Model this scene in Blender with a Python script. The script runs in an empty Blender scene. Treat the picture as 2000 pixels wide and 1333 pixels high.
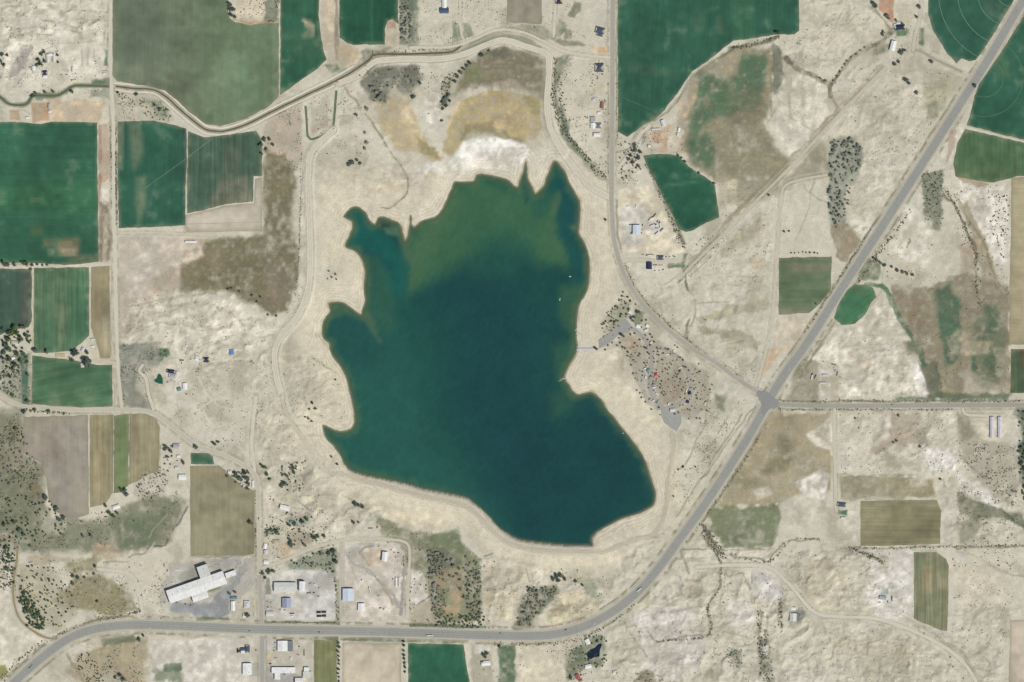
import bpy, bmesh, math, random
import numpy as np
from mathutils import Vector, Matrix
from mathutils.geometry import delaunay_2d_cdt

# ------------------------------------------------------------------ camera, sky, sun, exposure
scene = bpy.context.scene
C = bpy.data.collections.new('place'); scene.collection.children.link(C)
S = 1.35                                   # metres per map unit (the survey map is 2000 x 1333 units)
ALT = 20000.0
cam_d = bpy.data.cameras.new('camera'); cam = bpy.data.objects.new('camera', cam_d); C.objects.link(cam)
cam_d.sensor_width = 36.0; cam_d.sensor_fit = 'HORIZONTAL'
cam_d.lens = 36.0 * ALT / (2000 * S); cam_d.clip_start = 10; cam_d.clip_end = 80000
cam.location = (0, 0, ALT); cam.rotation_euler = (0, 0, 0)
scene.camera = cam
SUN_EL, SUN_AZ = math.radians(53), math.radians(131)
world = bpy.data.worlds.new('World'); scene.world = world; world.use_nodes = True
nt = world.node_tree; nt.nodes.clear()
sky = nt.nodes.new('ShaderNodeTexSky'); sky.sky_type = 'NISHITA'; sky.sun_disc = False
sky.sun_elevation = SUN_EL; sky.sun_rotation = SUN_AZ; sky.air_density = 1.0; sky.dust_density = 1.2
bg = nt.nodes.new('ShaderNodeBackground'); bg.inputs['Strength'].default_value = 0.075
wo = nt.nodes.new('ShaderNodeOutputWorld')
nt.links.new(sky.outputs[0], bg.inputs[0]); nt.links.new(bg.outputs[0], wo.inputs[0])
sun_d = bpy.data.lights.new('sun', 'SUN'); sun_d.energy = 3.6; sun_d.angle = math.radians(0.53); sun_d.color = (1.0, 0.965, 0.91)
sun = bpy.data.objects.new('sun', sun_d); C.objects.link(sun)
SD = Vector((math.sin(SUN_AZ) * math.cos(SUN_EL), math.cos(SUN_AZ) * math.cos(SUN_EL), math.sin(SUN_EL)))
sun.rotation_euler = SD.to_track_quat('Z', 'Y').to_euler(); sun.location = SD * 3000
vs = scene.view_settings; vs.view_transform = 'Standard'; vs.look = 'None'; vs.exposure = 0.0; vs.gamma = 1.0; vs.use_curve_mapping = False
scene.display_settings.display_device = 'sRGB'
scene.cycles.filter_width = 1.5; scene.cycles.max_bounces = 6; scene.cycles.diffuse_bounces = 2; scene.cycles.transparent_max_bounces = 6

# ------------------------------------------------------------------ helpers
GAIN = np.array([1.20, 1.20, 1.22])        # light reaching level ground: survey colour -> albedo
def lin(c):
    c = np.asarray(c, float) / 255.0
    return np.where(c <= 0.04045, c / 12.92, ((c + 0.055) / 1.055) ** 2.4)
def alb(c): return np.clip(lin(c) / GAIN, 0.003, 0.9)
def alb4(c): a = alb(c); return (float(a[0]), float(a[1]), float(a[2]), 1.0)
def WX(px): return (px - 1000.0) * S
def WY(py): return (666.5 - py) * S
RNG = np.random.RandomState(7)
_T = [np.random.RandomState(100 + i).rand(256, 256).astype(np.float32) for i in range(8)]
def vn(x, y, wl, seed=0):
    t = _T[seed % 8]; x = (np.asarray(x) / wl + seed * 17.3).astype(np.float32); y = (np.asarray(y) / wl + seed * 9.1).astype(np.float32)
    xi = np.floor(x).astype(np.int32); yi = np.floor(y).astype(np.int32)
    fx = (x - xi); fy = (y - yi); fx = fx * fx * (3 - 2 * fx); fy = fy * fy * (3 - 2 * fy)
    xi &= 255; yi &= 255; x1 = (xi + 1) & 255; y1 = (yi + 1) & 255
    return (t[yi, xi] * (1 - fx) + t[yi, x1] * fx) * (1 - fy) + (t[y1, xi] * (1 - fx) + t[y1, x1] * fx) * fy
def fbm(x, y, wl, octv=4, seed=0):
    s = 0; a = 0.5; n = 0
    for o in range(octv):
        s = s + a * vn(x, y, wl / 2 ** o, seed + o); n += a; a *= 0.5
    return s / n
def smooth(a, b, x):
    t = np.clip((x - a) / (b - a), 0, 1); return t * t * (3 - 2 * t)
def sdf(poly, X, Y):
    P = np.asarray(poly, np.float64); n = len(P)
    d2 = np.full(X.shape, 1e12); ins = np.zeros(X.shape, bool)
    for i in range(n):
        ax, ay = P[i]; bx, by = P[(i + 1) % n]; ex, ey = bx - ax, by - ay
        L = ex * ex + ey * ey + 1e-9
        t = np.clip(((X - ax) * ex + (Y - ay) * ey) / L, 0, 1)
        d2 = np.minimum(d2, (X - ax - t * ex) ** 2 + (Y - ay - t * ey) ** 2)
        if abs(ey) > 1e-9:
            c = ((ay > Y) != (by > Y)) & (X < ex * (Y - ay) / ey + ax); ins ^= c
    d = np.sqrt(d2); return np.where(ins, -d, d)
def ldist(line, X, Y):
    P = np.asarray(line, float); d2 = np.full(X.shape, 1e12)
    for i in range(len(P) - 1):
        ax, ay = P[i][:2]; bx, by = P[i + 1][:2]; ex, ey = bx - ax, by - ay
        t = np.clip(((X - ax) * ex + (Y - ay) * ey) / (ex * ex + ey * ey + 1e-9), 0, 1)
        d2 = np.minimum(d2, (X - ax - t * ex) ** 2 + (Y - ay - t * ey) ** 2)
    return np.sqrt(d2)
def inpoly(poly, x, y):
    c = False; j = len(poly) - 1
    for i in range(len(poly)):
        xi, yi = poly[i]; xj, yj = poly[j]
        if (yi > y) != (yj > y) and x < (xj - xi) * (y - yi) / (yj - yi) + xi: c = not c
        j = i
    return c
def catmull(pts, step=4.0):
    P = [np.array(p, float) for p in pts]; P = [2 * P[0] - P[1]] + P + [2 * P[-1] - P[-2]]; out = []
    for i in range(1, len(P) - 2):
        p0, p1, p2, p3 = P[i - 1:i + 3]; n = max(1, int(np.hypot(*(p2 - p1)) / step))
        for k in range(n):
            t = k / n
            out.append(0.5 * (2 * p1 + (p2 - p0) * t + (2 * p0 - 5 * p1 + 4 * p2 - p3) * t * t + (3 * p1 - p0 - 3 * p2 + p3) * t ** 3))
    out.append(P[-2]); return np.array(out)

# materials
def nmat(name):
    m = bpy.data.materials.new(name); m.use_nodes = True; t = m.node_tree; b = t.nodes['Principled BSDF']
    b.inputs['Roughness'].default_value = 0.9; b.inputs['Specular IOR Level'].default_value = 0.15
    return m, t, b
def nd(t, typ, **kw):
    n = t.nodes.new(typ)
    for k, v in kw.items(): setattr(n, k, v)
    return n
def mul_noise(t, src, coord, layers):
    """multiply colour socket src by several noise layers (scale, low, high, mapping scale xyz, rot)"""
    out = src
    for sc, lo, hi, mp, rot in layers:
        co = coord
        if mp is not None:
            m0 = nd(t, 'ShaderNodeMapping'); m0.inputs['Rotation'].default_value = (0, 0, rot); t.links.new(coord, m0.inputs['Vector'])
            m = nd(t, 'ShaderNodeMapping'); m.inputs['Scale'].default_value = mp; t.links.new(m0.outputs[0], m.inputs['Vector']); co = m.outputs[0]
        n = nd(t, 'ShaderNodeTexNoise'); n.inputs['Scale'].default_value = sc; n.inputs['Detail'].default_value = 3
        t.links.new(co, n.inputs['Vector'])
        r = nd(t, 'ShaderNodeMapRange'); r.inputs[1].default_value = 0.3; r.inputs[2].default_value = 0.7
        r.inputs[3].default_value = lo; r.inputs[4].default_value = hi; t.links.new(n.outputs['Fac'], r.inputs[0])
        mx = nd(t, 'ShaderNodeVectorMath', operation='SCALE'); t.links.new(out, mx.inputs[0]); t.links.new(r.outputs[0], mx.inputs['Scale'])
        out = mx.outputs[0]
    return out
def attr_mat(name, layers, bump=None, rough=0.95):
    m, t, b = nmat(name); b.inputs['Roughness'].default_value = rough; b.inputs['Specular IOR Level'].default_value = 0.08
    a = nd(t, 'ShaderNodeAttribute', attribute_name='Col'); g = nd(t, 'ShaderNodeNewGeometry')
    o = mul_noise(t, a.outputs['Color'], g.outputs['Position'], layers); t.links.new(o, b.inputs['Base Color'])
    if bump:
        n = nd(t, 'ShaderNodeTexNoise'); n.inputs['Scale'].default_value = bump[0]; n.inputs['Detail'].default_value = 5
        t.links.new(g.outputs['Position'], n.inputs['Vector'])
        bp = nd(t, 'ShaderNodeBump'); bp.inputs['Distance'].default_value = bump[1]; bp.inputs['Strength'].default_value = bump[2]
        t.links.new(n.outputs['Fac'], bp.inputs['Height']); t.links.new(bp.outputs[0], b.inputs['Normal'])
    return m
_pm = {}
def paint(col, rough=0.8, spec=0.2, var=0.12, scale=0.25, metal=0.0, name='paint', rib=None):
    k = (tuple(col), rough, var, scale, name, rib)
    if k in _pm: return _pm[k]
    m, t, b = nmat(name); b.inputs['Roughness'].default_value = rough; b.inputs['Specular IOR Level'].default_value = spec; b.inputs['Metallic'].default_value = metal
    c = nd(t, 'ShaderNodeRGB'); c.outputs[0].default_value = alb4(col)
    tc = nd(t, 'ShaderNodeTexCoord')
    lay = [(scale, 1 - var, 1 + var * .6, None, 0), (scale * 6, 1 - var * .6, 1 + var * .4, None, 0)]
    if rib: lay.append((1.0, 0.93, 1.05, (rib, 0.03, 0.03), 0))
    o = mul_noise(t, c.outputs[0], tc.outputs['Object'], lay)
    t.links.new(o, b.inputs['Base Color']); _pm[k] = m; return m

def mesh_obj(name, verts, faces, mat, parent=None, loc=None, cols=None, shade=False):
    me = bpy.data.meshes.new(name)
    if isinstance(faces, np.ndarray):
        va = np.asarray(verts, np.float32); k = faces.shape[1]; me.vertices.add(len(va)); me.vertices.foreach_set('co', va.ravel()); me.loops.add(faces.size); me.loops.foreach_set('vertex_index', faces.ravel().astype(np.int32)); me.polygons.add(len(faces)); me.polygons.foreach_set('loop_start', np.arange(0, faces.size, k, dtype=np.int32)); me.update(calc_edges=True)
    else: me.from_pydata([tuple(v) for v in verts], [], faces)
    if mat: me.materials.append(mat)
    if cols is not None:
        a = me.attributes.new('Col', 'FLOAT_COLOR', 'POINT'); cc = np.ones((len(verts), 4), np.float32); cc[:, :3] = cols
        a.data.foreach_set('color', cc.ravel())
    if shade: me.polygons.foreach_set('use_smooth', [True] * len(me.polygons))
    me.update(); o = bpy.data.objects.new(name, me); C.objects.link(o)
    if parent: o.parent = parent
    if loc is not None: o.location = loc
    return o
def tag(o, label=None, cat=None, group=None, kind=None):
    if label: o['label'] = label
    if cat: o['category'] = cat
    if group: o['group'] = group
    if kind: o['kind'] = kind
    return o
def empty(name, loc, rz=0.0):
    o = bpy.data.objects.new(name, None); C.objects.link(o); o.location = loc; o.rotation_euler = (0, 0, rz); o.empty_display_size = 1; return o
def box(x0, x1, y0, y1, z0, z1, V, F):
    n = len(V); V += [(x0, y0, z0), (x1, y0, z0), (x1, y1, z0), (x0, y1, z0), (x0, y0, z1), (x1, y0, z1), (x1, y1, z1), (x0, y1, z1)]
    F += [(n, n + 3, n + 2, n + 1), (n + 4, n + 5, n + 6, n + 7), (n, n + 1, n + 5, n + 4), (n + 1, n + 2, n + 6, n + 5), (n + 2, n + 3, n + 7, n + 6), (n + 3, n, n + 4, n + 7)]

# ------------------------------------------------------------------ survey outlines (map units, x east, y south)
LAKE = [(669,424),(678,412),(687,405),(700,404),(714,414),(722,430),(732,437),(737,426),(750,423),(765,430),(778,434),(784,445),(788,458),(791,470),(796,462),(799,440),(801,420),(804,421),(805,440),(809,444),
 (825,430),(850,423),(865,405),(877,378),(882,368),(887,355),(905,355),(925,353),(930,342),(945,340),(970,345),(990,350),(1000,358),(1010,365),(1015,353),(1020,340),(1027,313),(1030,335),(1032,350),(1040,365),(1046,378),(1052,373),(1062,363),(1066,348),(1072,335),(1082,314),(1087,315),(1100,330),
 (1105,338),(1112,355),(1122,373),(1132,393),(1134,415),(1131,448),(1132,458),(1142,475),(1149,495),(1152,520),(1151,545),(1147,570),(1135,590),(1129,608),(1127,633),(1127,666),(1129,681),(1120,701),(1110,718),(1103,738),(1106,745),(1112,751),(1120,765),(1132,770),(1150,766),(1162,770),(1175,781),(1185,798),(1200,816),(1215,836),(1232,856),(1247,876),(1260,898),(1267,921),(1275,943),(1281,966),(1277,986),(1265,995),
 (1245,1005),(1215,1014),(1190,1027),(1172,1037),(1157,1050),(1157,1065),(1145,1067),(1100,1066),(1050,1061),(1012,1055),(987,1042),(970,1030),(955,1012),(942,1000),(935,993),(915,977),(895,970),(850,961),(825,956),(800,949),(775,943),(737,935),(700,927),(680,918),(670,906),(662,888),(650,871),(637,858),(630,838),(629,830),(640,833),(657,841),(672,842),(685,837),(691,826),(691,808),(687,786),(682,766),(677,743),(670,726),(660,711),(650,698),(644,686),(642,671),
 (630,660),(629,635),(635,620),(644,607),(641,593),(650,590),(667,590),(680,597),(695,608),(705,614),(707,605),(712,588),(710,565),(712,540),(712,528),(707,510),(697,495),(685,488),(674,483),(675,473),(682,460),(687,445),(687,433),(680,430)]
ZW = -4.0
HWY = [(-75,1440),(-20,1380),(28,1333),(70,1295),(110,1263),(150,1240),(200,1226),(260,1221),(330,1222),(420,1226),(520,1230),(640,1232),(800,1236),(950,1241),(1050,1242),(1100,1236),(1150,1220),(1200,1193),(1250,1152),(1290,1105),(1330,1050),(1370,995),(1420,920),(1470,840),(1500,785),(1530,735),(1580,665),(1640,570),(1700,478),(1760,385),(1830,275),(1890,180),(1940,100),(2000,-2),(2070,-110)]
# name, polyline, width, colour, wobble
ROADS = [
 ('county_road', [(1198,-110),(1197,0),(1196,200),(1195,330),(1195,400),(1200,470),(1215,525),(1235,565),(1260,600),(1300,640),(1350,680),(1400,710),(1440,740),(1478,765),(1493,773)], 9.5, (176,172,158), .02),
 ('side_road', [(1508,788),(1540,791),(1600,793),(1700,793),(1850,792),(2110,791)], 9.0, (168,165,152), .02),
 ('gravel_road', [(218,-110),(217,0),(216,120),(219,200),(222,260),(222,400),(225,520),(228,650),(231,720),(238,796)], 5.2, (214,207,187), .05),
 ('lane', [(-100,740),(-30,748),(0,770),(22,785),(50,794),(120,800),(200,801),(270,801),(300,808),(325,825),(350,845),(380,868),(410,880),(440,890),(470,905),(490,918),(500,932),(504,960),(506,1050),(507,1130)], 7.6, (200,193,174), .05),
 ('cross_street', [(507,1124),(509,1170),(511,1219)], 9.4, (178,175,164), .02),
 ('cross_street', [(512,1243),(512,1333),(512,1440)], 9.6, (172,170,160), .02),
 ('perimeter_road', [(662,163),(700,147),(722,128),(740,119),(800,115),(850,116),(900,108),(950,88),(985,79),(1030,92),(1064,104),(1072,118),(1072,150),(1068,200),(1075,250),(1098,296),(1125,332),(1155,366),(1192,386)], 10.5, (214,206,186), .10),
 ('levee_road', [(652,254),(622,280),(606,303),(602,340),(603,400),(606,480),(605,540),(598,580),(580,620),(555,650),(541,672),(536,700),(541,740),(550,768)], 10.5, (214,206,186), .10),
 ('canal_track', [(222,163),(262,166),(302,170),(329,184),(355,207),(380,228),(402,246),(420,250),(440,250),(478,238),(538,208),(598,179),(648,154),(690,130)], 3.0, (226,220,204), .12),
 ('canal_track', [(224,175),(258,180),(298,182),(320,196),(346,219),(370,239),(398,259),(420,263),(440,262),(482,250),(542,220),(602,191),(652,168)], 3.0, (222,215,198), .12),
 ('ditch_track', [(800,93),(880,92),(925,78),(972,59),(1020,63),(1060,80),(1100,100),(1150,109),(1194,113)], 4.0, (213,205,184), .1),
 ('diagonal_track', [(1728,134),(1680,182),(1610,255),(1550,320),(1480,390),(1410,460),(1350,520),(1328,545)], 5.0, (198,190,170), .1),
 ('farm_track', [(1615,342),(1560,352),(1535,362),(1527,378),(1522,420),(1517,500),(1512,580),(1505,640),(1495,690),(1482,738),(1476,756)], 4.2, (204,196,176), .1),
 ('farm_track', [(1630,799),(1631,900),(1632,975),(1634,1000)], 4.4, (208,200,180), .08),
 ('farm_track', [(1360,1108),(1440,1104),(1500,1108),(1540,1140),(1590,1195),(1640,1205),(1700,1207),(1750,1220),(1810,1245),(1860,1275),(1900,1320),(1940,1420)], 5.0, (215,208,190), .12),
 ('works_track', [(512,1110),(560,1093),(600,1075),(650,1060),(700,1052),(760,1054),(795,1062),(800,1090),(797,1140),(796,1205)], 5.0, (206,198,178), .12),
 ('works_track', [(668,1064),(667,1120),(666,1180),(666,1222)], 5.0, (194,188,174), .08),
 ('crest_road', [(668,925),(700,936),(740,946),(800,964),(850,976),(893,985),(925,1000),(952,1030),(985,1058),(1020,1070),(1060,1077),(1160,1079),(1195,1072),(1235,1056),(1275,1045),(1296,1005),(1306,930),(1314,872),(1312,848)], 4.6, (198,189,166), .08),
 ('canal_road', [(-10,1050),(18,1052),(30,1066),(33,1090),(27,1130),(26,1165),(32,1195),(45,1217),(70,1236),(92,1246),(116,1248)], 4.6, (158,146,118), .08),
 ('driveway', [(1880,798),(1884,808),(1890,811),(1930,812),(1962,812)], 4.0, (212,205,186), .1),
 ('farm_track', [(229,455),(300,455),(360,457),(420,459)], 3.0, (206,198,178), .1),
 ('driveway', [(228,710),(210,706),(186,704)], 4.0, (206,196,172), .1),
 ('driveway', [(899,-110),(899,0),(900,60),(906,78)], 3.6, (210,202,182), .1),
 ('driveway', [(1081,74),(1083,40),(1085,0),(1085,-110)], 4.0, (212,204,184), .1),
 ('farm_track', [(300,802),(290,770),(285,740),(272,725),(280,712)], 5.0, (214,207,190), .15),
 ('farm_track', [(1208,330),(1222,310),(1238,285),(1252,262),(1270,245)], 5.5, (214,206,188), .15),
 ('farm_track', [(1205,512),(1240,508),(1290,511),(1330,509)], 4.6, (205,198,180), .12),
 ('camp_road', [(1228,636),(1246,648),(1258,660),(1267,675),(1273,700),(1270,735),(1270,760),(1278,780),(1292,796)], 5.4, (168,166,158), .08),
 ('camp_road', [(1272,678),(1300,684),(1326,700),(1338,716),(1347,738),(1350,762),(1338,782),(1318,794),(1300,800)], 4.6, (170,167,158), .08),
 ('farm_track', [(500,775),(497,800),(493,840),(492,880),(498,922)], 5.6, (214,207,189), .12),
 ('farm_track', [(1784,100),(1796,100),(1830,118),(1860,132),(1880,141)], 4.6, (168,162,146), .06),
 ('farm_track', [(1784,100),(1787,70),(1795,40),(1800,0),(1802,-110)], 4.2, (204,196,176), .08),
 ('farm_track', [(552,768),(556,800),(580,840),(600,870),(618,900),(640,922),(668,926)], 4.4, (206,196,172), .15),
 ('farm_track', [(278,1200),(272,1160),(262,1130),(240,1118),(190,1112)], 5.0, (214,206,190), .15),
]
CANALS = [
 ('canal', [(-90,170),(-30,172),(0,190),(20,204),(50,204),(62,190),(75,187),(110,187),(130,177),(145,168),(180,168),(212,169)], 4.2, (92,112,90)),
 ('canal', [(226,169),(260,173),(300,176),(325,190),(350,213),(375,234),(400,252.5),(420,256.5),(440,256),(480,244),(540,214),(600,185),(650,161),(690,139),(720,118),(735,107),(800,106),(870,103),(888,99),(900,90)], 3.0, (100,98,80)),
 ('ditch', [(597,207),(599,240),(601,266),(606,272),(618,270),(646,256),(651,246),(654,215),(657,177)], 4.6, (112,124,98)),
]
PONDS = [
 ('pond', [(1147,1274),(1154,1268),(1161,1266),(1168,1259),(1173,1257),(1176,1260),(1172,1269),(1171,1283),(1161,1284),(1154,1288),(1148,1286),(1146,1281)], (30,44,60), 'small dark blue pond ringed by scrub south of the highway curve'),
 ('pond', [(308,732),(311,730),(315,733),(318,740),(318,750),(311,750),(302,746),(301,742),(306,739)], (48,92,70), 'small triangular green pond beside a desert homestead'),
]
LOTS = [
 ('parking_lot', [(1169,664),(1195,645),(1220,622),(1229,630),(1232,641),(1230,648),(1218,651),(1208,655),(1196,666),(1182,676),(1171,681)], (162,160,153)),
 ('parking_lot', [(1290,793),(1305,796),(1318,801),(1331,811),(1331,826),(1322,843),(1310,836),(1297,826),(1291,811)], (163,162,157)),
]
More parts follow.
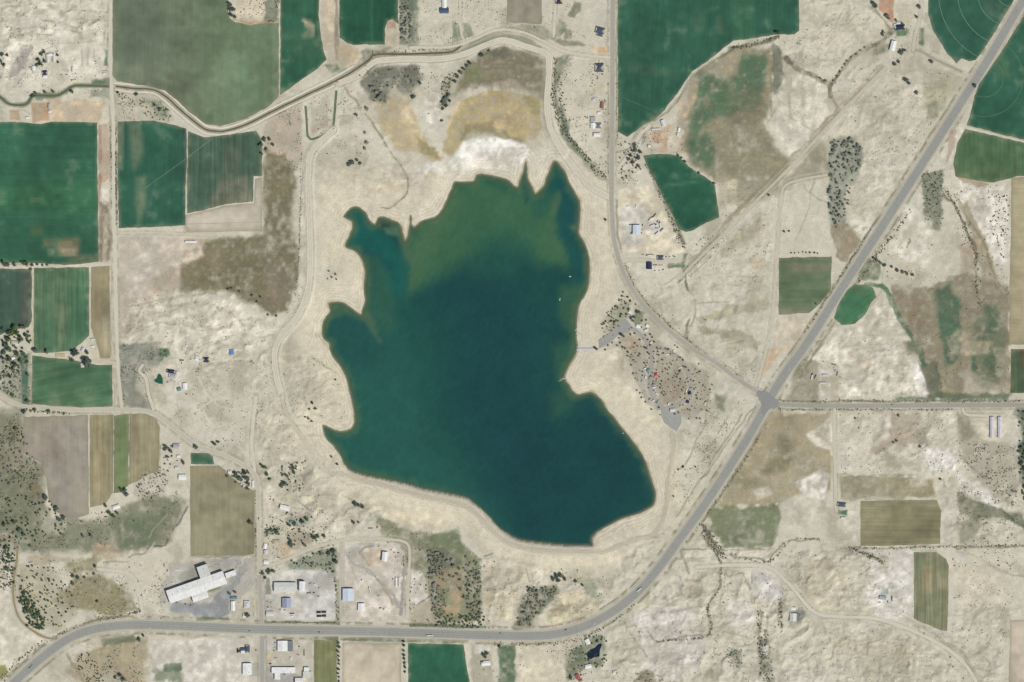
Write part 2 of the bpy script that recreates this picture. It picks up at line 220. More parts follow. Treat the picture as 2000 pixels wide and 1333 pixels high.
# name colour poly stripes(angle deg, strength, across scale) label ; patches: (poly,colour,feather,alpha)
FIELDS = [
 ((106,124,100),[(226,-110),(447,-110),(446,0),(445,20),(449,36),(460,44),(490,50),(520,46),(545,45),(545,190),(520,212),(480,232),(430,247),(402,243),(372,222),(347,197),(322,178),(300,171),(260,165),(229,159),(220,148),(220,0)],(90,.055,.10),'broad grey-green hay field north of the winding canal',
  [([(226,-110),(300,-110),(320,60),(300,165),(225,160)],(106,117,99),50,.7),([(430,-110),(545,-110),(545,200),(420,240)],(96,126,96),60,.6)]),
 ((44,92,70),[(548,-110),(632,-110),(624,0),(622,30),(627,70),(632,100),(638,117),(620,135),(590,155),(565,174),(547,187)],(90,.08,.10),'dark green crop strip beside the grey-green hay field',
  [([(590,38),(604,42),(615,50),(612,72),(592,76),(588,68),(600,60)],(176,162,136),5,.85),([(560,60),(600,60),(620,110),(580,110)],(60,98,76),20,.6)]),
 ((36,86,66),[(662,-110),(778,-110),(778,48),(766,38),(757,42),(752,58),(752,88),(715,87),(690,88),(678,84),(663,74)],(90,.08,.10),'dark green rectangular crop next to a strip of woodland',[([(724,-20),(728,-20),(730,80),(725,85)],(50,100,76),4,.7)]),
 ((43,90,72),[(1206,-110),(1561,-110),(1561,60),(1552,68),(1520,68),(1490,72),(1455,78),(1432,80),(1400,105),(1380,122),(1352,140),(1338,160),(1325,180),(1305,205),(1290,225),(1270,238),(1255,245),(1240,258),(1225,268),(1207,258)],(88,.08,.06),'large deep green alfalfa field bounded by the county road and a ditch',
  [([(1425,-20),(1468,-20),(1470,75),(1440,80)],(58,106,78),14,.7),([(1350,35),(1375,40),(1372,65),(1355,60)],(70,104,80),8,.6),([(1400,35),(1412,35),(1414,65),(1402,68)],(78,106,82),6,.6),([(1225,125),(1320,140),(1320,150),(1230,140)],(70,104,82),9,.6),([(1222,85),(1232,85),(1228,105)],(80,108,84),5,.5)]),
 ((45,91,75),[(1815,-110),(2045,-110),(1990,-16),(1960,34),(1938,72),(1906,118),(1893,120),(1878,114),(1868,124),(1850,105),(1835,80),(1822,60),(1813,30)],(60,.05,.08),'dark green pivot-watered field west of the highway with curved wheel tracks',[([(1925,5),(1960,10),(1945,35),(1925,30)],(76,104,86),10,.6)]),
 ((44,92,74),[(2100,-90),(2100,290),(2000,274),(1960,264),(1888,245),(1893,230),(1900,200),(1912,165),(1930,140),(1962,92),(1992,44),(2030,-20)],(100,.05,.08),'dark green pivot-watered field east of the highway with ring tracks',[([(1940,110),(1965,115),(1975,150),(1950,150)],(76,106,80),14,.6)]),
 ((72,106,76),[(1885,252),(1960,270),(2000,279),(2100,296),(2100,345),(1985,344),(1975,348),(1940,357),(1900,352),(1867,345),(1862,320),(1870,280)],(90,.12,.10),'lighter green hay field below the ring-tracked pivot field',[([(1870,320),(1980,330),(1975,350),(1880,350)],(86,110,76),14,.6),([(1985,260),(1990,260),(1990,345),(1985,345)],(98,118,86),3,.5)]),
 ((170,159,129),[(1976,348),(2110,340),(2110,672),(1972,674),(1972,560)],(0,.06,.10),'pale tan stubble strip along the eastern edge',[([(2000,340),(2010,340),(2010,670),(2000,670)],(178,166,134),6,.5)]),
 ((39,90,70),[(1256,304),(1275,301),(1310,302),(1325,305),(1345,325),(1375,345),(1395,358),(1400,390),(1405,425),(1380,435),(1355,450),(1340,453),(1325,448),(1318,430),(1305,405),(1290,375),(1275,345),(1262,320)],(60,.05,.08),'small rounded dark green field east of the county road',[([(1296,362),(1365,352),(1366,356),(1297,367)],(72,116,88),3,.6),([(1390,360),(1402,390),(1405,425),(1390,425)],(60,98,78),6,.5)]),
 ((47,97,74),[(-110,242),(30,238),(80,243),(100,238),(190,240),(190,320),(192,440),(193,512),(130,518),(60,514),(0,513),(-110,512)],(0,.07,.10),'large green field at the west edge with brown bare patches',
  [([(110,468),(152,466),(152,500),(112,500)],(140,126,98),8,.8),([(85,468),(105,468),(105,482),(85,482)],(130,122,94),7,.7),([(118,485),(148,487),(145,498),(120,498)],(180,168,140),6,.7),([(95,488),(108,488),(106,498),(96,498)],(170,160,130),5,.7),([(58,388),(85,388),(85,393),(58,393)],(178,160,124),3,.8),([(60,445),(82,445),(80,458),(62,458)],(110,118,84),8,.6),([(0,370),(180,355),(185,420),(0,400)],(56,110,76),40,.7),([(160,500),(195,500),(195,515),(115,518)],(130,126,98),6,.6)]),
 ((44,92,74),[(230,238),(300,236),(345,245),(364,252),(365,320),(362,360),(362,440),(300,444),(232,446),(230,330)],(90,.07,.12),'blue-green crop east of the gravel road with pale streaks',
  [([(252,240),(275,242),(276,300),(262,330),(258,280)],(128,134,110),10,.7),([(268,350),(284,345),(286,400),(270,440),(264,400)],(116,130,102),8,.65),([(230,240),(240,240),(238,330),(231,330)],(150,145,122),4,.7),([(355,250),(367,250),(364,330),(350,360)],(60,90,84),8,.6)]),
 ((70,99,82),[(367,256),(400,269),(440,264),(500,256),(512,275),(512,345),(495,345),(494,394),(440,399),(400,411),(365,417)],(90,.20,.10),'patchy grey-green crop beside the scrub below the canal bend',
  [([(430,360),(480,350),(490,392),(430,396),(410,408)],(150,146,124),12,.75),([(450,290),(470,300),(440,390),(430,350)],(122,130,108),12,.6),([(470,265),(510,275),(510,340),(490,330)],(74,104,84),14,.5)]),
 ((197,187,169),[(363,420),(400,413),(440,402),(496,397),(498,349),(512,347),(512,452),(363,454)],(0,.05,.06),'L-shaped pale fallow plot next to the patchy crop',[([(363,445),(512,442),(512,454),(363,455)],(176,162,138),4,.6)]),
 ((62,92,78),[(-110,524),(62,526),(62,628),(55,640),(20,645),(0,655),(-110,660)],(90,.10,.08),'dim green field beside tall trees at the west edge',[([(45,530),(62,530),(61,630),(42,630)],(112,110,98),10,.7)]),
 ((80,119,90),[(66,524),(174,522),(174,655),(160,670),(140,686),(90,690),(66,690)],(90,.18,.06),'soft green striped pasture between two field tracks',
  [([(70,545),(130,540),(130,610),(75,620)],(100,130,100),20,.6),([(112,595),(125,595),(124,680),(114,680)],(124,138,108),5,.6),([(140,580),(174,560),(173,640),(150,660)],(66,110,82),16,.7)]),
 ((160,149,118),[(178,522),(214,520),(216,700),(196,700),(192,680),(184,660),(178,640)],(90,.08,.10),'narrow tan stubble strip beside the gravel road',[([(200,620),(215,620),(215,690),(205,690)],(188,178,152),6,.7)]),
 ((73,114,85),[(63,695),(130,702),(190,713),(219,713),(220,795),(160,796),(100,793),(62,789)],(10,.16,.05),'green pasture north of the lane with a few shade trees',[([(70,710),(100,705),(110,730),(75,735)],(96,128,98),12,.5),([(90,760),(170,750),(200,790),(100,790)],(88,122,90),18,.5)]),
 ((160,152,138),[(46,815),(172,811),(174,1005),(150,1012),(130,1012),(110,1000),(95,975),(91,940),(80,905),(62,895),(45,885)],(90,.04,.10),'bare grey-brown ploughed field south of the lane',[([(60,820),(120,820),(120,900),(60,880)],(170,158,140),30,.5)]),
 ((155,147,117),[(175.5,812),(222,810),(221,962),(205,985),(175.5,992)],(90,.16,.10),'striped tan stubble between the ploughed field and the green strip',[([(180,820),(200,820),(200,960),(182,970)],(166,150,116),10,.5)]),
 ((110,130,92),[(222.5,813),(240,809),(252,809),(251,948),(236,962),(222.5,964)],(90,.10,.12),'long narrow green strip running down the stubble field',[]),
 ((154,146,117),[(252.5,809),(285,808),(305,818),(312,835),(310,920),(290,928),(268,940),(252.5,947)],(90,.14,.10),'tan stubble block with rounded corner by the lane bend',[]),
 ((146,141,114),[(371,911),(428,910),(440,918),(452,932),(470,946),(497,960),(497,1083),(480,1086),(372,1086)],(90,.08,.10),'olive-tan stubble field with a curved corner north of the warehouse',[([(371,911),(430,911),(440,940),(371,935)],(158,146,116),14,.6)]),
 ((58,98,77),[(373,885),(408,886),(416,892),(418,907),(373,907)],(0,.05,.08),'tiny bright green plot at the tip of the stubble field',[]),
 ((92,114,88),[(1521,504),(1625,502),(1622,568),(1603,592),(1580,612),(1521,615)],(0,.08,.05),'muted green field left of the highway by a farm track',[([(1540,515),(1620,515),(1615,532),(1545,532)],(140,132,108),8,.6),([(1521,600),(1580,600),(1570,618),(1521,618)],(140,138,112),8,.6)]),
 ((62,110,80),[(1634,603),(1650,572),(1668,556),(1690,556),(1705,563),(1712,580),(1702,592),(1690,615),(1668,634),(1645,636),(1629,622)],(30,.08,.05),'kidney-shaped green meadow right of the highway',[([(1665,556),(1690,556),(1700,575),(1675,575)],(84,112,82),8,.6)]),
 ((148,142,112),[(1681,979),(1760,977),(1830,978),(1838,1000),(1836,1062),(1760,1066),(1681,1067)],(0,.12,.14),'brown field with faint green rows in the southeast',[([(1730,1000),(1830,1000),(1820,1050),(1735,1045)],(132,132,100),26,.6)]),
 ((128,130,102),[(1785,1079),(1828,1079),(1848,1092),(1853,1105),(1852,1180),(1850,1233),(1838,1232),(1785,1209)],(90,.24,.14),'striped green garden plot standing alone in the southeast',[([(1800,1105),(1825,1105),(1820,1160),(1805,1160)],(158,142,112),8,.7),([(1830,1130),(1850,1130),(1850,1150),(1832,1150)],(170,158,130),6,.6),([(1785,1080),(1800,1080),(1800,1120),(1786,1140)],(96,116,90),8,.5)]),
 ((128,131,92),[(613,1251),(658,1251),(658,1440),(613,1440)],(90,.18,.12),'olive-green hay strip south of the highway beside a tree row',[]),
 ((43,96,73),[(797,1257),(905,1259),(910,1290),(917,1333),(920,1440),(797,1440)],(80,.06,.06),'deep green field south of the highway at the bottom edge',[]),
 ((202,190,167),[(669,1255),(783,1257),(786,1440),(669,1440)],(70,.05,.05),'pale bare plot between two tree rows at the bottom edge',[]),
 ((201,188,166),[(1973,1212),(2110,1207),(2110,1440),(1968,1440)],(90,.04,.05),'pale tan fallow plot in the southeast corner',[]),
 ((78,100,76),[(1974,682),(2110,680),(2110,768),(1973,768)],(90,.18,.05),'mottled green and brown paddock at the east edge by the side road',[([(1995,680),(2030,690),(2030,720),(2000,715)],(130,104,84),10,.7)]),
 ((150,145,128),[(993,-110),(1058,-110),(1058,48),(1025,46),(990,44)],(90,.08,.06),'grey fallow rectangle north of the reservoir ditch',[]),
]
FLAT = [f[1] for f in FIELDS] + [l[1] for l in LOTS] + [p[1] for p in PONDS] + [
 [(515,1100),(660,1090),(800,1070),(800,1210),(515,1212)],[(315,1090),(500,1090),(500,1212),(315,1212)],[(440,1245),(610,1245),(610,1345),(440,1345)],[(1205,360),(1340,360),(1340,540),(1205,540)],[(1180,570),(1300,640),(1400,720),(1390,830),(1290,820),(1230,700),(1170,690)],[(60,80),(215,80),(215,238),(0,238),(0,190),(60,170)],[(1120,-20),(1190,-20),(1190,330),(1130,260)],[(1740,30),(1800,30),(1790,130),(1735,120)],[(300,860),(365,860),(368,950),(305,940)],[(1600,700),(1645,700),(1645,790),(1600,790)],[(1890,805),(1970,805),(1970,865),(1890,865)]]

# ------------------------------------------------------------------ ground cover (soil and plant colours of the land itself)
SO, PA, TA, OL, GG, DG, BR, GR = (206,199,179), (224,218,203), (192,184,160), (124,118,92), (130,127,107), (90,106,82), (180,154,123), (172,168,160)
SAND = (216,206,181); OCH = (174,158,118)
P = [  # (outline, colour, feather, strength)
 ([(0,0),(210,0),(212,150),(120,160),(0,180)],(217,210,194),30,.6),
 ([(14,152),(30,120),(60,82),(68,92),(45,135),(22,156)],(166,161,151),5,.8),
 ([(204,97),(213,97),(212,132),(203,128)],(84,108,82),3,.8), ([(178,158),(215,155),(214,166),(178,168)],(88,106,84),4,.75),
 ([(68,182),(108,180),(106,190),(66,196)],(92,106,86),4,.7), ([(172,175),(212,172),(210,190),(176,192)],(150,146,128),5,.7),
 ([(100,196),(205,197),(195,240),(100,238)],(199,178,148),4,.85), ([(62,203),(96,201),(98,238),(64,238)],(178,147,112),4,.85), ([(20,216),(38,214),(38,234),(20,234)],(180,150,114),3,.85),
 ([(194,242),(212,240),(214,350),(196,360)],(186,160,136),3,.8), ([(192,240),(197,240),(199,510),(192,510)],(150,124,104),2,.6), ([(197,366),(214,364),(216,395),(196,395)],(216,209,192),3,.8),
 ([(195,396),(216,396),(217,510),(196,512)],(132,120,100),4,.85), ([(202,416),(213,414),(208,515),(200,515)],(192,182,160),4,.8),
 ([(225,180),(300,180),(330,215),(342,240),(230,238)],(176,168,148),8,.6), ([(290,195),(318,198),(330,225),(300,230)],(140,140,120),8,.7),
 ([(462,-100),(545,-100),(545,45),(500,50),(462,42)],(196,184,160),5,.8), ([(515,-100),(547,-100),(547,46),(520,44)],(132,128,110),5,.85), ([(456,38),(500,44),(545,40),(545,52),(480,52)],(160,132,104),4,.6),
 ([(634,-100),(658,-100),(660,80),(700,90),(660,140),(640,120),(628,60)],(194,180,154),5,.85), ([(655,-100),(661,-100),(661,120),(654,120)],(140,132,112),1.5,.7),
 ([(753,40),(772,44),(784,88),(754,90)],(204,190,164),4,.9), ([(754,38),(770,40),(772,54),(756,56)],(168,138,108),4,.8),
 ([(779,-100),(806,-100),(806,86),(781,88)],(122,122,104),4,.85),
 ([(660,95),(700,92),(705,118),(672,130),(656,118)],(190,170,136),6,.7), ([(636,128),(656,124),(672,138),(650,148)],(84,104,82),4,.8), ([(705,100),(735,96),(760,95),(740,110),(712,135)],(118,116,96),6,.6),
 ([(515,225),(585,205),(592,290),(580,335),(530,335),(518,290)],(176,161,140),8,.75), ([(608,215),(640,190),(642,246),(612,262)],(176,170,154),6,.6), ([(606,252),(640,234),(640,246),(610,262)],(180,152,120),4,.6),
 ([(620,290),(690,265),(720,285),(715,325),(640,332),(616,320)],(180,173,152),10,.6),
 ([(516,292),(560,300),(580,360),(572,430),(584,520),(578,560),(558,604),(530,612),(490,592),(450,570),(352,572),(352,500),(400,470),(440,462),(514,458)],(124,116,90),7,.9),
 ([(352,500),(420,480),(440,520),(352,540)],(150,134,110),18,.6), ([(520,500),(560,520),(560,600),(520,600)],(142,128,110),12,.6), ([(560,550),(580,520),(586,560),(560,605)],(126,118,104),6,.7), ([(440,520),(500,500),(520,560),(450,565)],(120,112,84),15,.5),
 ([(585,330),(598,330),(598,560),(575,600),(570,590),(584,540)],(204,196,180),3,.7),
 ([(232,460),(350,460),(352,560),(300,590),(262,640),(232,664)],(190,178,160),6,.8), ([(260,470),(300,470),(310,540),(250,580)],(206,196,182),22,.6), ([(300,540),(350,520),(350,565),(300,580)],(168,150,126),12,.5), ([(352,462),(400,470),(400,500),(352,522)],(206,192,172),8,.8), ([(360,463),(395,463),(395,482),(360,482)],(190,162,134),4,.6),
 ([(352,520),(400,508),(400,560),(352,568)],(132,124,100),8,.5),
 ([(250,600),(380,570),(450,580),(520,620),(520,680),(380,700),(290,670)],(212,204,186),20,.6), ([(240,640),(290,600),(320,610),(260,670)],(186,176,158),14,.6),
 ([(232,672),(290,670),(330,688),(306,716),(272,732),(268,760),(298,798),(242,792),(233,720)],(146,141,127),5,.85), ([(310,680),(330,678),(334,692),(320,698),(312,694)],(92,112,84),3,.9), ([(305,765),(325,755),(330,790),(310,795)],(170,166,140),8,.6),
 ([(300,720),(370,715),(380,760),(330,770)],(200,193,178),10,.5), ([(345,800),(372,798),(372,825),(350,835)],(170,162,138),6,.5),
 ([(0,700),(60,690),(62,795),(20,780),(0,760)],(150,145,126),8,.7), ([(40,690),(56,690),(54,790),(42,790)],(70,104,82),3,.75), ([(57,690),(62,690),(62,780),(56,780)],(172,166,142),1.5,.8),
 ([(-80,800),(44,800),(44,890),(80,910),(90,950),(60,990),(-80,960)],(140,136,116),12,.8), ([(20,880),(80,900),(60,940),(20,930)],(196,190,174),8,.6),
 ([(-80,820),(44,812),(46,890),(84,912),(92,1000),(-80,1060)],(140,133,111),9,.75), ([(-80,910),(70,920),(100,1010),(200,1015),(300,962),(366,980),(330,1062),(250,1080),(60,1082),(-80,1060)],(136,131,108),10,.85), ([(220,1012),(330,996),(305,1050),(270,1076),(232,1072)],(118,122,98),10,.8), ([(60,940),(78,940),(80,975),(64,970)],(158,138,110),5,.6),
 ([(80,1010),(130,1020),(120,1045),(80,1040)],(196,190,174),8,.6), ([(260,930),(330,930),(320,960),(260,975)],(190,184,168),6,.7),
 ([(45,1082),(180,1092),(180,1066),(225,1060),(245,1090),(60,1104)],(176,162,136),6,.8), ([(185,1060),(215,1062),(210,1075),(185,1075)],(176,154,124),5,.6), ([(120,1095),(185,1090),(185,1115),(130,1118)],(138,128,94),7,.75),
 ([(150,1125),(218,1130),(240,1150),(278,1192),(212,1202),(140,1182),(104,1172)],(148,137,106),6,.85), ([(190,1110),(222,1108),(262,1155),(275,1190),(240,1150),(215,1128)],(204,197,182),4,.6),
 ([(-80,1090),(24,1095),(24,1195),(90,1250),(40,1310),(-80,1340)],(214,206,187),10,.7), ([(30,1100),(110,1110),(150,1200),(110,1235),(60,1220),(32,1170)],(168,160,134),12,.7), ([(-60,1300),(10,1300),(18,1320),(-60,1340)],(132,130,72),4,.8),
 ([(150,1278),(260,1245),(292,1242),(282,1340),(170,1345),(132,1312)],(162,149,120),8,.85), ([(200,1250),(262,1240),(266,1250),(205,1262)],(116,118,92),4,.7), ([(292,1250),(505,1246),(505,1440),(292,1440)],(209,203,189),4,.85), ([(296,1310),(350,1304),(352,1333),(300,1333)],(128,132,106),6,.7), ([(320,1300),(352,1296),(354,1310),(322,1312)],(108,120,92),3,.7),
 ([(318,1150),(330,1105),(410,1090),(497,1088),(498,1140),(448,1200),(446,1206),(400,1206),(330,1190),(310,1170)],(178,173,162),6,.85), ([(330,1178),(405,1178),(445,1140),(470,1108),(488,1112),(450,1160),(447,1205),(400,1206),(335,1192)],(147,149,149),5,.92), ([(372,1112),(386,1110),(388,1126),(364,1138),(352,1130)],(158,154,144),6,.6), ([(412,1092),(488,1092),(480,1110),(415,1115)],(160,157,150),6,.6), ([(404,1152),(430,1146),(430,1150),(406,1160)],(128,128,98),2,.8), ([(448,1170),(500,1165),(500,1210),(448,1210)],(192,184,164),4,.8),
 ([(385,1206),(446,1206),(446,1210),(385,1212)],(106,118,88),1.5,.7),
 ([(500,690),(560,680),(640,720),(680,800),(660,830),(620,820),(580,800),(556,770)],(192,183,160),18,.6), ([(590,720),(640,720),(676,770),(676,810),(650,820),(600,790)],(178,170,148),14,.55),
 ([(500,810),(560,800),(610,880),(600,930),(520,900),(500,860)],(196,186,162),16,.5), ([(520,870),(545,870),(550,905),(530,910)],(170,164,142),8,.5), ([(560,930),(600,910),(620,930),(580,960),(560,965)],(164,158,140),8,.6),
 ([(515,940),(640,930),(700,1000),(690,1040),(600,1060),(516,1050)],(202,193,172),15,.5), ([(600,960),(650,950),(660,990),(620,1000)],(182,172,144),10,.5), ([(580,1010),(600,1005),(602,1025),(570,1030),(560,1015)],(150,146,128),6,.6), ([(566,1040),(600,1035),(620,1045),(600,1070),(566,1075)],(160,148,128),6,.7), ([(545,1060),(570,1060),(570,1095),(548,1095)],(190,166,136),4,.7),
 ([(515,1030),(545,1028),(548,1042),(516,1048)],(130,130,108),4,.7), ([(560,1098),(640,1070),(662,1072),(655,1130),(620,1115),(560,1115)],(132,132,112),6,.7),
 ([(515,1122),(580,1112),(650,1118),(660,1150),(657,1205),(640,1212),(516,1212)],(198,194,184),4,.9), ([(585,1118),(640,1114),(652,1150),(654,1195),(600,1205),(590,1160)],(188,185,178),10,.7), ([(590,1180),(640,1175),(630,1205),(595,1205)],(204,200,192),10,.6), ([(515,1213),(664,1215),(664,1220),(515,1218)],(86,108,82),1.5,.8), ([(656,1130),(663,1130),(663,1212),(656,1212)],(140,138,118),2,.7), ([(520,1128),(527,1128),(527,1160),(520,1160)],(120,116,96),2,.6),
 ([(671,1066),(796,1064),(796,1205),(778,1212),(671,1212)],(200,191,177),3,.9), ([(675,1068),(740,1062),(742,1068),(704,1075),(690,1090),(680,1092)],(168,164,156),4,.7), ([(768,1062),(794,1064),(794,1076),(770,1072)],(160,156,146),3,.6), ([(716,1075),(745,1070),(748,1100),(722,1104)],(204,186,158),5,.8),
 ([(514,1245),(611,1245),(611,1440),(514,1440)],(192,185,170),3,.85), ([(518,1245),(540,1245),(540,1272),(518,1275)],(190,186,178),3,.7), ([(518,1300),(590,1320),(585,1345),(518,1345)],(166,163,157),4,.85), ([(490,1295),(506,1295),(506,1320),(490,1320)],(168,166,160),2,.8), ([(516,1276),(534,1276),(532,1300),(516,1300)],(198,180,150),4,.7), ([(615,1243),(660,1244),(660,1250),(615,1250)],(100,116,84),1.5,.7), ([(668,1244),(790,1246),(790,1254),(668,1254)],(118,122,96),1.5,.7), ([(795,1246),(915,1248),(915,1257),(795,1256)],(150,144,118),2,.7),
 ([(700,160),(722,132),(760,123),(818,126),(822,165),(800,186),(772,168),(758,190),(748,205),(722,196)],(120,115,100),7,.85), ([(940,98),(985,88),(1040,100),(1066,112),(1068,150),(1062,195),(1010,172),(950,166),(905,178),(885,186),(905,140)],(128,120,98),8,.88), ([(950,95),(1000,92),(1000,110),(930,110)],(112,108,94),6,.6), ([(910,130),(940,120),(950,160),(900,172)],(130,128,92),10,.6), ([(960,160),(1010,155),(1020,175),(965,172)],(182,170,148),6,.6),
 ([(878,228),(900,196),(960,176),(1020,184),(1058,192),(1060,255),(1050,278),(1030,270),(1010,284),(975,262),(930,256),(906,268),(896,290),(880,308),(862,304),(874,262)],OCH,7,.9), ([(1025,190),(1062,180),(1064,230),(1040,230)],(150,142,100),8,.6), ([(905,245),(950,238),(985,252),(1020,276),(1000,290),(960,264),(925,264),(900,275)],(146,136,106),7,.75), ([(960,225),(995,225),(995,262),(970,258)],(164,146,120),9,.5),
 ([(728,206),(765,192),(800,204),(822,260),(850,295),(878,308),(850,322),(820,302),(775,290),(745,252)],(180,162,124),9,.75), ([(815,270),(850,290),(860,312),(820,300)],(140,132,92),5,.7), ([(770,185),(800,190),(806,240),(780,230)],(200,186,156),10,.6), ([(830,180),(860,150),(862,250),(835,260)],(212,205,190),8,.7), ([(864,160),(886,150),(874,200),(862,215)],(130,126,108),6,.7), ([(885,200),(905,192),(886,228),(874,250)],(206,188,160),5,.7),
 ([(806,335),(830,318),(880,312),(906,278),(950,266),(1000,272),(1034,292),(1026,320),(1000,338),(940,330),(890,350),(860,346),(830,344)],(228,224,213),6,1.0), ([(798,332),(832,340),(864,350),(874,372),(852,402),(814,438),(794,442),(800,418),(838,384),(834,352)],(224,219,206),5,.8), ([(900,318),(950,300),(1000,300),(1020,325),(940,330)],(216,204,188),8,.6),
 ([(760,336),(826,340),(866,350),(868,400),(812,442),(788,440),(758,420),(716,412),(715,404),(760,398),(800,372)],(196,187,170),6,.8), ([(836,332),(856,340),(852,372),(826,392),(822,376)],(170,159,141),5,.75), ([(716,402),(740,398),(760,408),(754,420),(735,428),(720,420)],(160,150,138),4,.85), ([(788,436),(810,420),(850,398),(876,372),(874,362),(850,380),(812,404),(798,430)],(222,214,198),3,.8),
 ([(625,330),(720,320),(790,330),(800,360),(700,390),(660,420),(625,400)],(210,199,174),16,.7), ([(720,360),(790,355),(796,372),(730,384)],(200,184,150),7,.6), ([(650,480),(662,480),(662,500),(690,512),(660,512),(640,505)],(168,158,118),3,.75), ([(655,380),(680,375),(690,392),(660,396)],(190,176,136),5,.6),
 ([(690,938),(800,972),(900,998),(950,1045),(1010,1078),(1160,1086),(1230,1062),(1240,1075),(1150,1132),(1100,1136),(1040,1142),(1010,1110),(980,1085),(940,1050),(900,1020),(850,1046),(800,1036),(740,1002),(700,965)],(212,201,175),5,.9), ([(700,960),(780,985),(880,1005),(880,1030),(800,1025),(740,995)],(214,200,170),10,.6), ([(1040,1110),(1110,1100),(1110,1130),(1050,1136)],(208,204,190),6,.5),
 ([(736,1010),(800,1036),(850,1044),(895,1030),(905,1062),(940,1090),(942,1215),(850,1216),(830,1130),(802,1112),(780,1066),(740,1040)],(138,133,104),6,.85), ([(798,1110),(828,1118),(838,1175),(812,1200),(800,1180)],(210,203,190),6,.85), ([(836,1068),(870,1072),(900,1100),(870,1120),(838,1118)],(122,118,102),6,.7), ([(855,1112),(905,1108),(908,1175),(888,1185),(872,1150),(842,1142)],(168,148,118),7,.75), ([(862,1185),(902,1180),(900,1202),(872,1206)],(174,150,120),5,.7), ([(835,1040),(900,1040),(905,1080),(870,1070),(850,1065)],(118,124,92),6,.6),
 ([(905,1020),(925,1020),(960,1075),(948,1090),(918,1060)],(164,156,130),6,.6), ([(945,1092),(1000,1112),(1030,1116),(1024,1140),(1000,1212),(962,1216),(946,1190)],(204,192,166),6,.8), ([(945,1130),(965,1130),(966,1190),(946,1180)],(172,162,138),6,.6),
 ([(1028,1145),(1088,1144),(1096,1158),(1062,1188),(1042,1224),(1005,1228),(1012,1190)],(124,122,102),6,.85), ([(1010,1200),(1025,1200),(1020,1225),(1006,1228)],(128,112,92),3,.7), ([(1090,1155),(1150,1160),(1180,1182),(1130,1222),(1060,1222),(1075,1190)],(200,189,160),8,.8), ([(1078,1185),(1110,1182),(1110,1195),(1075,1205)],(160,150,120),5,.6), ([(1120,1115),(1145,1112),(1185,1185),(1170,1185),(1140,1150)],(150,146,120),5,.6),
 ([(805,1180),(850,1170),(850,1225),(800,1225)],(160,150,124),6,.6), ([(800,1218),(950,1222),(950,1228),(800,1226)],(90,106,82),2,.8),
 ([(920,1258),(960,1258),(975,1440),(925,1440)],(160,154,132),5,.7), ([(925,1256),(960,1256),(962,1272),(928,1275)],(212,206,194),4,.8), ([(974,1262),(1006,1260),(1008,1300),(1000,1440),(972,1440)],(96,114,86),4,.85), ([(1010,1262),(1100,1252),(1120,1300),(1080,1340),(1010,1340)],(210,199,174),8,.7),
 ([(1110,1280),(1146,1250),(1180,1240),(1186,1270),(1176,1300),(1150,1300),(1110,1330),(1104,1310)],(128,126,104),6,.8), ([(1120,1270),(1140,1262),(1140,1290),(1116,1300)],(100,112,88),5,.7),
 ([(800,-100),(816,-100),(816,85),(800,92)],(112,118,98),4,.75), ([(885,40),(898,55),(900,80),(884,85)],(112,120,92),3,.75), ([(905,45),(916,48),(926,70),(908,75)],(112,118,92),3,.7), ([(1105,32),(1122,2),(1138,2),(1136,22),(1122,38),(1112,34)],(130,128,104),3,.8), ([(1092,38),(1108,50),(1098,66),(1086,72)],(136,132,110),2.5,.75), ([(1104,58),(1116,60),(1116,76),(1102,76)],(134,130,108),2.5,.7), ([(1075,78),(1130,80),(1160,92),(1100,90)],(122,122,98),3,.7), ([(1152,92),(1187,89),(1187,107),(1152,103)],(204,186,156),3,.8), ([(1168,92),(1186,90),(1186,107),(1166,105)],(186,158,120),3,.8), ([(1145,160),(1190,158),(1190,182),(1150,182)],(206,194,164),6,.6),
 ([(930,72),(975,62),(1030,72),(1060,92),(1065,100),(1030,88),(985,74),(940,86),(905,104),(900,98)],(130,126,102),3,.7), ([(960,50),(1060,50),(1090,80),(1060,78),(1010,60)],(140,136,112),4,.7),
 ([(1084,116),(1112,108),(1100,130),(1086,170),(1092,205),(1104,235),(1112,265),(1140,300),(1185,352),(1170,350),(1135,312),(1100,272),(1082,210),(1080,160)],(126,124,104),3,.8), ([(1085,208),(1102,205),(1112,262),(1098,258)],(104,108,94),3,.7),
 ([(1214,322),(1248,310),(1252,340),(1214,360)],(196,190,172),6,.7), ([(1254,248),(1290,235),(1330,245),(1330,300),(1270,300),(1256,285)],(196,184,162),4,.8), ([(1274,258),(1292,256),(1292,278),(1276,280)],(182,148,122),3,.75), ([(1298,240),(1306,240),(1302,300),(1290,300)],(184,152,122),3,.6), ([(1328,262),(1356,262),(1352,300),(1326,302)],(186,166,140),5,.75), ([(1256,250),(1262,250),(1258,285),(1252,285)],(120,118,112),2,.6),
 ([(1352,150),(1386,124),(1440,92),(1508,94),(1510,200),(1490,238),(1512,290),(1548,320),(1522,345),(1440,345),(1400,354),(1340,320),(1330,250)],(144,136,110),7,.88), ([(1368,146),(1400,146),(1425,160),(1450,112),(1500,105),(1485,200),(1440,220),(1400,230),(1370,250),(1350,300),(1345,270),(1355,210)],(98,120,92),10,.9), ([(1345,290),(1380,250),(1400,290),(1390,330),(1350,325)],(100,121,93),10,.85), ([(1372,196),(1386,196),(1388,214),(1374,216)],(150,138,112),5,.7), ([(1420,180),(1500,170),(1490,230),(1430,260)],(126,118,96),22,.5), ([(1320,195),(1352,165),(1362,150),(1362,190),(1340,230),(1325,240)],(184,166,140),6,.75), ([(1395,120),(1445,100),(1440,150),(1400,146)],(176,164,138),8,.7),
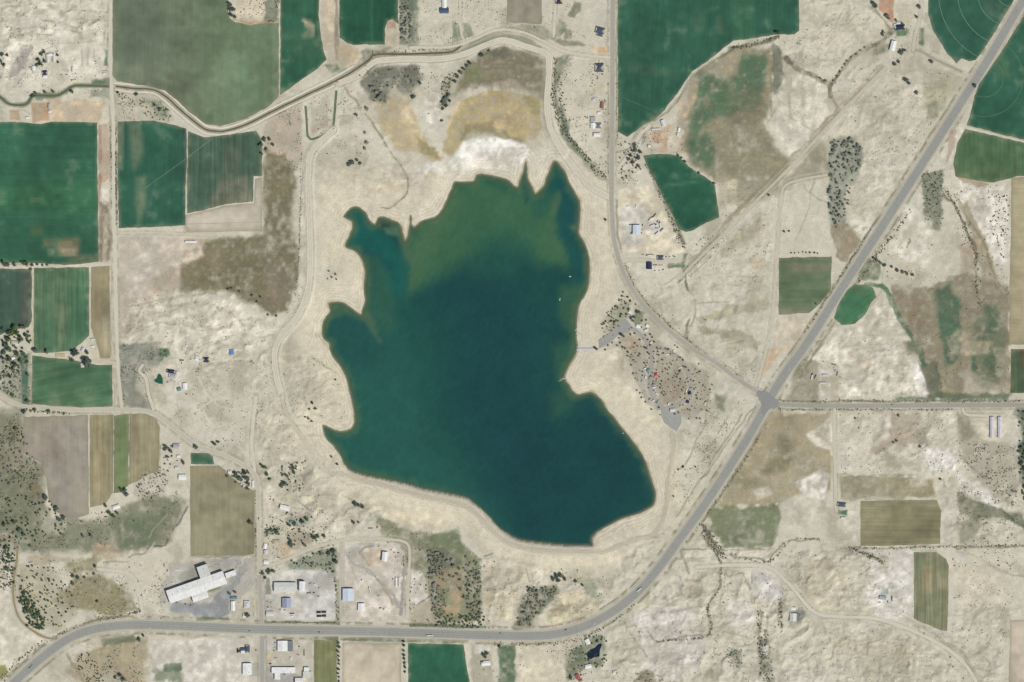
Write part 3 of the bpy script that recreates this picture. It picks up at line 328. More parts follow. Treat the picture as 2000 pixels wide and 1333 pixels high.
 ([(1508,84),(1526,96),(1531,140),(1526,175),(1516,186),(1508,182)],(122,117,99),3,.85), ([(1514,190),(1532,150),(1560,145),(1600,156),(1614,182),(1614,225),(1606,262),(1545,312),(1508,245)],(214,207,190),6,.8), ([(1536,150),(1546,152),(1548,232),(1538,230)],(170,162,142),3,.7), ([(1564,160),(1574,160),(1572,240),(1562,236)],(184,176,156),3,.6), ([(1500,225),(1514,232),(1520,270),(1505,262)],(212,204,186),5,.6),
 ([(1440,350),(1540,345),(1560,320),(1600,270),(1618,280),(1618,350),(1560,352),(1520,380),(1460,400),(1410,400)],(150,143,118),10,.75), ([(1400,350),(1440,352),(1445,400),(1405,410)],(190,178,150),8,.6),
 ([(1208,370),(1267,361),(1288,398),(1334,490),(1322,498),(1210,492)],(209,198,173),2,.92), ([(1211,405),(1262,402),(1258,455),(1250,482),(1214,486)],(194,190,180),7,.8), ([(1270,430),(1294,425),(1296,460),(1270,460)],(186,183,176),5,.7), ([(1210,500),(1330,500),(1320,530),(1230,540),(1212,520)],(205,198,182),4,.6), ([(1303,517),(1335,514),(1337,522),(1305,525)],(104,116,84),2,.85),
 ([(1432,450),(1492,416),(1496,448),(1444,482),(1420,500),(1400,505)],(166,159,132),8,.75), ([(1360,622),(1440,595),(1500,580),(1504,596),(1470,610),(1380,628)],(166,160,134),7,.8), ([(1365,640),(1450,650),(1490,670),(1480,690),(1430,660),(1370,655)],(160,150,122),7,.75), ([(1455,500),(1480,505),(1500,520),(1470,525)],(190,170,142),5,.6), ([(1520,620),(1590,618),(1560,680),(1510,700),(1512,640)],(204,190,166),6,.75), ([(1500,680),(1530,680),(1500,730),(1482,750),(1490,710)],(198,170,138),5,.8), ([(1420,660),(1440,668),(1428,700),(1416,690)],(168,160,132),5,.5),
 ([(1620,270),(1668,268),(1684,282),(1684,325),(1676,340),(1665,362),(1652,360),(1650,430),(1640,450),(1622,440),(1616,360)],(150,148,132),5,.75), ([(1623,440),(1650,436),(1682,470),(1655,512),(1632,502)],(152,137,112),4,.85),
 ([(1640,100),(1700,60),(1735,20),(1740,60),(1738,92),(1690,110),(1650,140)],(196,187,166),12,.5), ([(1718,-100),(1746,-100),(1746,45),(1738,42),(1718,20)],(172,132,106),3,.85), ([(1748,5),(1790,5),(1785,45),(1750,45)],(188,180,154),5,.6), ([(1750,58),(1775,58),(1772,72),(1752,70)],(96,116,88),3,.8), ([(1795,52),(1806,54),(1803,90),(1795,86)],(92,112,80),2.5,.8), ([(1704,96),(1742,84),(1740,100),(1720,112),(1702,110)],(140,134,112),4,.8), ([(1765,115),(1800,112),(1830,130),(1820,150),(1770,140)],(190,180,164),6,.7), ([(1800,180),(1850,140),(1880,150),(1850,200),(1820,230),(1805,215)],(164,158,128),10,.6), ([(1808,200),(1830,200),(1832,230),(1812,232)],(128,126,98),6,.6),
 ([(1860,215),(1890,130),(1902,150),(1890,240),(1868,300),(1850,340),(1835,330)],(212,204,188),5,.5), ([(1855,255),(1866,255),(1860,300),(1848,320)],(160,140,118),3,.6),
 ([(1800,340),(1840,330),(1842,370),(1838,450),(1815,450),(1802,420)],(128,126,106),4,.75), ([(1870,350),(1970,360),(1972,470),(1965,550),(1955,555),(1930,480),(1880,400)],(220,213,200),5,.7), ([(1862,340),(1890,348),(1940,360),(1920,366),(1880,358)],(160,140,112),3,.7), ([(1880,400),(1890,395),(1925,470),(1945,530),(1950,560),(1920,560),(1910,500)],(156,140,116),4,.7),
 ([(1660,420),(1770,400),(1820,430),(1825,500),(1800,532),(1740,500),(1700,490),(1690,480)],(218,210,194),10,.6), ([(1870,480),(1905,470),(1905,530),(1880,530)],(166,150,128),6,.8), ([(1835,460),(1868,440),(1880,530),(1850,540),(1838,500)],(196,188,170),6,.6),
 ([(1660,515),(1690,500),(1720,515),(1715,545),(1685,548)],(104,118,88),4,.75), ([(1712,535),(1800,545),(1800,565),(1740,560)],(190,184,166),5,.6),
 ([(1738,560),(1820,560),(1830,545),(1905,535),(1972,560),(1972,775),(1815,780),(1806,720),(1780,670),(1762,640),(1740,590)],(142,131,108),6,.86), ([(1738,568),(1765,570),(1800,580),(1812,620),(1800,650),(1780,640),(1760,610)],(138,121,99),8,.6), ([(1828,566),(1856,552),(1872,590),(1880,640),(1874,690),(1850,720),(1836,660)],(92,112,88),7,.9), ([(1890,640),(1930,600),(1965,640),(1965,740),(1920,760),(1890,700)],(112,118,94),12,.7), ([(1925,600),(1945,600),(1955,660),(1930,650)],(86,108,84),8,.7), ([(1850,670),(1870,640),(1900,650),(1880,690),(1855,695)],(184,172,146),10,.6), ([(1896,696),(1906,696),(1908,726),(1898,724)],(74,104,78),3,.8), ([(1920,700),(1945,690),(1948,740),(1925,730)],(90,108,82),7,.7), ([(1880,730),(1900,735),(1965,760),(1975,772),(1880,772)],(190,182,162),8,.6), ([(1940,680),(1975,680),(1972,770),(1955,760)],(170,160,136),6,.6), ([(1885,666),(1935,668),(1930,690),(1880,700)],(196,178,150),8,.6),
 ([(1795,715),(1825,706),(1832,720),(1838,778),(1812,775)],(120,116,98),3,.85), ([(1752,770),(1770,755),(1800,768),(1900,770),(1970,772),(1970,782),(1750,782)],(104,112,88),4,.75),
 ([(1700,600),(1728,592),(1745,600),(1762,645),(1785,668),(1772,690),(1790,735),(1812,775),(1752,776),(1620,776),(1585,700),(1640,648)],(216,208,190),4,.85), ([(1660,690),(1700,700),(1710,720),(1680,730)],(196,178,152),10,.5), ([(1770,700),(1785,694),(1800,730),(1815,772),(1800,774),(1778,730)],(228,222,212),4,.85), ([(1765,668),(1785,664),(1790,690),(1772,695)],(112,116,88),4,.8), ([(1545,760),(1560,700),(1600,705),(1600,786),(1530,786)],(150,143,122),5,.7), ([(1600,715),(1640,712),(1642,770),(1600,782)],(214,207,192),4,.8), ([(1601,738),(1618,738),(1618,763),(1601,763)],(188,176,146),2,.8), ([(1622,738),(1638,738),(1638,782),(1624,782)],(190,172,144),2,.8),
 ([(1505,806),(1620,808),(1626,960),(1600,965),(1560,962),(1515,986),(1400,990),(1430,930),(1470,860)],(160,148,120),6,.9), ([(1525,850),(1552,862),(1545,910),(1500,930),(1480,920),(1515,890)],(132,125,100),12,.8), ([(1440,930),(1480,935),(1500,950),(1450,955)],(136,130,104),10,.6), ([(1520,808),(1560,808),(1550,830),(1515,830)],(150,134,106),10,.5), ([(1552,942),(1600,920),(1622,930),(1610,975),(1570,965)],(222,216,204),5,.85), ([(1574,850),(1602,830),(1625,814),(1626,882),(1595,874)],(214,206,190),4,.8), ([(1470,960),(1500,950),(1510,965),(1480,975)],(214,206,192),6,.6),
 ([(1380,994),(1520,986),(1526,1010),(1510,1066),(1412,1070),(1392,1040)],(130,131,100),5,.88), ([(1385,990),(1440,988),(1440,1030),(1400,1030)],(146,140,108),10,.5), ([(1530,975),(1600,975),(1595,1030),(1530,1040)],(206,198,182),12,.5),
 ([(1636,806),(1866,806),(1866,925),(1640,925)],(208,200,182),5,.5), ([(1740,806),(1800,804),(1790,870),(1750,874),(1700,890),(1690,880),(1735,850)],(168,154,132),8,.75), ([(1790,830),(1815,830),(1812,870),(1795,872)],(150,142,122),7,.6), ([(1800,880),(1864,878),(1866,920),(1818,922)],(226,221,210),5,.85), ([(1725,880),(1750,890),(1760,915),(1730,910)],(170,160,138),6,.6), ([(1636,930),(1750,928),(1825,936),(1828,972),(1640,976)],(158,147,117),4,.88), ([(1775,935),(1810,930),(1815,950),(1780,955)],(210,202,184),6,.6), ([(1636,925),(1800,930),(1800,934),(1636,930)],(206,198,178),1,.7),
 ([(1868,806),(1885,806),(1890,815),(1926,850),(1930,860),(1986,870),(1990,960),(1975,995),(1930,962),(1880,900),(1870,850)],(164,158,140),8,.75), ([(1870,810),(1890,815),(1905,850),(1880,860)],(140,130,110),6,.6), ([(1895,812),(1966,812),(1966,862),(1920,862),(1895,830)],(206,197,174),4,.85), ([(1990,800),(2100,800),(2100,1000),(2010,990),(1992,930)],(98,104,90),6,.85), ([(1985,790),(2100,798),(2100,812),(1975,812)],(116,118,98),4,.6),
 ([(1867,922),(1900,935),(1935,958),(1938,985),(1985,1000),(1935,990),(1872,955)],(226,221,211),4,.9), ([(1868,958),(1900,975),(1940,990),(2000,1006),(2010,1036),(1960,1010),(1910,1015),(1875,1005)],(126,121,100),5,.8), ([(1720,1010),(1740,1010),(1740,1040),(1720,1040)],(160,150,120),8,.2),
 ([(1842,980),(1866,980),(1866,1068),(1842,1066)],(196,190,176),5,.7), ([(1870,1020),(1920,1010),(1900,1050),(1875,1070)],(136,130,110),6,.7), ([(1866,1080),(1890,1080),(1885,1098),(1868,1098)],(226,222,214),4,.8), ([(1865,1105),(1950,1100),(1970,1180),(1870,1190)],(210,199,176),14,.6),
 ([(1636,980),(1676,982),(1676,1065),(1640,1065)],(204,196,178),5,.6), ([(1637,996),(1654,996),(1654,1006),(1637,1006)],(70,104,76),2,.8), ([(1722,1150),(1734,1150),(1734,1164),(1722,1164)],(62,100,76),2,.85),
 ([(1700,1080),(1784,1080),(1784,1205),(1710,1210),(1690,1160)],(216,211,203),10,.65), ([(1580,1090),(1660,1108),(1650,1170),(1620,1200),(1560,1170)],(204,193,166),14,.6), ([(1590,1094),(1625,1092),(1620,1114),(1592,1112)],(172,160,138),6,.7), ([(1740,1250),(1800,1250),(1790,1300),(1745,1290)],(192,180,152),8,.6), ([(1640,1250),(1700,1235),(1735,1260),(1700,1290),(1640,1280)],(190,180,156),10,.5),
 ([(1230,1200),(1340,1180),(1380,1250),(1340,1333),(1260,1320)],(212,207,200),16,.6), ([(1470,1110),(1520,1120),(1530,1180),(1480,1170)],(212,208,202),10,.7), ([(1420,1170),(1470,1170),(1470,1230),(1425,1230)],(218,212,202),10,.6), ([(1538,1192),(1566,1192),(1576,1204),(1550,1226),(1538,1226)],(150,148,136),4,.7), ([(1566,1228),(1590,1212),(1600,1220),(1570,1232)],(160,152,126),4,.6), ([(1430,1270),(1446,1275),(1444,1300),(1426,1296)],(140,138,120),5,.7), ([(1480,1250),(1500,1245),(1510,1333),(1485,1333)],(136,132,114),5,.7), ([(1485,1262),(1500,1262),(1498,1280),(1488,1282)],(226,222,214),3,.8), ([(1250,1310),(1275,1312),(1290,1340),(1245,1340)],(150,140,116),4,.7), ([(1372,1025),(1385,1025),(1400,1070),(1382,1068)],(128,120,106),4,.75),
 ([(1400,1330),(1600,1300),(1640,1340),(1400,1350)],(208,202,188),14,.5),
 ([(1160,690),(1210,680),(1225,700),(1245,760),(1290,810),(1300,850),(1240,830),(1200,790),(1150,750)],(212,201,176),8,.8), ([(1214,704),(1220,704),(1218,722),(1212,718)],(176,164,124),2,.7),
 ([(1222,640),(1240,645),(1262,660),(1300,670),(1340,705),(1382,730),(1390,770),(1380,800),(1350,825),(1300,800),(1285,798),(1262,785),(1245,760),(1235,720),(1222,690),(1205,675)],(160,152,134),5,.85), ([(1290,750),(1340,745),(1345,780),(1300,790)],(160,142,122),9,.4), ([(1240,705),(1262,702),(1285,760),(1285,800),(1265,780),(1250,740)],(168,164,156),5,.7), ([(1180,620),(1215,585),(1235,590),(1232,615),(1205,640),(1175,655)],(156,150,126),6,.7), ([(1240,610),(1256,612),(1250,632),(1236,634)],(112,122,88),3,.7), ([(1222,662),(1245,665),(1244,690),(1222,690)],(176,152,128),6,.6),
 ([(1395,770),(1420,775),(1415,805),(1398,800)],(124,126,104),5,.75), ([(1390,720),(1450,760),(1440,790),(1400,770)],(198,192,174),6,.5), ([(1330,810),(1385,800),(1370,860),(1335,900)],(204,197,180),6,.5),
 ([(1155,395),(1190,390),(1205,480),(1215,560),(1190,590),(1150,620),(1150,560)],(210,200,176),10,.6),
]
L = [  # (line, half width, colour, strength)
 ([(380,722),(398,760),(425,790),(460,800),(500,788)],1.6,(220,213,197),.8), ([(318,760),(345,785),(385,800),(430,846),(470,880),(492,900)],1.8,(218,211,194),.75), ([(400,692),(450,703),(500,694),(536,690)],1.4,(220,213,197),.7), ([(505,680),(506,720),(505,770)],1.3,(188,179,158),.7), ([(511,680),(512,730),(511,770)],1.3,(218,211,194),.8), ([(528,700),(530,740),(548,768)],1.6,(216,208,190),.8), ([(552,768),(600,690),(612,672)],1.6,(216,208,190),.7), ([(500,800),(530,790),(550,770)],2.2,(216,208,190),.8), ([(415,760),(420,820),(412,860)],1.2,(184,175,152),.6), ([(450,720),(458,760),(452,800)],1.8,(178,170,148),.6), ([(330,820),(370,815),(380,840)],1.3,(184,175,152),.6), ([(555,800),(590,850),(625,890),(640,915)],1.2,(186,176,152),.7), ([(575,960),(590,940),(612,915),(618,905)],1.5,(150,143,122),.6),
 ([(130,20),(180,22),(205,40),(205,80)],1.2,(160,153,133),.7), ([(20,60),(60,52),(110,60)],1.2,(158,152,134),.6), ([(80,100),(120,85),(170,82)],1.2,(166,160,142),.6), ([(140,62),(158,64)],1.6,(140,134,116),.8), ([(80,40),(104,42)],1.6,(146,140,122),.7), ([(76,66),(100,70)],1.6,(146,140,122),.7), ([(138,52),(152,54)],1.3,(150,144,126),.7), ([(160,90),(162,130)],1.5,(160,154,136),.6), ([(172,92),(174,128)],1.5,(160,154,136),.6), ([(184,90),(186,120)],1.5,(166,160,142),.6), ([(20,20),(40,28),(60,18)],1.4,(160,154,138),.6), ([(250,600),(300,590),(350,580),(400,575)],2,(160,150,126),.6), ([(330,610),(360,600),(400,612)],2.2,(176,166,144),.6), ([(280,640),(330,632),(380,640)],2,(178,168,146),.6), ([(420,600),(450,610),(480,640)],2,(176,168,146),.6),
 ([(597,200),(599,240),(600,268),(608,278),(622,276),(650,260),(656,246),(659,177)],7.5,(214,207,190),.8), ([(600,210),(604,266),(616,268),(646,252),(652,190)],1.2,(188,180,160),.5),
 ([(715,222),(726,240),(740,262),(755,285),(768,305),(785,325),(796,345),(797,370),(790,386),(775,396),(762,406),(745,404)],1.6,(126,116,84),.8),
 ([(668,160),(680,178),(692,196),(702,212)],1.8,(132,124,100),.75), ([(660,152),(700,124),(720,104),(800,104)],3,(150,142,118),.4),
 ([(1622,190),(1621,170),(1627,158),(1640,140),(1655,120),(1672,106),(1690,96),(1715,84),(1738,68),(1744,58)],4.2,(100,100,82),.9), ([(1534,112),(1545,125),(1562,138),(1580,145),(1596,152),(1606,160),(1622,166)],5.0,(106,104,90),.9), ([(1622,168),(1624,190),(1640,220)],3,(140,128,108),.7), ([(1700,14),(1715,28),(1735,50),(1742,58)],2.5,(120,116,92),.6),
 ([(1724,130),(1640,212),(1570,288),(1500,356),(1430,424),(1340,530)],5.2,(146,134,108),.8), ([(1205,300),(1230,290),(1240,262),(1262,240),(1300,222),(1330,188),(1345,160),(1358,145),(1390,122),(1430,98),(1470,90),(1520,72)],2.6,(112,116,94),.75), ([(1425,94),(1450,92),(1490,84),(1518,74)],4,(104,104,90),.7),
 ([(1264,322),(1280,356),(1300,398),(1318,436),(1335,478)],4.5,(136,130,110),.7), ([(1338,498),(1334,520),(1338,540),(1344,566)],2.8,(96,106,82),.85), ([(1338,534),(1324,552)],2.2,(104,114,86),.8), ([(1346,532),(1362,514),(1384,500)],5,(162,156,136),.7), ([(1344,530),(1360,510),(1378,497)],1.5,(110,108,88),.7), ([(1350,538),(1370,520),(1388,502)],1.3,(118,114,92),.6), ([(1344,566),(1356,580),(1360,595),(1352,630),(1346,650)],1.3,(130,124,100),.7), ([(1346,625),(1342,660)],2.5,(110,112,90),.7), ([(1360,595),(1430,588)],1,(150,142,116),.6),
 ([(1840,362),(1848,385),(1862,395),(1872,420),(1882,440),(1892,462),(1902,478),(1906,500),(1907,535)],2.4,(116,105,84),.85), ([(1866,385),(1885,420),(1905,450),(1925,485),(1940,530),(1955,560)],2,(136,124,100),.7), ([(1775,465),(1778,470),(1772,485)],1.2,(104,96,80),.9),
 ([(1692,556),(1725,562),(1738,580),(1750,606),(1762,630),(1780,655),(1796,680),(1798,700),(1804,714)],5,(76,106,82),.85), ([(1830,706),(1832,730),(1838,760),(1838,778)],1.8,(92,100,80),.8),
 ([(1370,1042),(1384,1062),(1398,1082),(1408,1104),(1407,1130),(1404,1150),(1390,1168),(1382,1185),(1384,1205),(1387,1225),(1385,1240),(1365,1242),(1345,1242),(1310,1250),(1285,1254),(1274,1245),(1268,1235)],1.6,(120,115,95),.85), ([(1330,1073),(1400,1073),(1505,1073)],1,(120,114,96),.8), ([(1425,1082),(1440,1090),(1480,1092),(1500,1098),(1510,1086),(1525,1070),(1545,1056),(1600,1053)],1.8,(120,114,96),.8), ([(1328,1075),(1335,1090),(1342,1105),(1348,1122)],1.8,(124,118,98),.7), ([(1413,1110),(1416,1150),(1408,1180),(1412,1240)],2,(170,164,146),.6), ([(1487,1195),(1484,1240),(1492,1290),(1500,1333)],2.6,(140,134,112),.7), ([(1500,1200),(1498,1250),(1510,1270)],2,(146,140,120),.6), ([(1524,1175),(1522,1220)],2.6,(140,134,114),.7), ([(1532,1172),(1530,1215)],2,(150,142,120),.6), ([(1420,1235),(1470,1248)],1,(140,134,114),.6), ([(1212,1205),(1225,1225),(1245,1260),(1265,1285)],2.4,(122,120,100),.6), ([(1420,1105),(1422,1125),(1450,1120),(1456,1140)],1.4,(130,126,108),.7), ([(1455,1130),(1468,1150)],2,(110,106,98),.6),
 ([(1262,1310),(1240,1330)],2.5,(126,118,96),.7), ([(1295,1045),(1230,1052),(1200,1065)],2,(150,144,120),.5),
 ([(1660,1070),(1690,1080),(1712,1092),(1725,1100)],4.5,(150,144,126),.75), ([(1672,1080),(1690,1110),(1700,1145)],1.2,(150,144,124),.6), ([(1635,1072),(1672,1070)],3,(150,144,140),.7), ([(1672,1071),(1760,1070),(1870,1068)],1.5,(124,118,98),.6), ([(1870,1070),(1930,1069),(2010,1065)],2,(100,98,80),.8), ([(1960,1000),(1985,1020),(2010,1030)],3,(84,90,76),.7), ([(1870,1075),(1900,1085),(1935,1105),(1970,1120),(2010,1128)],2.2,(150,142,120),.6),
 ([(1772,1211),(1800,1224),(1830,1246),(1860,1266),(1884,1282)],4.2,(150,143,120),.75), ([(1888,1288),(1900,1310),(1915,1335)],4.2,(150,143,120),.75), ([(1900,1280),(1925,1268),(1935,1245)],1.8,(150,142,120),.6), ([(1680,1260),(1698,1256),(1720,1248)],2,(150,144,120),.6), ([(1697,1262),(1695,1280)],1.6,(130,126,104),.6), ([(1700,1258),(1740,1256),(1794,1248)],1,(220,213,198),.7),
 ([(1630,1262),(1652,1245)],4,(158,150,124),.6), ([(1570,1260),(1572,1240),(1590,1232)],1.5,(220,214,198),.6), ([(1560,1290),(1580,1275)],2,(156,148,122),.5),
 ([(1860,940),(1830,930),(1800,926)],1,(214,206,190),.4), ([(1636,926),(1700,930),(1790,928)],1,(118,112,90),.5), ([(1690,976),(1775,979),(1830,978)],1.2,(104,108,84),.7), ([(1866,800),(1867,850),(1866,920),(1866,1066)],1.6,(206,199,182),.8), ([(1870,880),(1890,905),(1930,935)],1.5,(130,122,102),.6),
 ([(335,872),(352,866)],3,(150,146,130),.4), ([(370,880),(371,1080)],1.2,(204,197,178),.8), ([(367,990),(350,1020),(330,1045),(322,1066),(300,1068)],1.8,(92,88,84),.85), ([(292,1060),(284,1080),(262,1084),(252,1090)],1.6,(84,84,84),.8), ([(330,1000),(290,1050)],1.2,(178,172,150),.7), ([(250,1098),(200,1098)],1.6,(130,124,104),.7), ([(365,965),(345,985)],1,(190,184,164),.6), ([(300,1060),(290,1075),(278,1090),(270,1100)],2,(206,199,182),.6),
 ([(130,1278),(150,1310),(170,1340)],3,(140,132,108),.7), ([(100,1300),(140,1330)],2,(166,160,140),.5), ([(122,1238),(180,1214),(230,1205),(275,1194)],2.4,(120,116,96),.65), ([(85,1260),(50,1290),(20,1320)],3.5,(140,136,112),.7),
 ([(445,1241),(505,1244)],1.2,(206,200,184),.8), ([(300,1232),(400,1236),(500,1240)],1.3,(212,204,188),.8), ([(60,1320),(110,1282),(160,1252),(220,1237),(300,1233)],2.2,(206,198,178),.7),
 ([(1180,1232),(1110,1254),(1050,1258),(960,1254)],1.6,(210,202,182),.7), ([(960,1225),(1060,1226),(1120,1215),(1180,1190)],2.4,(216,208,190),.8),
 ([(675,1078),(690,1102),(716,1112),(742,1138),(764,1160),(778,1185)],3.2,(160,157,150),.8), ([(791,1105),(786,1145),(783,1200)],4,(138,137,132),.85), ([(680,1095),(692,1125),(700,1140)],1.3,(160,152,138),.5), ([(704,1080),(712,1092),(719,1106)],2.6,(166,131,96),.85), ([(702,1078),(720,1068),(740,1067)],1.4,(120,112,96),.7), ([(748,1150),(760,1165),(766,1180)],2.2,(150,128,104),.6), ([(735,1130),(750,1142)],2.4,(140,128,112),.5),
 ([(815,1185),(838,1163)],1.2,(80,76,68),.9), ([(900,1030),(918,1065),(940,1090),(950,1105),(962,1130),(970,1150)],1.8,(212,205,190),.75), ([(948,1088),(962,1080)],1,(96,90,80),.8), ([(1028,1112),(1036,1138)],1.2,(130,120,100),.7), ([(1100,1150),(1090,1175)],1,(200,190,168),.6),
 ([(504,1000),(504,1050)],1.2,(110,112,90),.5), ([(668,968),(700,985),(720,995)],1.5,(130,126,104),.5), ([(585,978),(606,1000)],1.2,(112,106,92),.7),
 ([(500,815),(502,806),(510,802)],1.4,(104,98,84),.7), ([(497,865),(500,820)],1.2,(136,128,108),.5), ([(572,765),(595,780),(604,792)],3,(168,160,138),.5), ([(612,700),(640,718),(655,728)],1.6,(140,134,110),.6), ([(560,868),(584,876)],1,(150,142,120),.6), ([(580,932),(600,926),(614,910)],3,(150,144,124),.6), ([(600,690),(570,740),(556,765)],1.5,(212,203,180),.7), ([(620,655),(640,675),(654,690)],2,(150,144,116),.5),
 ([(1450,810),(1400,885),(1370,935)],1.2,(112,108,90),.7), ([(1432,800),(1400,850),(1370,900)],1,(128,122,104),.55), ([(1385,780),(1375,830),(1350,885),(1340,905)],1.1,(120,114,96),.6), ([(1455,815),(1410,885),(1370,945)],3,(214,206,188),.8), ([(1470,800),(1430,850),(1395,905),(1350,960),(1320,1010)],1.1,(110,106,88),.7), ([(1355,905),(1330,950)],2,(190,184,164),.4),
 ([(1310,950),(1300,1000),(1285,1035)],2.5,(190,178,146),.5), ([(1322,870),(1318,920),(1310,980)],3.5,(208,194,160),.6),
 ([(1516,798),(1560,800),(1625,801)],1.4,(126,122,98),.7), ([(1530,783),(1600,786),(1700,784),(1850,784),(2000,784)],1.6,(104,104,84),.7), ([(1640,800),(1860,800)],1.4,(140,134,110),.6),
 ([(1206,270),(1205,150),(1204,0)],1.6,(126,120,98),.6), ([(1187,0),(1187,100)],1.3,(140,132,108),.5), ([(1188,180),(1189,360)],1.3,(130,124,102),.55), ([(1205,390),(1207,450),(1212,485)],1.6,(118,114,92),.65), ([(1222,520),(1238,556),(1262,590),(1300,628),(1350,668)],1.3,(126,120,98),.65),
 ([(592,335),(587,400),(586,440),(582,500),(582,520)],.9,(112,110,92),.6), ([(226,250),(227,340),(229,440)],1.4,(84,90,78),.7), ([(215,240),(217,350)],1.6,(120,114,96),.5), ([(365,300),(362,400),(360,455)],1.6,(120,100,86),.5), ([(0,514),(60,516)],2.2,(120,124,92),.5), ([(64,526),(64,690)],1.2,(170,164,136),.8), ([(216,520),(219,700),(224,795)],1.6,(140,132,108),.6), ([(310,830),(312,920)],1.2,(104,104,82),.6), ([(497,960),(499,1085)],1.6,(96,108,80),.7), ([(372,1087),(497,1087)],1.5,(92,110,80),.7),
 ([(1470,88),(1520,70)],3,(96,100,86),.6), ([(1506,120),(1508,230)],1.2,(112,106,90),.6), ([(1545,232),(1580,250),(1612,262)],1.4,(150,142,118),.6), ([(1568,360),(1590,384),(1615,392)],1.3,(130,124,100),.6),
 ([(1560,740),(1610,660),(1650,595)],2.6,(126,120,98),.6), ([(1480,860),(1420,950),(1350,1050)],2.4,(150,144,118),.6), ([(1720,420),(1640,545),(1600,605)],2.2,(112,106,92),.7), ([(1860,200),(1800,290),(1740,385),(1700,450)],2.2,(150,144,118),.55), ([(1760,420),(1700,515),(1660,575)],2.2,(132,126,102),.6),
]

# ------------------------------------------------------------------ terrain sheet
STEP = 2.0
xs = np.arange(-90, 2090.1, STEP); ys = np.arange(-90, 1424.1, STEP)
out = 90 * 1.35 ** np.arange(1, 21)
ax_x = np.concatenate([xs[0] - out[::-1] + 90, xs, xs[-1] + out - 90]); ax_y = np.concatenate([ys[0] - out[::-1] + 90, ys, ys[-1] + out - 90])
GX, GY = np.meshgrid(ax_x, ax_y); NY, NX = GX.shape
warp1 = (fbm(GX, GY, 22, 4, 1) - .5); warp2 = (fbm(GX, GY, 22, 4, 3) - .5)
patch = fbm(GX, GY, 46, 5, 2); fine = fbm(GX, GY, 9, 3, 5)
def sl(x0, x1, y0, y1):
    return (slice(max(0, np.searchsorted(ax_y, y0)), min(NY, np.searchsorted(ax_y, y1) + 1)), slice(max(0, np.searchsorted(ax_x, x0)), min(NX, np.searchsorted(ax_x, x1) + 1)))
def pbox(poly, m):
    a = np.asarray(poly, float); return sl(a[:, 0].min() - m, a[:, 0].max() + m, a[:, 1].min() - m, a[:, 1].max() + m)
def lrast(line, maxd):
    """distance to a polyline over its box of the grid, exact up to maxd"""
    s = pbox(line, maxd); D = np.full(GX.shape, maxd * 1.0)
    for i in range(len(line) - 1):
        q = pbox([line[i][:2], line[i + 1][:2]], maxd + 2); D[q] = np.minimum(D[q], ldist([line[i], line[i + 1]], GX[q], GY[q]))
    return s, D[s]
def fsdf(poly, X, Y, maxd, xa, ya):
    D = np.full(X.shape, float(maxd)); ins = np.zeros(X.shape, bool); n = len(poly)
    for i in range(n):
        (ax, ay), (bx, by) = poly[i], poly[(i + 1) % n]; j0, j1 = np.searchsorted(ya, min(ay, by) - maxd), np.searchsorted(ya, max(ay, by) + maxd) + 1; i0, i1 = np.searchsorted(xa, min(ax, bx) - maxd), np.searchsorted(xa, max(ax, bx) + maxd) + 1
        q = (slice(j0, j1), slice(i0, i1)); D[q] = np.minimum(D[q], ldist([poly[i], poly[(i + 1) % n]], X[q], Y[q]))
        if ay != by:
            r0, r1 = np.searchsorted(ya, min(ay, by)), np.searchsorted(ya, max(ay, by)); ins[r0:r1] ^= X[r0:r1] < (bx - ax) * (Y[r0:r1] - ay) / (by - ay) + ax
    return np.where(ins, -D, D)
LAKE = [tuple(p) for p in catmull(LAKE + [LAKE[0]], 5)[:-1]]; LS = pbox(LAKE, 160); lake_sd = fsdf(LAKE, GX[LS], GY[LS], 100, ax_x[LS[1]], ax_y[LS[0]])
SDL = np.full(GX.shape, 999.0); SDL[LS] = lake_sd + (fine[LS] - .5) * 4.5 * np.clip(np.abs(lake_sd) / 4, 0.45, 1)
# relief
flat = np.ones(GX.shape)
for q in FLAT:
    s = pbox(q, 26); flat[s] = np.minimum(flat[s], smooth(4, 24, sdf(q, GX[s], GY[s])))
for nm, ln, w, c, wb in ROADS + [('h', HWY, 26, 0, 0)] + [(a, b, c + 3, d, 0) for a, b, c, d in CANALS]:
    s, d = lrast(ln, w * .6 + 20); flat[s] = np.minimum(flat[s], smooth(w * .6 + 2, w * .6 + 18, d))
BAD = [([(0,0),(212,0),(212,90),(100,80),(60,170),(0,185)],1.0),([(232,600),(380,572),(450,580),(540,640),(530,700),(400,720),(260,690)],1.0),([(500,690),(680,700),(690,830),(640,860),(680,930),(740,1000),(690,1040),(520,1000),(500,930)],.9),
 ([(1230,1040),(1560,1080),(1700,1200),(1990,1200),(1990,1400),(1180,1400),(1190,1240)],1.1),([(1560,1080),(1720,1075),(1780,1220),(1560,1200)],1.2),([(1560,640),(1740,590),(1800,770),(1540,780)],.8),([(1650,140),(1850,180),(1700,460),(1650,430)],.7),([(1550,0),(1710,0),(1640,150),(1530,140)],.7),([(700,300),(860,330),(830,420),(640,420)],.4),([(950,1090),(1190,1150),(1180,1220),(950,1220)],1.0),([(800,0),(1190,0),(1190,330),(1080,200)],.3),([(1220,540),(1520,400),(1500,680),(1440,730)],.55),([(1860,360),(1970,360),(1965,560)],.5),([(1360,830),(1440,760),(1330,1000)],.5),([(1640,800),(1990,800),(1990,1060),(1860,1070)],.7)]
bad = np.full(GX.shape, .15)
for q, a in BAD:
    s = pbox(q, 40); bad[s] = np.maximum(bad[s], a * smooth(30, -10, sdf(q, GX[s], GY[s]) + warp1[s] * 30))
rx, ry = GX + warp1 * 26, GY + warp2 * 26
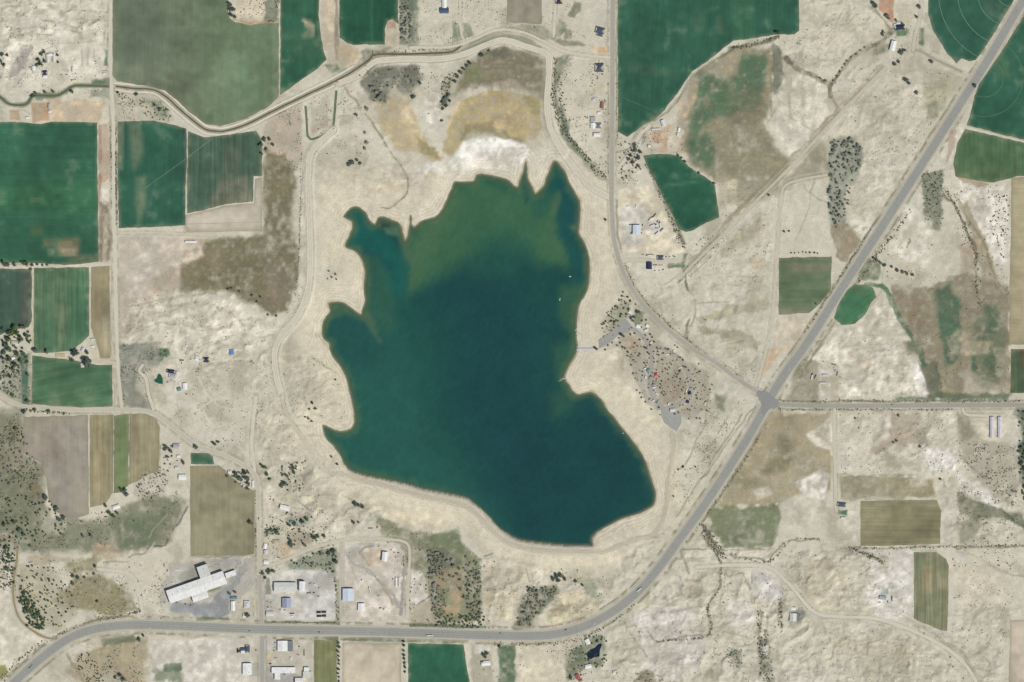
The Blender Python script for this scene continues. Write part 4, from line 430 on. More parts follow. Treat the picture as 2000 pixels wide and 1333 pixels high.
rid = 1 - np.abs(2 * fbm(rx, ry, 40, 4, 4) - 1); rid2 = 1 - np.abs(2 * fbm(rx * .8, ry * 1.35, 19, 3, 6) - 1)
relief = (rid ** 2 - .55) * 6.4 + (rid2 ** 2 - .55) * 1.8 + (fbm(GX, GY, 130, 3, 7) - .5) * 6
gully = smooth(.90, .99, rid) * bad
outer = smooth(0, 600, np.maximum(np.maximum(-GX, GX - 2000), np.maximum(-GY, GY - 1333)))
Z = relief * bad * flat * (1 - outer)
# drainage: rain runs down the relief and gathers in branching washes
cy0, cx0 = np.searchsorted(ax_y, ys[0]), np.searchsorted(ax_x, xs[0]); core = (slice(cy0, cy0 + len(ys)), slice(cx0, cx0 + len(xs)))
Hc = ((relief + fbm(GX, GY, 300, 3, 3) * 46 + fbm(GX, GY, 70, 5, 6) * 9)[core] + (GY[core] * -.012 + GX[core] * .004))
hh, ww = Hc.shape; best = np.zeros((hh, ww)); tgt = np.arange(hh * ww).reshape(hh, ww).copy(); ii = np.arange(hh * ww).reshape(hh, ww)
for dy in (-1, 0, 1):
    for dx in (-1, 0, 1):
        if dx or dy:
            a_ = (slice(max(0, -dy), hh - max(0, dy)), slice(max(0, -dx), ww - max(0, dx))); b_ = (slice(max(0, dy), hh - max(0, -dy)), slice(max(0, dx), ww - max(0, -dx)))
            dr = (Hc[a_] - Hc[b_]) / math.hypot(dx, dy); m_ = dr > best[a_]; best[a_] = np.where(m_, dr, best[a_]); tgt[a_] = np.where(m_, ii[b_], tgt[a_])
order = np.argsort(-Hc.ravel()).tolist(); tl = tgt.ravel().tolist(); acc = [1.0] * (hh * ww)
for i_ in order:
    j_ = tl[i_]
    if j_ != i_: acc[j_] += acc[i_]
A_ = np.log10(np.array(acc).reshape(hh, ww)); wide = A_.copy()
for dy, dx in ((0, 1), (1, 0), (0, -1), (-1, 0)): wide = np.maximum(wide, np.roll(A_, (dy, dx), (0, 1)) - .45)
wash = np.zeros(GX.shape); wash[core] = np.maximum(smooth(1.5, 2.1, A_) * .8, smooth(2.15, 2.8, wide)); wash *= np.clip(bad * 1.4, 0, 1) * flat * smooth(6, 30, SDL)
Z -= wash * 1.7
# reservoir basin: shore ramps from the waterline to the surrounding land, the bed deepens inward
ramp = smooth(0, 62, SDL); near = SDL < 300
SDc = np.minimum(SDL, 62); Zs = np.where(SDL > 0, ZW + .04 * SDc + (-ZW - .04 * SDc) * ramp, ZW + np.maximum(SDL * .09, -9))
Z = np.where(near, np.where(SDL > 0, Zs + Z * ramp, Zs), Z)
def bank(line, top, half, fall):
    s, d = lrast(catmull(line, 6), half + fall + 4)
    h = top - (top + 6.0) * smooth(half, half + fall * 1.25, d)
    Z[s] = np.where(SDL[s] > 0, np.maximum(Z[s], h), Z[s])
bank(ROADS[17][1][:14], 2.6, 3.5, 44)
bank(ROADS[7][1], 1.6, 6, 16); bank(ROADS[6][1][2:16], 1.4, 6, 14)
def zat(px, py):
    px = np.asarray(px, float); py = np.asarray(py, float)
    i = np.clip(np.searchsorted(ax_x, px) - 1, 0, NX - 2); j = np.clip(np.searchsorted(ax_y, py) - 1, 0, NY - 2)
    fx = (px - ax_x[i]) / (ax_x[i + 1] - ax_x[i]); fy = (py - ax_y[j]) / (ax_y[j + 1] - ax_y[j])
    return (Z[j, i] * (1 - fx) + Z[j, i + 1] * fx) * (1 - fy) + (Z[j + 1, i] * (1 - fx) + Z[j + 1, i + 1] * fx) * fy
# soil colours
def mixc(col, c, a): return col + (np.asarray(c, float) - col) * a[..., None]
col = np.zeros(GX.shape + (3,)); col[:] = SO
col = mixc(col, PA, smooth(.5, .72, patch) * .24); col = mixc(col, TA, smooth(.52, .30, patch) * .35)
col = mixc(col, (196,192,168), smooth(.48, .7, fbm(GX, GY, 80, 4, 6)) * .45)
col = mixc(col, (214,206,184), smooth(.50, .68, fbm(GX, GY, 170, 4, 5)) * .6); col = mixc(col, (205,200,184), smooth(.50, .66, fbm(GX, GY, 120, 4, 0)) * .35)
veg = fbm(GX + warp2 * 30, GY + warp1 * 30, 40, 6, 1); col = mixc(col, (174,168,146), smooth(.54, .68, veg) * .30); col = mixc(col, (150,146,124), smooth(.64, .74, veg + (fine - .5) * .25) * .30)
trk = np.random.RandomState(31)
for _ in range(110):
    x0, y0, a0 = trk.uniform(0, 2000), trk.uniform(0, 1333), trk.uniform(0, 6.28); ln = [(x0, y0)]
    for k in range(trk.randint(4, 11)): a0 += trk.normal(0, .28); x0 += math.cos(a0) * 16; y0 += math.sin(a0) * 16; ln.append((x0, y0))
    s = pbox(ln, 8); dl = ldist(ln, GX[s] + warp1[s] * 10, GY[s] + warp2[s] * 10); dk = trk.rand() < .6
    if SDL[s].min() < 50: continue
    col[s] = mixc(col[s], (158,151,130) if dk else (222,216,202), smooth(2.4, .4, dl) * trk.uniform(.25, .6) * np.clip(.3 + (patch[s] - .3) * 2.2, 0, 1))
col = mixc(col, (142,139,115), wash * np.clip(.62 + (patch - .45) * 2.2, .15, .9)); col = mixc(col, (160,153,130), gully * .35 * smooth(.4, .6, fine + patch - .5))
for q, c, f, a in P:
    if max(c) < 160 and 9 < max(c) - min(c) < 48:
        c = (c[0] * .88, c[1] * .93, c[2] * .93) if c[1] >= c[0] - 6 else (c[0] * .93, c[1] * .94, c[2] * .93); f = f * 1.35
    s = pbox(q, f * 2 + 8)
    d = sdf(q, GX[s], GY[s]) + warp1[s] * min(18, 4 + f * 1.6) + (fine[s] - .5) * min(10, f * 1.3)
    m = smooth(f * .6, -f * .6, d) * a * np.clip(.90 + (fine[s] - .5) * 1.5 + (patch[s] - .5) * 1.3, .2, 1.05)
    cv = np.asarray(c, float) * (1 + (patch[s] - .5) * .32 + (fine[s] - .5) * .26 + warp2[s] * .22)[..., None]
    col[s] = col[s] + (cv - col[s]) * np.clip(m, 0, 1)[..., None]
# drawn-down shore: sand, with faint waterline rings
s = LS; sd = SDL[s]
beach = smooth(78, 34, sd + warp1[s] * 30) * smooth(-2, 2, sd) * np.clip(.95 + (patch[s] - .5) * .8, 0, 1)
north = smooth(360, 300, GY[s]) * smooth(770, 840, GX[s] + warp1[s] * 40)
beach = beach * (1 - north)
col[s] = mixc(col[s], SAND, np.clip(beach * .85, 0, 1))
ring = np.sin(sd * 1.05 + (patch[s] - .5) * 16) * smooth(40, 8, sd) * smooth(0, 3, sd)
col[s] = col[s] * (1 + ring * .045)[..., None]
col[s] = mixc(col[s], (150,138,108), smooth(5.0, 1.0, sd) * smooth(-6, 0, sd) * np.clip(.25 + (patch[s] - .5) * 1.6, 0, .5))
rip = smooth(9, 5, np.abs(sd - 6)) * smooth(925, 940, GY[s] + (GX[s] - 680) * -.05) * smooth(1175, 1150, GX[s]) * smooth(670, 690, GX[s])
col[s] = mixc(col[s], (182,175,160), np.clip(rip, 0, 1) * .6)
col[s] = mixc(col[s], (170,160,124), smooth(1, -4, sd) * .7); col[s] = mixc(col[s], (108,116,84), smooth(-3, -13, sd))
for ln, w, c, a in L:
    s = pbox(ln, w + 8); d = ldist(catmull(ln, 5), GX[s] + warp1[s] * 9, GY[s] + warp2[s] * 9) + (fine[s] - .5) * min(7, 2 + w * 1.4)
    m = smooth(w + 1.4, max(0, w - 1.2), d) * a * np.clip(.80 + (fine[s] - .5) * 1.9 + (patch[s] - .5) * 1.2, .15, 1)
    col[s] = mixc(col[s], c, m)
for nm, ln, w, c in CANALS[:2]:
    s, d = lrast(catmull(ln, 6), 14); d = d + (fine[s] - .5) * 2.5; col[s] = mixc(col[s], (136,128,104), smooth(w * .5 + 4.2, w * .5 + 1.0, d) * .8)
# worn verges along the roads
s, d = lrast(catmull(HWY, 8), 30)
col[s] = mixc(col[s], (160,153,130), smooth(16, 12, d) * .55 * np.clip(.6 + (fine[s] - .5) * 2, 0, 1)); col[s] = mixc(col[s], (118,114,94), np.exp(-((d - 16.5) / 2.2) ** 2) * np.clip((fine[s] - .38) * 3, 0, .75))
for nm, ln, w, c, wb in ROADS[:6]:
    s, d = lrast(catmull(ln, 8), 16); col[s] = mixc(col[s], (146,139,116), np.exp(-((d - w * .5 - 3.2) / 2.0) ** 2) * np.clip((fine[s] - .36) * 3, 0, .6))
for nm, ln, w, c, wb in ROADS[6:]:
    s, d = lrast(catmull(ln, 8), 16); d = d + (fine[s] - .5) * 1.5; col[s] = mixc(col[s], (150,142,118), np.exp(-((d - w * .5 - 1.7) / 1.1) ** 2) * np.clip((fine[s] - .30) * 2.2, 0, .55)); col[s] = mixc(col[s], (216,209,191), np.exp(-((d - w * .5 - 5) / 2.2) ** 2) * .3)
# wandering cattle and vehicle scuffs, small washes
sc = fbm(GX * .5 + warp1 * 10, GY * 1.6, 11, 4, 2); col = mixc(col, (164,157,136), smooth(.60, .72, sc) * .4 * np.clip(bad, 0, 1) * smooth(3, 12, SDL))
col *= (1 + (fine - .5) * .10)[..., None]
COLG = alb(np.clip(col, 0, 255)).astype(np.float32)
V = np.stack([WX(GX), WY(GY), Z], -1).reshape(-1, 3).astype(np.float32)
idx = np.arange(NY * NX).reshape(NY, NX)
Q = np.stack([idx[1:, :-1], idx[1:, 1:], idx[:-1, 1:], idx[:-1, :-1]], -1).reshape(-1, 4).astype(np.int32)
me = bpy.data.meshes.new('ground'); me.vertices.add(len(V)); me.vertices.foreach_set('co', V.ravel())
me.loops.add(Q.size); me.loops.foreach_set('vertex_index', Q.ravel()); me.polygons.add(len(Q)); me.polygons.foreach_set('loop_start', np.arange(0, Q.size, 4, dtype=np.int32))
a = me.attributes.new('Col', 'FLOAT_COLOR', 'POINT'); cc = np.ones((len(V), 4), np.float32); cc[:, :3] = COLG.reshape(-1, 3); a.data.foreach_set('color', cc.ravel())
me.update(calc_edges=True); me.polygons.foreach_set('use_smooth', np.ones(len(Q), bool))
M_GROUND = attr_mat('soil', [(.012, .97, 1.05, None, 0), (.07, .96, 1.06, None, 0), (.28, .91, 1.10, None, 0), (.75, .94, 1.07, None, 0)], bump=(.22, 1.0, .32))
me.materials.append(M_GROUND); ground = bpy.data.objects.new('ground', me); C.objects.link(ground); tag(ground, kind='structure')

# ------------------------------------------------------------------ reservoir water
W0 = []
wx = np.arange(620, 1295, 3.0); wy = np.arange(300, 1078, 3.0); LX, LY = np.meshgrid(wx, wy)
wsd = fsdf(LAKE, LX, LY, 70, wx, wy); keep = wsd < 7; n1 = fbm(LX, LY, 60, 4, 2) - .5; n2 = fbm(LX, LY, 14, 3, 4) - .5
wc = np.zeros(LX.shape + (3,)); wc[:] = (31,74,73)
WP = [([(620,560),(760,560),(830,700),(860,860),(960,960),(980,1080),(600,1000)],(44,91,84),70,.85),([(640,600),(720,620),(750,700),(700,720),(640,700)],(36,78,80),25,.6),
 ([(800,560),(900,600),(880,800),(960,960),(1060,900),(1060,620),(960,540)],(30,68,75),60,.7),([(1030,820),(1240,830),(1275,960),(1160,1060),(1000,1050),(960,960)],(28,66,72),50,.7),
 ([(790,480),(830,430),(880,372),(930,336),(1000,355),(1040,380),(1065,390),(1090,372),(1092,430),(1112,480),(1108,514),(1060,512),(1000,480),(960,470),(900,510),(830,560),(790,590)],(66,103,78),28,.95),([(800,470),(840,425),(890,372),(900,400),(860,460),(830,520),(800,560)],(82,110,82),18,.6),([(930,470),(1000,440),(1050,470),(1000,540),(930,530)],(46,92,78),30,.5),
 ([(1050,450),(1085,420),(1108,490),(1100,515),(1050,500)],(72,104,78),14,.7),([(1022,330),(1030,330),(1032,390),(1026,400)],(38,82,82),5,.8),
 ([(1085,312),(1100,325),(1125,380),(1135,430),(1122,470),(1150,510),(1148,560),(1120,560),(1118,510),(1085,455),(1092,400),(1076,360)],(32,79,82),8,.8),([(1050,385),(1060,370),(1075,380),(1066,420),(1045,425),(1035,405)],(46,92,82),8,.6),([(1086,380),(1094,372),(1096,392),(1080,420)],(92,112,86),6,.6),([(1108,440),(1130,440),(1132,452),(1115,452)],(96,112,84),6,.6),
 ([(1095,560),(1150,555),(1135,600),(1128,660),(1105,640),(1090,600)],(66,98,78),12,.75),([(1075,675),(1128,660),(1125,700),(1104,740),(1085,745)],(58,92,76),12,.7),([(1075,775),(1110,745),(1140,775),(1110,810),(1080,820)],(60,93,77),14,.55),([(1125,780),(1165,775),(1195,815),(1170,860),(1130,830)],(30,68,74),14,.6),
 ([(669,425),(690,405),(715,415),(728,440),(770,470),(800,520),(790,590),(750,560),(740,500),(700,488),(675,478),(690,440)],(32,92,88),8,.75),([(672,484),(700,486),(740,498),(770,520),(760,530),(720,505)],(32,74,80),4,.6),([(700,490),(740,500),(765,560),(770,640),(735,650),(715,610),(714,540)],(58,96,80),10,.6),
 ([(735,425),(760,424),(786,445),(786,462),(770,462),(740,448)],(60,86,76),5,.85),([(745,428),(765,432),(762,448),(746,444)],(50,64,60),3,.7),([(750,446),(782,444),(780,460),(755,458)],(96,126,108),4,.6),([(776,455),(800,470),(805,520),(790,500)],(84,104,86),8,.7),
 ([(705,612),(722,612),(738,655),(742,668),(726,650)],(96,112,88),7,.6),([(640,592),(680,596),(680,612),(645,625),(634,655),(629,640)],(76,104,84),6,.7),([(930,980),(980,1040),(1000,1056),(1000,1030),(960,990)],(40,84,82),10,.6)]
for q, c, f, a in WP:
    m = smooth(f, -f, sdf(q, LX, LY) + n1 * min(40, 10 + f) + n2 * 6) * a; wc = mixc(wc, c, m)
wc = mixc(wc, (96,110,82), smooth(-20, -1, wsd + n2 * 10) * .68 * smooth(1010, 900, LY)); wc = mixc(wc, (70,100,84), smooth(-10, -1, wsd) * .35)
wc *= (1 + n2 * .05 + n1 * .08)[..., None] * np.array([.99, 1.03, .965])
dep = np.clip(-wsd, 0, 60)
ids = -np.ones(LX.shape, int); cells = keep[:-1, :-1] & keep[1:, :-1] & keep[:-1, 1:] & keep[1:, 1:]
um = np.zeros(LX.shape, bool)
for dy in (0, 1):
    for dx in (0, 1): um[dy:um.shape[0] - 1 + dy, dx:um.shape[1] - 1 + dx] |= cells
ids[um] = np.arange(um.sum()); cj, ci = np.nonzero(cells)
wf = np.stack([ids[cj + 1, ci], ids[cj + 1, ci + 1], ids[cj, ci + 1], ids[cj, ci]], -1).tolist()
wv = np.stack([WX(LX[um]), WY(LY[um]), np.full(um.sum(), ZW)], -1)
lake = mesh_obj('lake_water', wv, wf, None, cols=alb(np.clip(wc[um], 0, 255)))
da = lake.data.attributes.new('depth', 'FLOAT', 'POINT'); da.data.foreach_set('value', dep[um].astype(np.float32)); tag(lake, 'dark teal reservoir water', None, kind='structure')
def water_mat(name, depth=True, col=None):
    m, t, b = nmat(name); b.inputs['Roughness'].default_value = .16; b.inputs['Specular IOR Level'].default_value = .35
    g = nd(t, 'ShaderNodeNewGeometry')
    if col is None: a = nd(t, 'ShaderNodeAttribute', attribute_name='Col'); src = a.outputs['Color']
    else: a = nd(t, 'ShaderNodeRGB'); a.outputs[0].default_value = alb4(col); src = a.outputs[0]
    o = mul_noise(t, src, g.outputs['Position'], [(.02, .95, 1.05, None, 0), (.10, .93, 1.07, (1, .55, 1), .5), (.45, .95, 1.05, (1, .6, 1), .5), (1.1, .93, 1.07, None, 0)]); t.links.new(o, b.inputs['Base Color'])
    n = nd(t, 'ShaderNodeTexNoise'); n.inputs['Scale'].default_value = .5; n.inputs['Detail'].default_value = 4; t.links.new(g.outputs['Position'], n.inputs['Vector'])
    bp = nd(t, 'ShaderNodeBump'); bp.inputs['Distance'].default_value = .06; bp.inputs['Strength'].default_value = .4; t.links.new(n.outputs['Fac'], bp.inputs['Height']); t.links.new(bp.outputs[0], b.inputs['Normal'])
    if depth:
        d = nd(t, 'ShaderNodeAttribute', attribute_name='depth'); r = nd(t, 'ShaderNodeMapRange'); r.inputs[1].default_value = 0; r.inputs[2].default_value = 8; r.inputs[3].default_value = .35; r.inputs[4].default_value = 1
        t.links.new(d.outputs['Fac'], r.inputs[0]); t.links.new(r.outputs[0], b.inputs['Alpha'])
    return m
lake.data.materials.append(water_mat('lake_water'))

# ------------------------------------------------------------------ roads, canals, parking, ponds, fields
def road_mat(name, colr, bands=None):
    m, t, b = nmat(name); g = nd(t, 'ShaderNodeNewGeometry')
    if bands:
        a = nd(t, 'ShaderNodeAttribute', attribute_name='across'); r = nd(t, 'ShaderNodeValToRGB'); r.color_ramp.interpolation = 'LINEAR'
        els = r.color_ramp.elements
        while len(els) < len(bands): els.new(.5)
        for e, (p, c) in zip(els, bands): e.position = p; e.color = alb4(c)
        t.links.new(a.outputs['Fac'], r.inputs[0]); src = r.outputs[0]
    else: c = nd(t, 'ShaderNodeRGB'); c.outputs[0].default_value = alb4(colr); src = c.outputs[0]
    o = mul_noise(t, src, g.outputs['Position'], [(.02, .95, 1.05, None, 0), (.15, .94, 1.05, None, 0), (.7, .94, 1.05, None, 0)]); t.links.new(o, b.inputs['Base Color'])
    return m
def ribbon(name, line, width, mat, dz=.12, wob=0.0, parent=None, nc=4, step=4.0, off=0.0, thick=.35, dash=None):
    c = catmull(line, step); tg = np.gradient(c, axis=0); tg /= np.linalg.norm(tg, axis=1)[:, None] + 1e-9; nrm = np.stack([-tg[:, 1], tg[:, 0]], 1)
    c = c + nrm * off; n = len(c); hw = np.full(n, width / 2); wl = hw.copy(); wr = hw.copy()
    if wob: wl = hw * (1 + wob * 4 * (fbm(c[:, 0], c[:, 1], 12, 3, 1) - .5)); wr = hw * (1 + wob * 4 * (fbm(c[:, 0] + 90, c[:, 1], 12, 3, 3) - .5))
    VV = []; F = []; ac = []
    for k in range(nc + 1):
        u = -1 + 2 * k / nc; p = c + nrm * (np.where(u < 0, wl, wr) * u)[:, None]; z = zat(p[:, 0], p[:, 1]) + dz
        VV.append(np.stack([WX(p[:, 0]), WY(p[:, 1]), z], 1)); ac.append(np.full(n, (u + 1) / 2))
    zc = np.max([v[:, 2] for v in VV], axis=0)
    edge = []
    for k in (0, nc):
        e = VV[k].copy(); e[:, 2] -= thick; edge.append(e)
    VV = [edge[0]] + VV + [edge[1]]; ac = [ac[0]] + ac + [ac[-1]]
    A = np.stack(VV, 1).reshape(-1, 3); K = nc + 3
    for i in range(n - 1):
        if dash and int(i * step / dash) % 3 == 2: continue
        for k in range(K - 1): F.append((i * K + k, i * K + k + 1, (i + 1) * K + k + 1, (i + 1) * K + k))
    o = mesh_obj(name, A, F, mat, parent); at = o.data.attributes.new('across', 'FLOAT', 'POINT'); at.data.foreach_set('value', np.stack(ac, 1).ravel().astype(np.float32)); return o
hb = [(0,(194,187,169)),(.10,(184,179,164)),(.16,(154,154,147)),(.26,(158,158,151)),(.40,(150,151,145)),(.47,(160,158,148)),(.53,(160,158,148)),(.60,(150,151,145)),(.74,(158,158,151)),(.84,(154,154,147)),(.90,(184,179,164)),(1,(194,187,169))]
hwy = ribbon('highway', HWY, 21, road_mat('asphalt', None, hb), dz=.35, nc=10, wob=.01); tag(hwy, kind='structure')
MW = paint((186,184,175), .7, .2, .15, .4, name='white_line'); MY = paint((178,171,146), .7, .2, .15, .4, name='yellow_line')
for nm, off, mm in (('edge_line', -7.6, MW), ('edge_line', 7.6, MW), ('centre_line', -.55, MY), ('centre_line', .55, MY)): ribbon(nm, HWY, .28, mm, dz=.40, nc=1, off=off, parent=hwy, thick=.02)
for off in (-4.1, 4.1): ribbon('lane_line', HWY, .3, MW, dz=.40, nc=1, off=off, parent=hwy, thick=.02, dash=4.0)
for i, (nm, ln, w, c, wb) in enumerate(ROADS):
    paved = nm in ('county_road', 'side_road', 'cross_street', 'camp_road')
    b = [(0,tuple(int(x*1.04) for x in c)),(.2,c),(.32,tuple(int(x*.95) for x in c)),(.5,tuple(int(x*1.02) for x in c)),(.68,tuple(int(x*.95) for x in c)),(.8,c),(1,tuple(int(x*1.04) for x in c))]
    o = ribbon(nm, ln, w, road_mat(nm, c, b), dz=(.24 if paved else .12 + .004 * (i % 9)), wob=wb); tag(o, kind='structure')
    if nm in ('county_road', 'side_road'): ribbon('centre_line', ln, .3, MY, dz=.26, nc=1, parent=o, thick=.02)
for nm, ln, w, c in CANALS:
    o = ribbon(nm, ln, w, water_mat(nm, False, c), dz=.06, wob=.12); tag(o, kind='structure')
def sheet(name, poly, mat, dz, colr=None, lattice=None, patches=(), jit=1.3, parent=None, skirt=.6, seed=0):
    P0 = np.asarray(poly, float); B = []
    for i in range(len(P0)):
        a, b = P0[i], P0[(i + 1) % len(P0)]; n = max(1, int(np.hypot(*(b - a)) / 4.5))
        for k in range(n): B.append(a + (b - a) * k / n)
    B = np.array(B); B = B + np.stack([(fbm(B[:, 0], B[:, 1], 10, 3, 2 + seed) - .5), (fbm(B[:, 0], B[:, 1], 10, 3, 4 + seed) - .5)], 1) * 2 * jit
    pts = [tuple(p) for p in B]; nb = len(pts)
    if lattice:
        gx, gy = np.meshgrid(np.arange(B[:, 0].min(), B[:, 0].max(), lattice), np.arange(B[:, 1].min(), B[:, 1].max(), lattice)); k = sdf(B, gx, gy) < -lattice * .45
        pts += list(zip(gx[k] + RNG.rand(k.sum()) * .3, gy[k] + RNG.rand(k.sum()) * .3))
    r = delaunay_2d_cdt([Vector(p) for p in pts], [], [list(range(nb))], 1, 1e-4)
    v2 = np.array([tuple(v) for v in r[0]]); F = [tuple(f) for f in r[2]]; mp = {}
    for oi, ol in enumerate(r[3]):
        for q in ol: mp[q] = oi
    z = np.zeros(len(v2)) + dz; V = np.stack([WX(v2[:, 0]), WY(v2[:, 1]), z], 1)
    A = Vector((0, 0, 0))
    t0 = F[0]; ar = (V[t0[1]][0] - V[t0[0]][0]) * (V[t0[2]][1] - V[t0[0]][1]) - (V[t0[1]][1] - V[t0[0]][1]) * (V[t0[2]][0] - V[t0[0]][0])
    if ar < 0: F = [f[::-1] for f in F]
    base = len(V); ring = [mp[i] for i in range(nb)]; low = V[ring].copy(); low[:, 2] -= skirt; V = np.concatenate([V, low])
    for i in range(nb): j = (i + 1) % nb; F.append((ring[i], ring[j], base + j, base + i))
    cols = None
    if colr is not None:
        X, Y = np.concatenate([v2[:, 0], v2[ring, 0]]), np.concatenate([v2[:, 1], v2[ring, 1]]); cc = np.zeros((len(X), 3)); cc[:] = colr
        n1 = fbm(X, Y, 50, 4, 3) - .5; n2 = fbm(X, Y, 13, 3, 5) - .5
        for q, pc, f, al in patches: cc = mixc(cc, pc, np.clip(smooth(f, -f * .6, sdf(q, X, Y) + n2 * min(f, 10) * 1.6 + n1 * f) * al * (1 + n2), 0, 1))
        n3 = fbm(X, Y, 110, 3, 7) - .5; cc = cc * (1 + n1 * .26 + n2 * .20 + n3 * .2)[:, None]; cc = mixc(cc, (150,144,118), np.clip(smooth(.2, .36, n1 + n2 * .6) * .3, 0, 1))
        e = smooth(-6, -.5, sdf(B, X, Y) + n2 * 9) * .5; cc = mixc(cc, (148,142,116), np.clip(e, 0, 1)); cols = alb(np.clip(cc, 0, 255))
    ctr = V[:base, :2].mean(0); V[:, 0] -= ctr[0]; V[:, 1] -= ctr[1]
    return mesh_obj(name, V, F, mat, parent, (ctr[0], ctr[1], 0), cols)
tag(sheet('junction', [(1481,762),(1490,765),(1500,766),(1508,773),(1522,786),(1522,796),(1508,797),(1501,802),(1493,812),(1485,806),(1488,794),(1484,780),(1477,771)], road_mat('junction', (148,148,145)), .44, jit=.3, skirt=.3), kind='structure')
for nm, q, c in LOTS: tag(sheet(nm, q, road_mat(nm, c), .1, jit=.4), kind='structure')
for nm, q, c, lb in PONDS: tag(sheet(nm, q, water_mat(nm, False, c), .12, jit=.4), lb, None, kind='structure')
def crop_mat(ang, amt, sc):
    k = ('crop', ang, amt, sc)
    if k not in _pm:
        r = math.radians(90 - ang)
        _pm[k] = attr_mat('crop', [(1.0, 1 - amt * .8, 1 + amt * .8, (sc * 1.1, .004, 1), r), (1.0, 1 - amt * .9, 1 + amt * .7, (sc * 3.2, .010, 1), r), (.05, .93, 1.06, None, 0), (.45, .93, 1.07, None, 0)], bump=(.5, .5, .5))
    return _pm[k]
fobj = []
def soft(c): return (c[0] + 12, c[1] + 6, c[2] + 5) if c[1] > c[0] + 12 else c
for i, (c, q, st, lb, pt) in enumerate(FIELDS):
    o = sheet('crop_field', q, crop_mat(*st), .32, soft(c), 5.0, [(a_, soft(b_), c_, d_) for a_, b_, c_, d_ in pt], seed=i % 4); tag(o, lb, 'field', 'crop fields'); fobj.append(o)
def arc_tracks(fi, cx, cy, radii, colr, w=.9):
    q = FIELDS[fi][1]; mt = road_mat('wheel_track', colr); fo = fobj[fi]
    for r in radii:
        run = []; n = int(2 * math.pi * r / 3)
        for k in range(n + 1):
            a = 2 * math.pi * k / n; x, y = cx + r * math.cos(a), cy + r * math.sin(a)
            if inpoly(q, x, y) and k < n: run.append((x, y))
            else:
                if len(run) > 5:
                    o = ribbon('wheel_track', run, w, mt, dz=.36, nc=1, thick=.04, step=5, wob=.15); o.parent = fo; o.location = -Vector(fo.location)
                run = []
arc_tracks(4, 1975, -15, (142, 105, 66, 28), (126,148,116)); arc_tracks(5, 1922, 152, (38, 76), (98,124,98)); arc_tracks(5, 1922, 152, (118,), (62,104,82), .8)
for fi, ln, w, cc in ((5, [(1888,246),(1960,265),(2000,275),(2090,292)], 1.4, (176,178,148)), (3, [(1213,190),(1250,205),(1290,222)], .9, (84,116,92)), (12, [(363,438),(512,434)], 1.0, (176,166,142)), (11, [(369,306),(392,288),(415,271)], .9, (140,142,118)), (10, [(283,368),(325,338),(363,311)], .9, (124,136,112))):
    o = ribbon('wheel_track', ln, w, road_mat('wheel_track', cc), dz=.36, nc=1, thick=.04); o.parent = fobj[fi]; o.location = -Vector(fobj[fi].location)

# ------------------------------------------------------------------ buildings
WALLC = {'w': (214,211,203), 't': (190,178,152), 'g': (160,160,156), 'b': (140,110,90)}
ROOFC = {'white': (236,235,230), 'pale': (212,211,204), 'grey': (172,174,176), 'lilac': (204,202,210), 'slate': (84,96,112), 'navy': (56,62,92), 'bluegrey': (158,166,184), 'ice': (206,216,226), 'blue': (96,138,196), 'teal': (112,146,148), 'red': (168,96,92), 'rust': (150,110,98), 'purple': (132,124,138), 'cream': (226,218,172), 'frame': (128,134,134), 'tan': (196,184,156), 'green': (82,112,92)}
def roof_mesh(w, h, z, kind, pitch, ov=.35, th=.18):
    a, b = w / 2 + ov, h / 2 + ov; V, F = [], []
    if kind == 'flat':
        box(-a, a, -b, b, z, z + .35, V, F)
        for (x0, x1, y0, y1) in ((-a, a, -b, -b + .3), (-a, a, b - .3, b), (-a, -a + .3, -b + .3, b - .3), (a - .3, a, -b + .3, b - .3)): box(x0, x1, y0, y1, z + .351, z + .8, V, F)
        return V, F
    lng = w >= h; hw = b if lng else a; hl = a if lng else b; rise = hw * pitch; pf = (lambda u, v: (u, v)) if lng else (lambda u, v: (-v, u))
    if kind == 'arch':
        n = 8; prof = [(-hw * math.cos(math.pi * i / n), z + hw * .55 * math.sin(math.pi * i / n)) for i in range(n + 1)]
    else: prof = [(-hw, z), (0, z + rise), (hw, z)]
    inset = hw * .85 if kind == 'hip' else 0.0
    top = []
    for v, zz in prof:
        e = hl - (inset if kind == 'hip' and zz > z else 0); top.append(((-e, v, zz), (e, v, zz)))
    for dz in (0, -th):
        for p0, p1 in top:
            for p in (p0, p1): x, y = pf(p[0], p[1]); V.append((x, y, p[2] + dz))
    m = len(prof)
    for i in range(m - 1):
        q = 2 * i; F.append((q, q + 1, q + 3, q + 2)); o = 2 * m; F.append((o + q + 2, o + q + 3, o + q + 1, o + q))
    o = 2 * m
    F.append((0, 1, o + 1, o)[::-1]); e = 2 * (m - 1); F.append((e, e + 1, o + e + 1, o + e))
    F.append(tuple([2 * i for i in range(m)] + [o + 2 * i for i in range(m)][::-1])); F.append(tuple([2 * i + 1 for i in range(m)][::-1] + [o + 2 * i + 1 for i in range(m)]))
    return V, F
def walls_mesh(w, h, z, kind, pitch):
    a, b = w / 2, h / 2; V, F = [], []; box(-a, a, -b, b, -1.2, z, V, F)
    if kind in ('gable', 'arch'):
        lng = w >= h; hw = b if lng else a; hl = (a if lng else b) - .01; r = hw * pitch if kind == 'gable' else hw * .5
        for s in (-1, 1):
            n = len(V); q = [(s * hl, -hw + .05, z), (s * hl, hw - .05, z), (s * hl, 0, z + r - .12)]
            V += [(p if lng else (-p[1], p[0], p[2])) for p in q]; F.append((n, n + 1, n + 2))
    return V, F
M_DOOR = paint((120,112,104), .6, name='door_paint'); M_GLASS = paint((60,72,84), .15, .5, .05, name='window_glass'); M_VENT = paint((150,152,150), .5, .4, name='vent_metal')
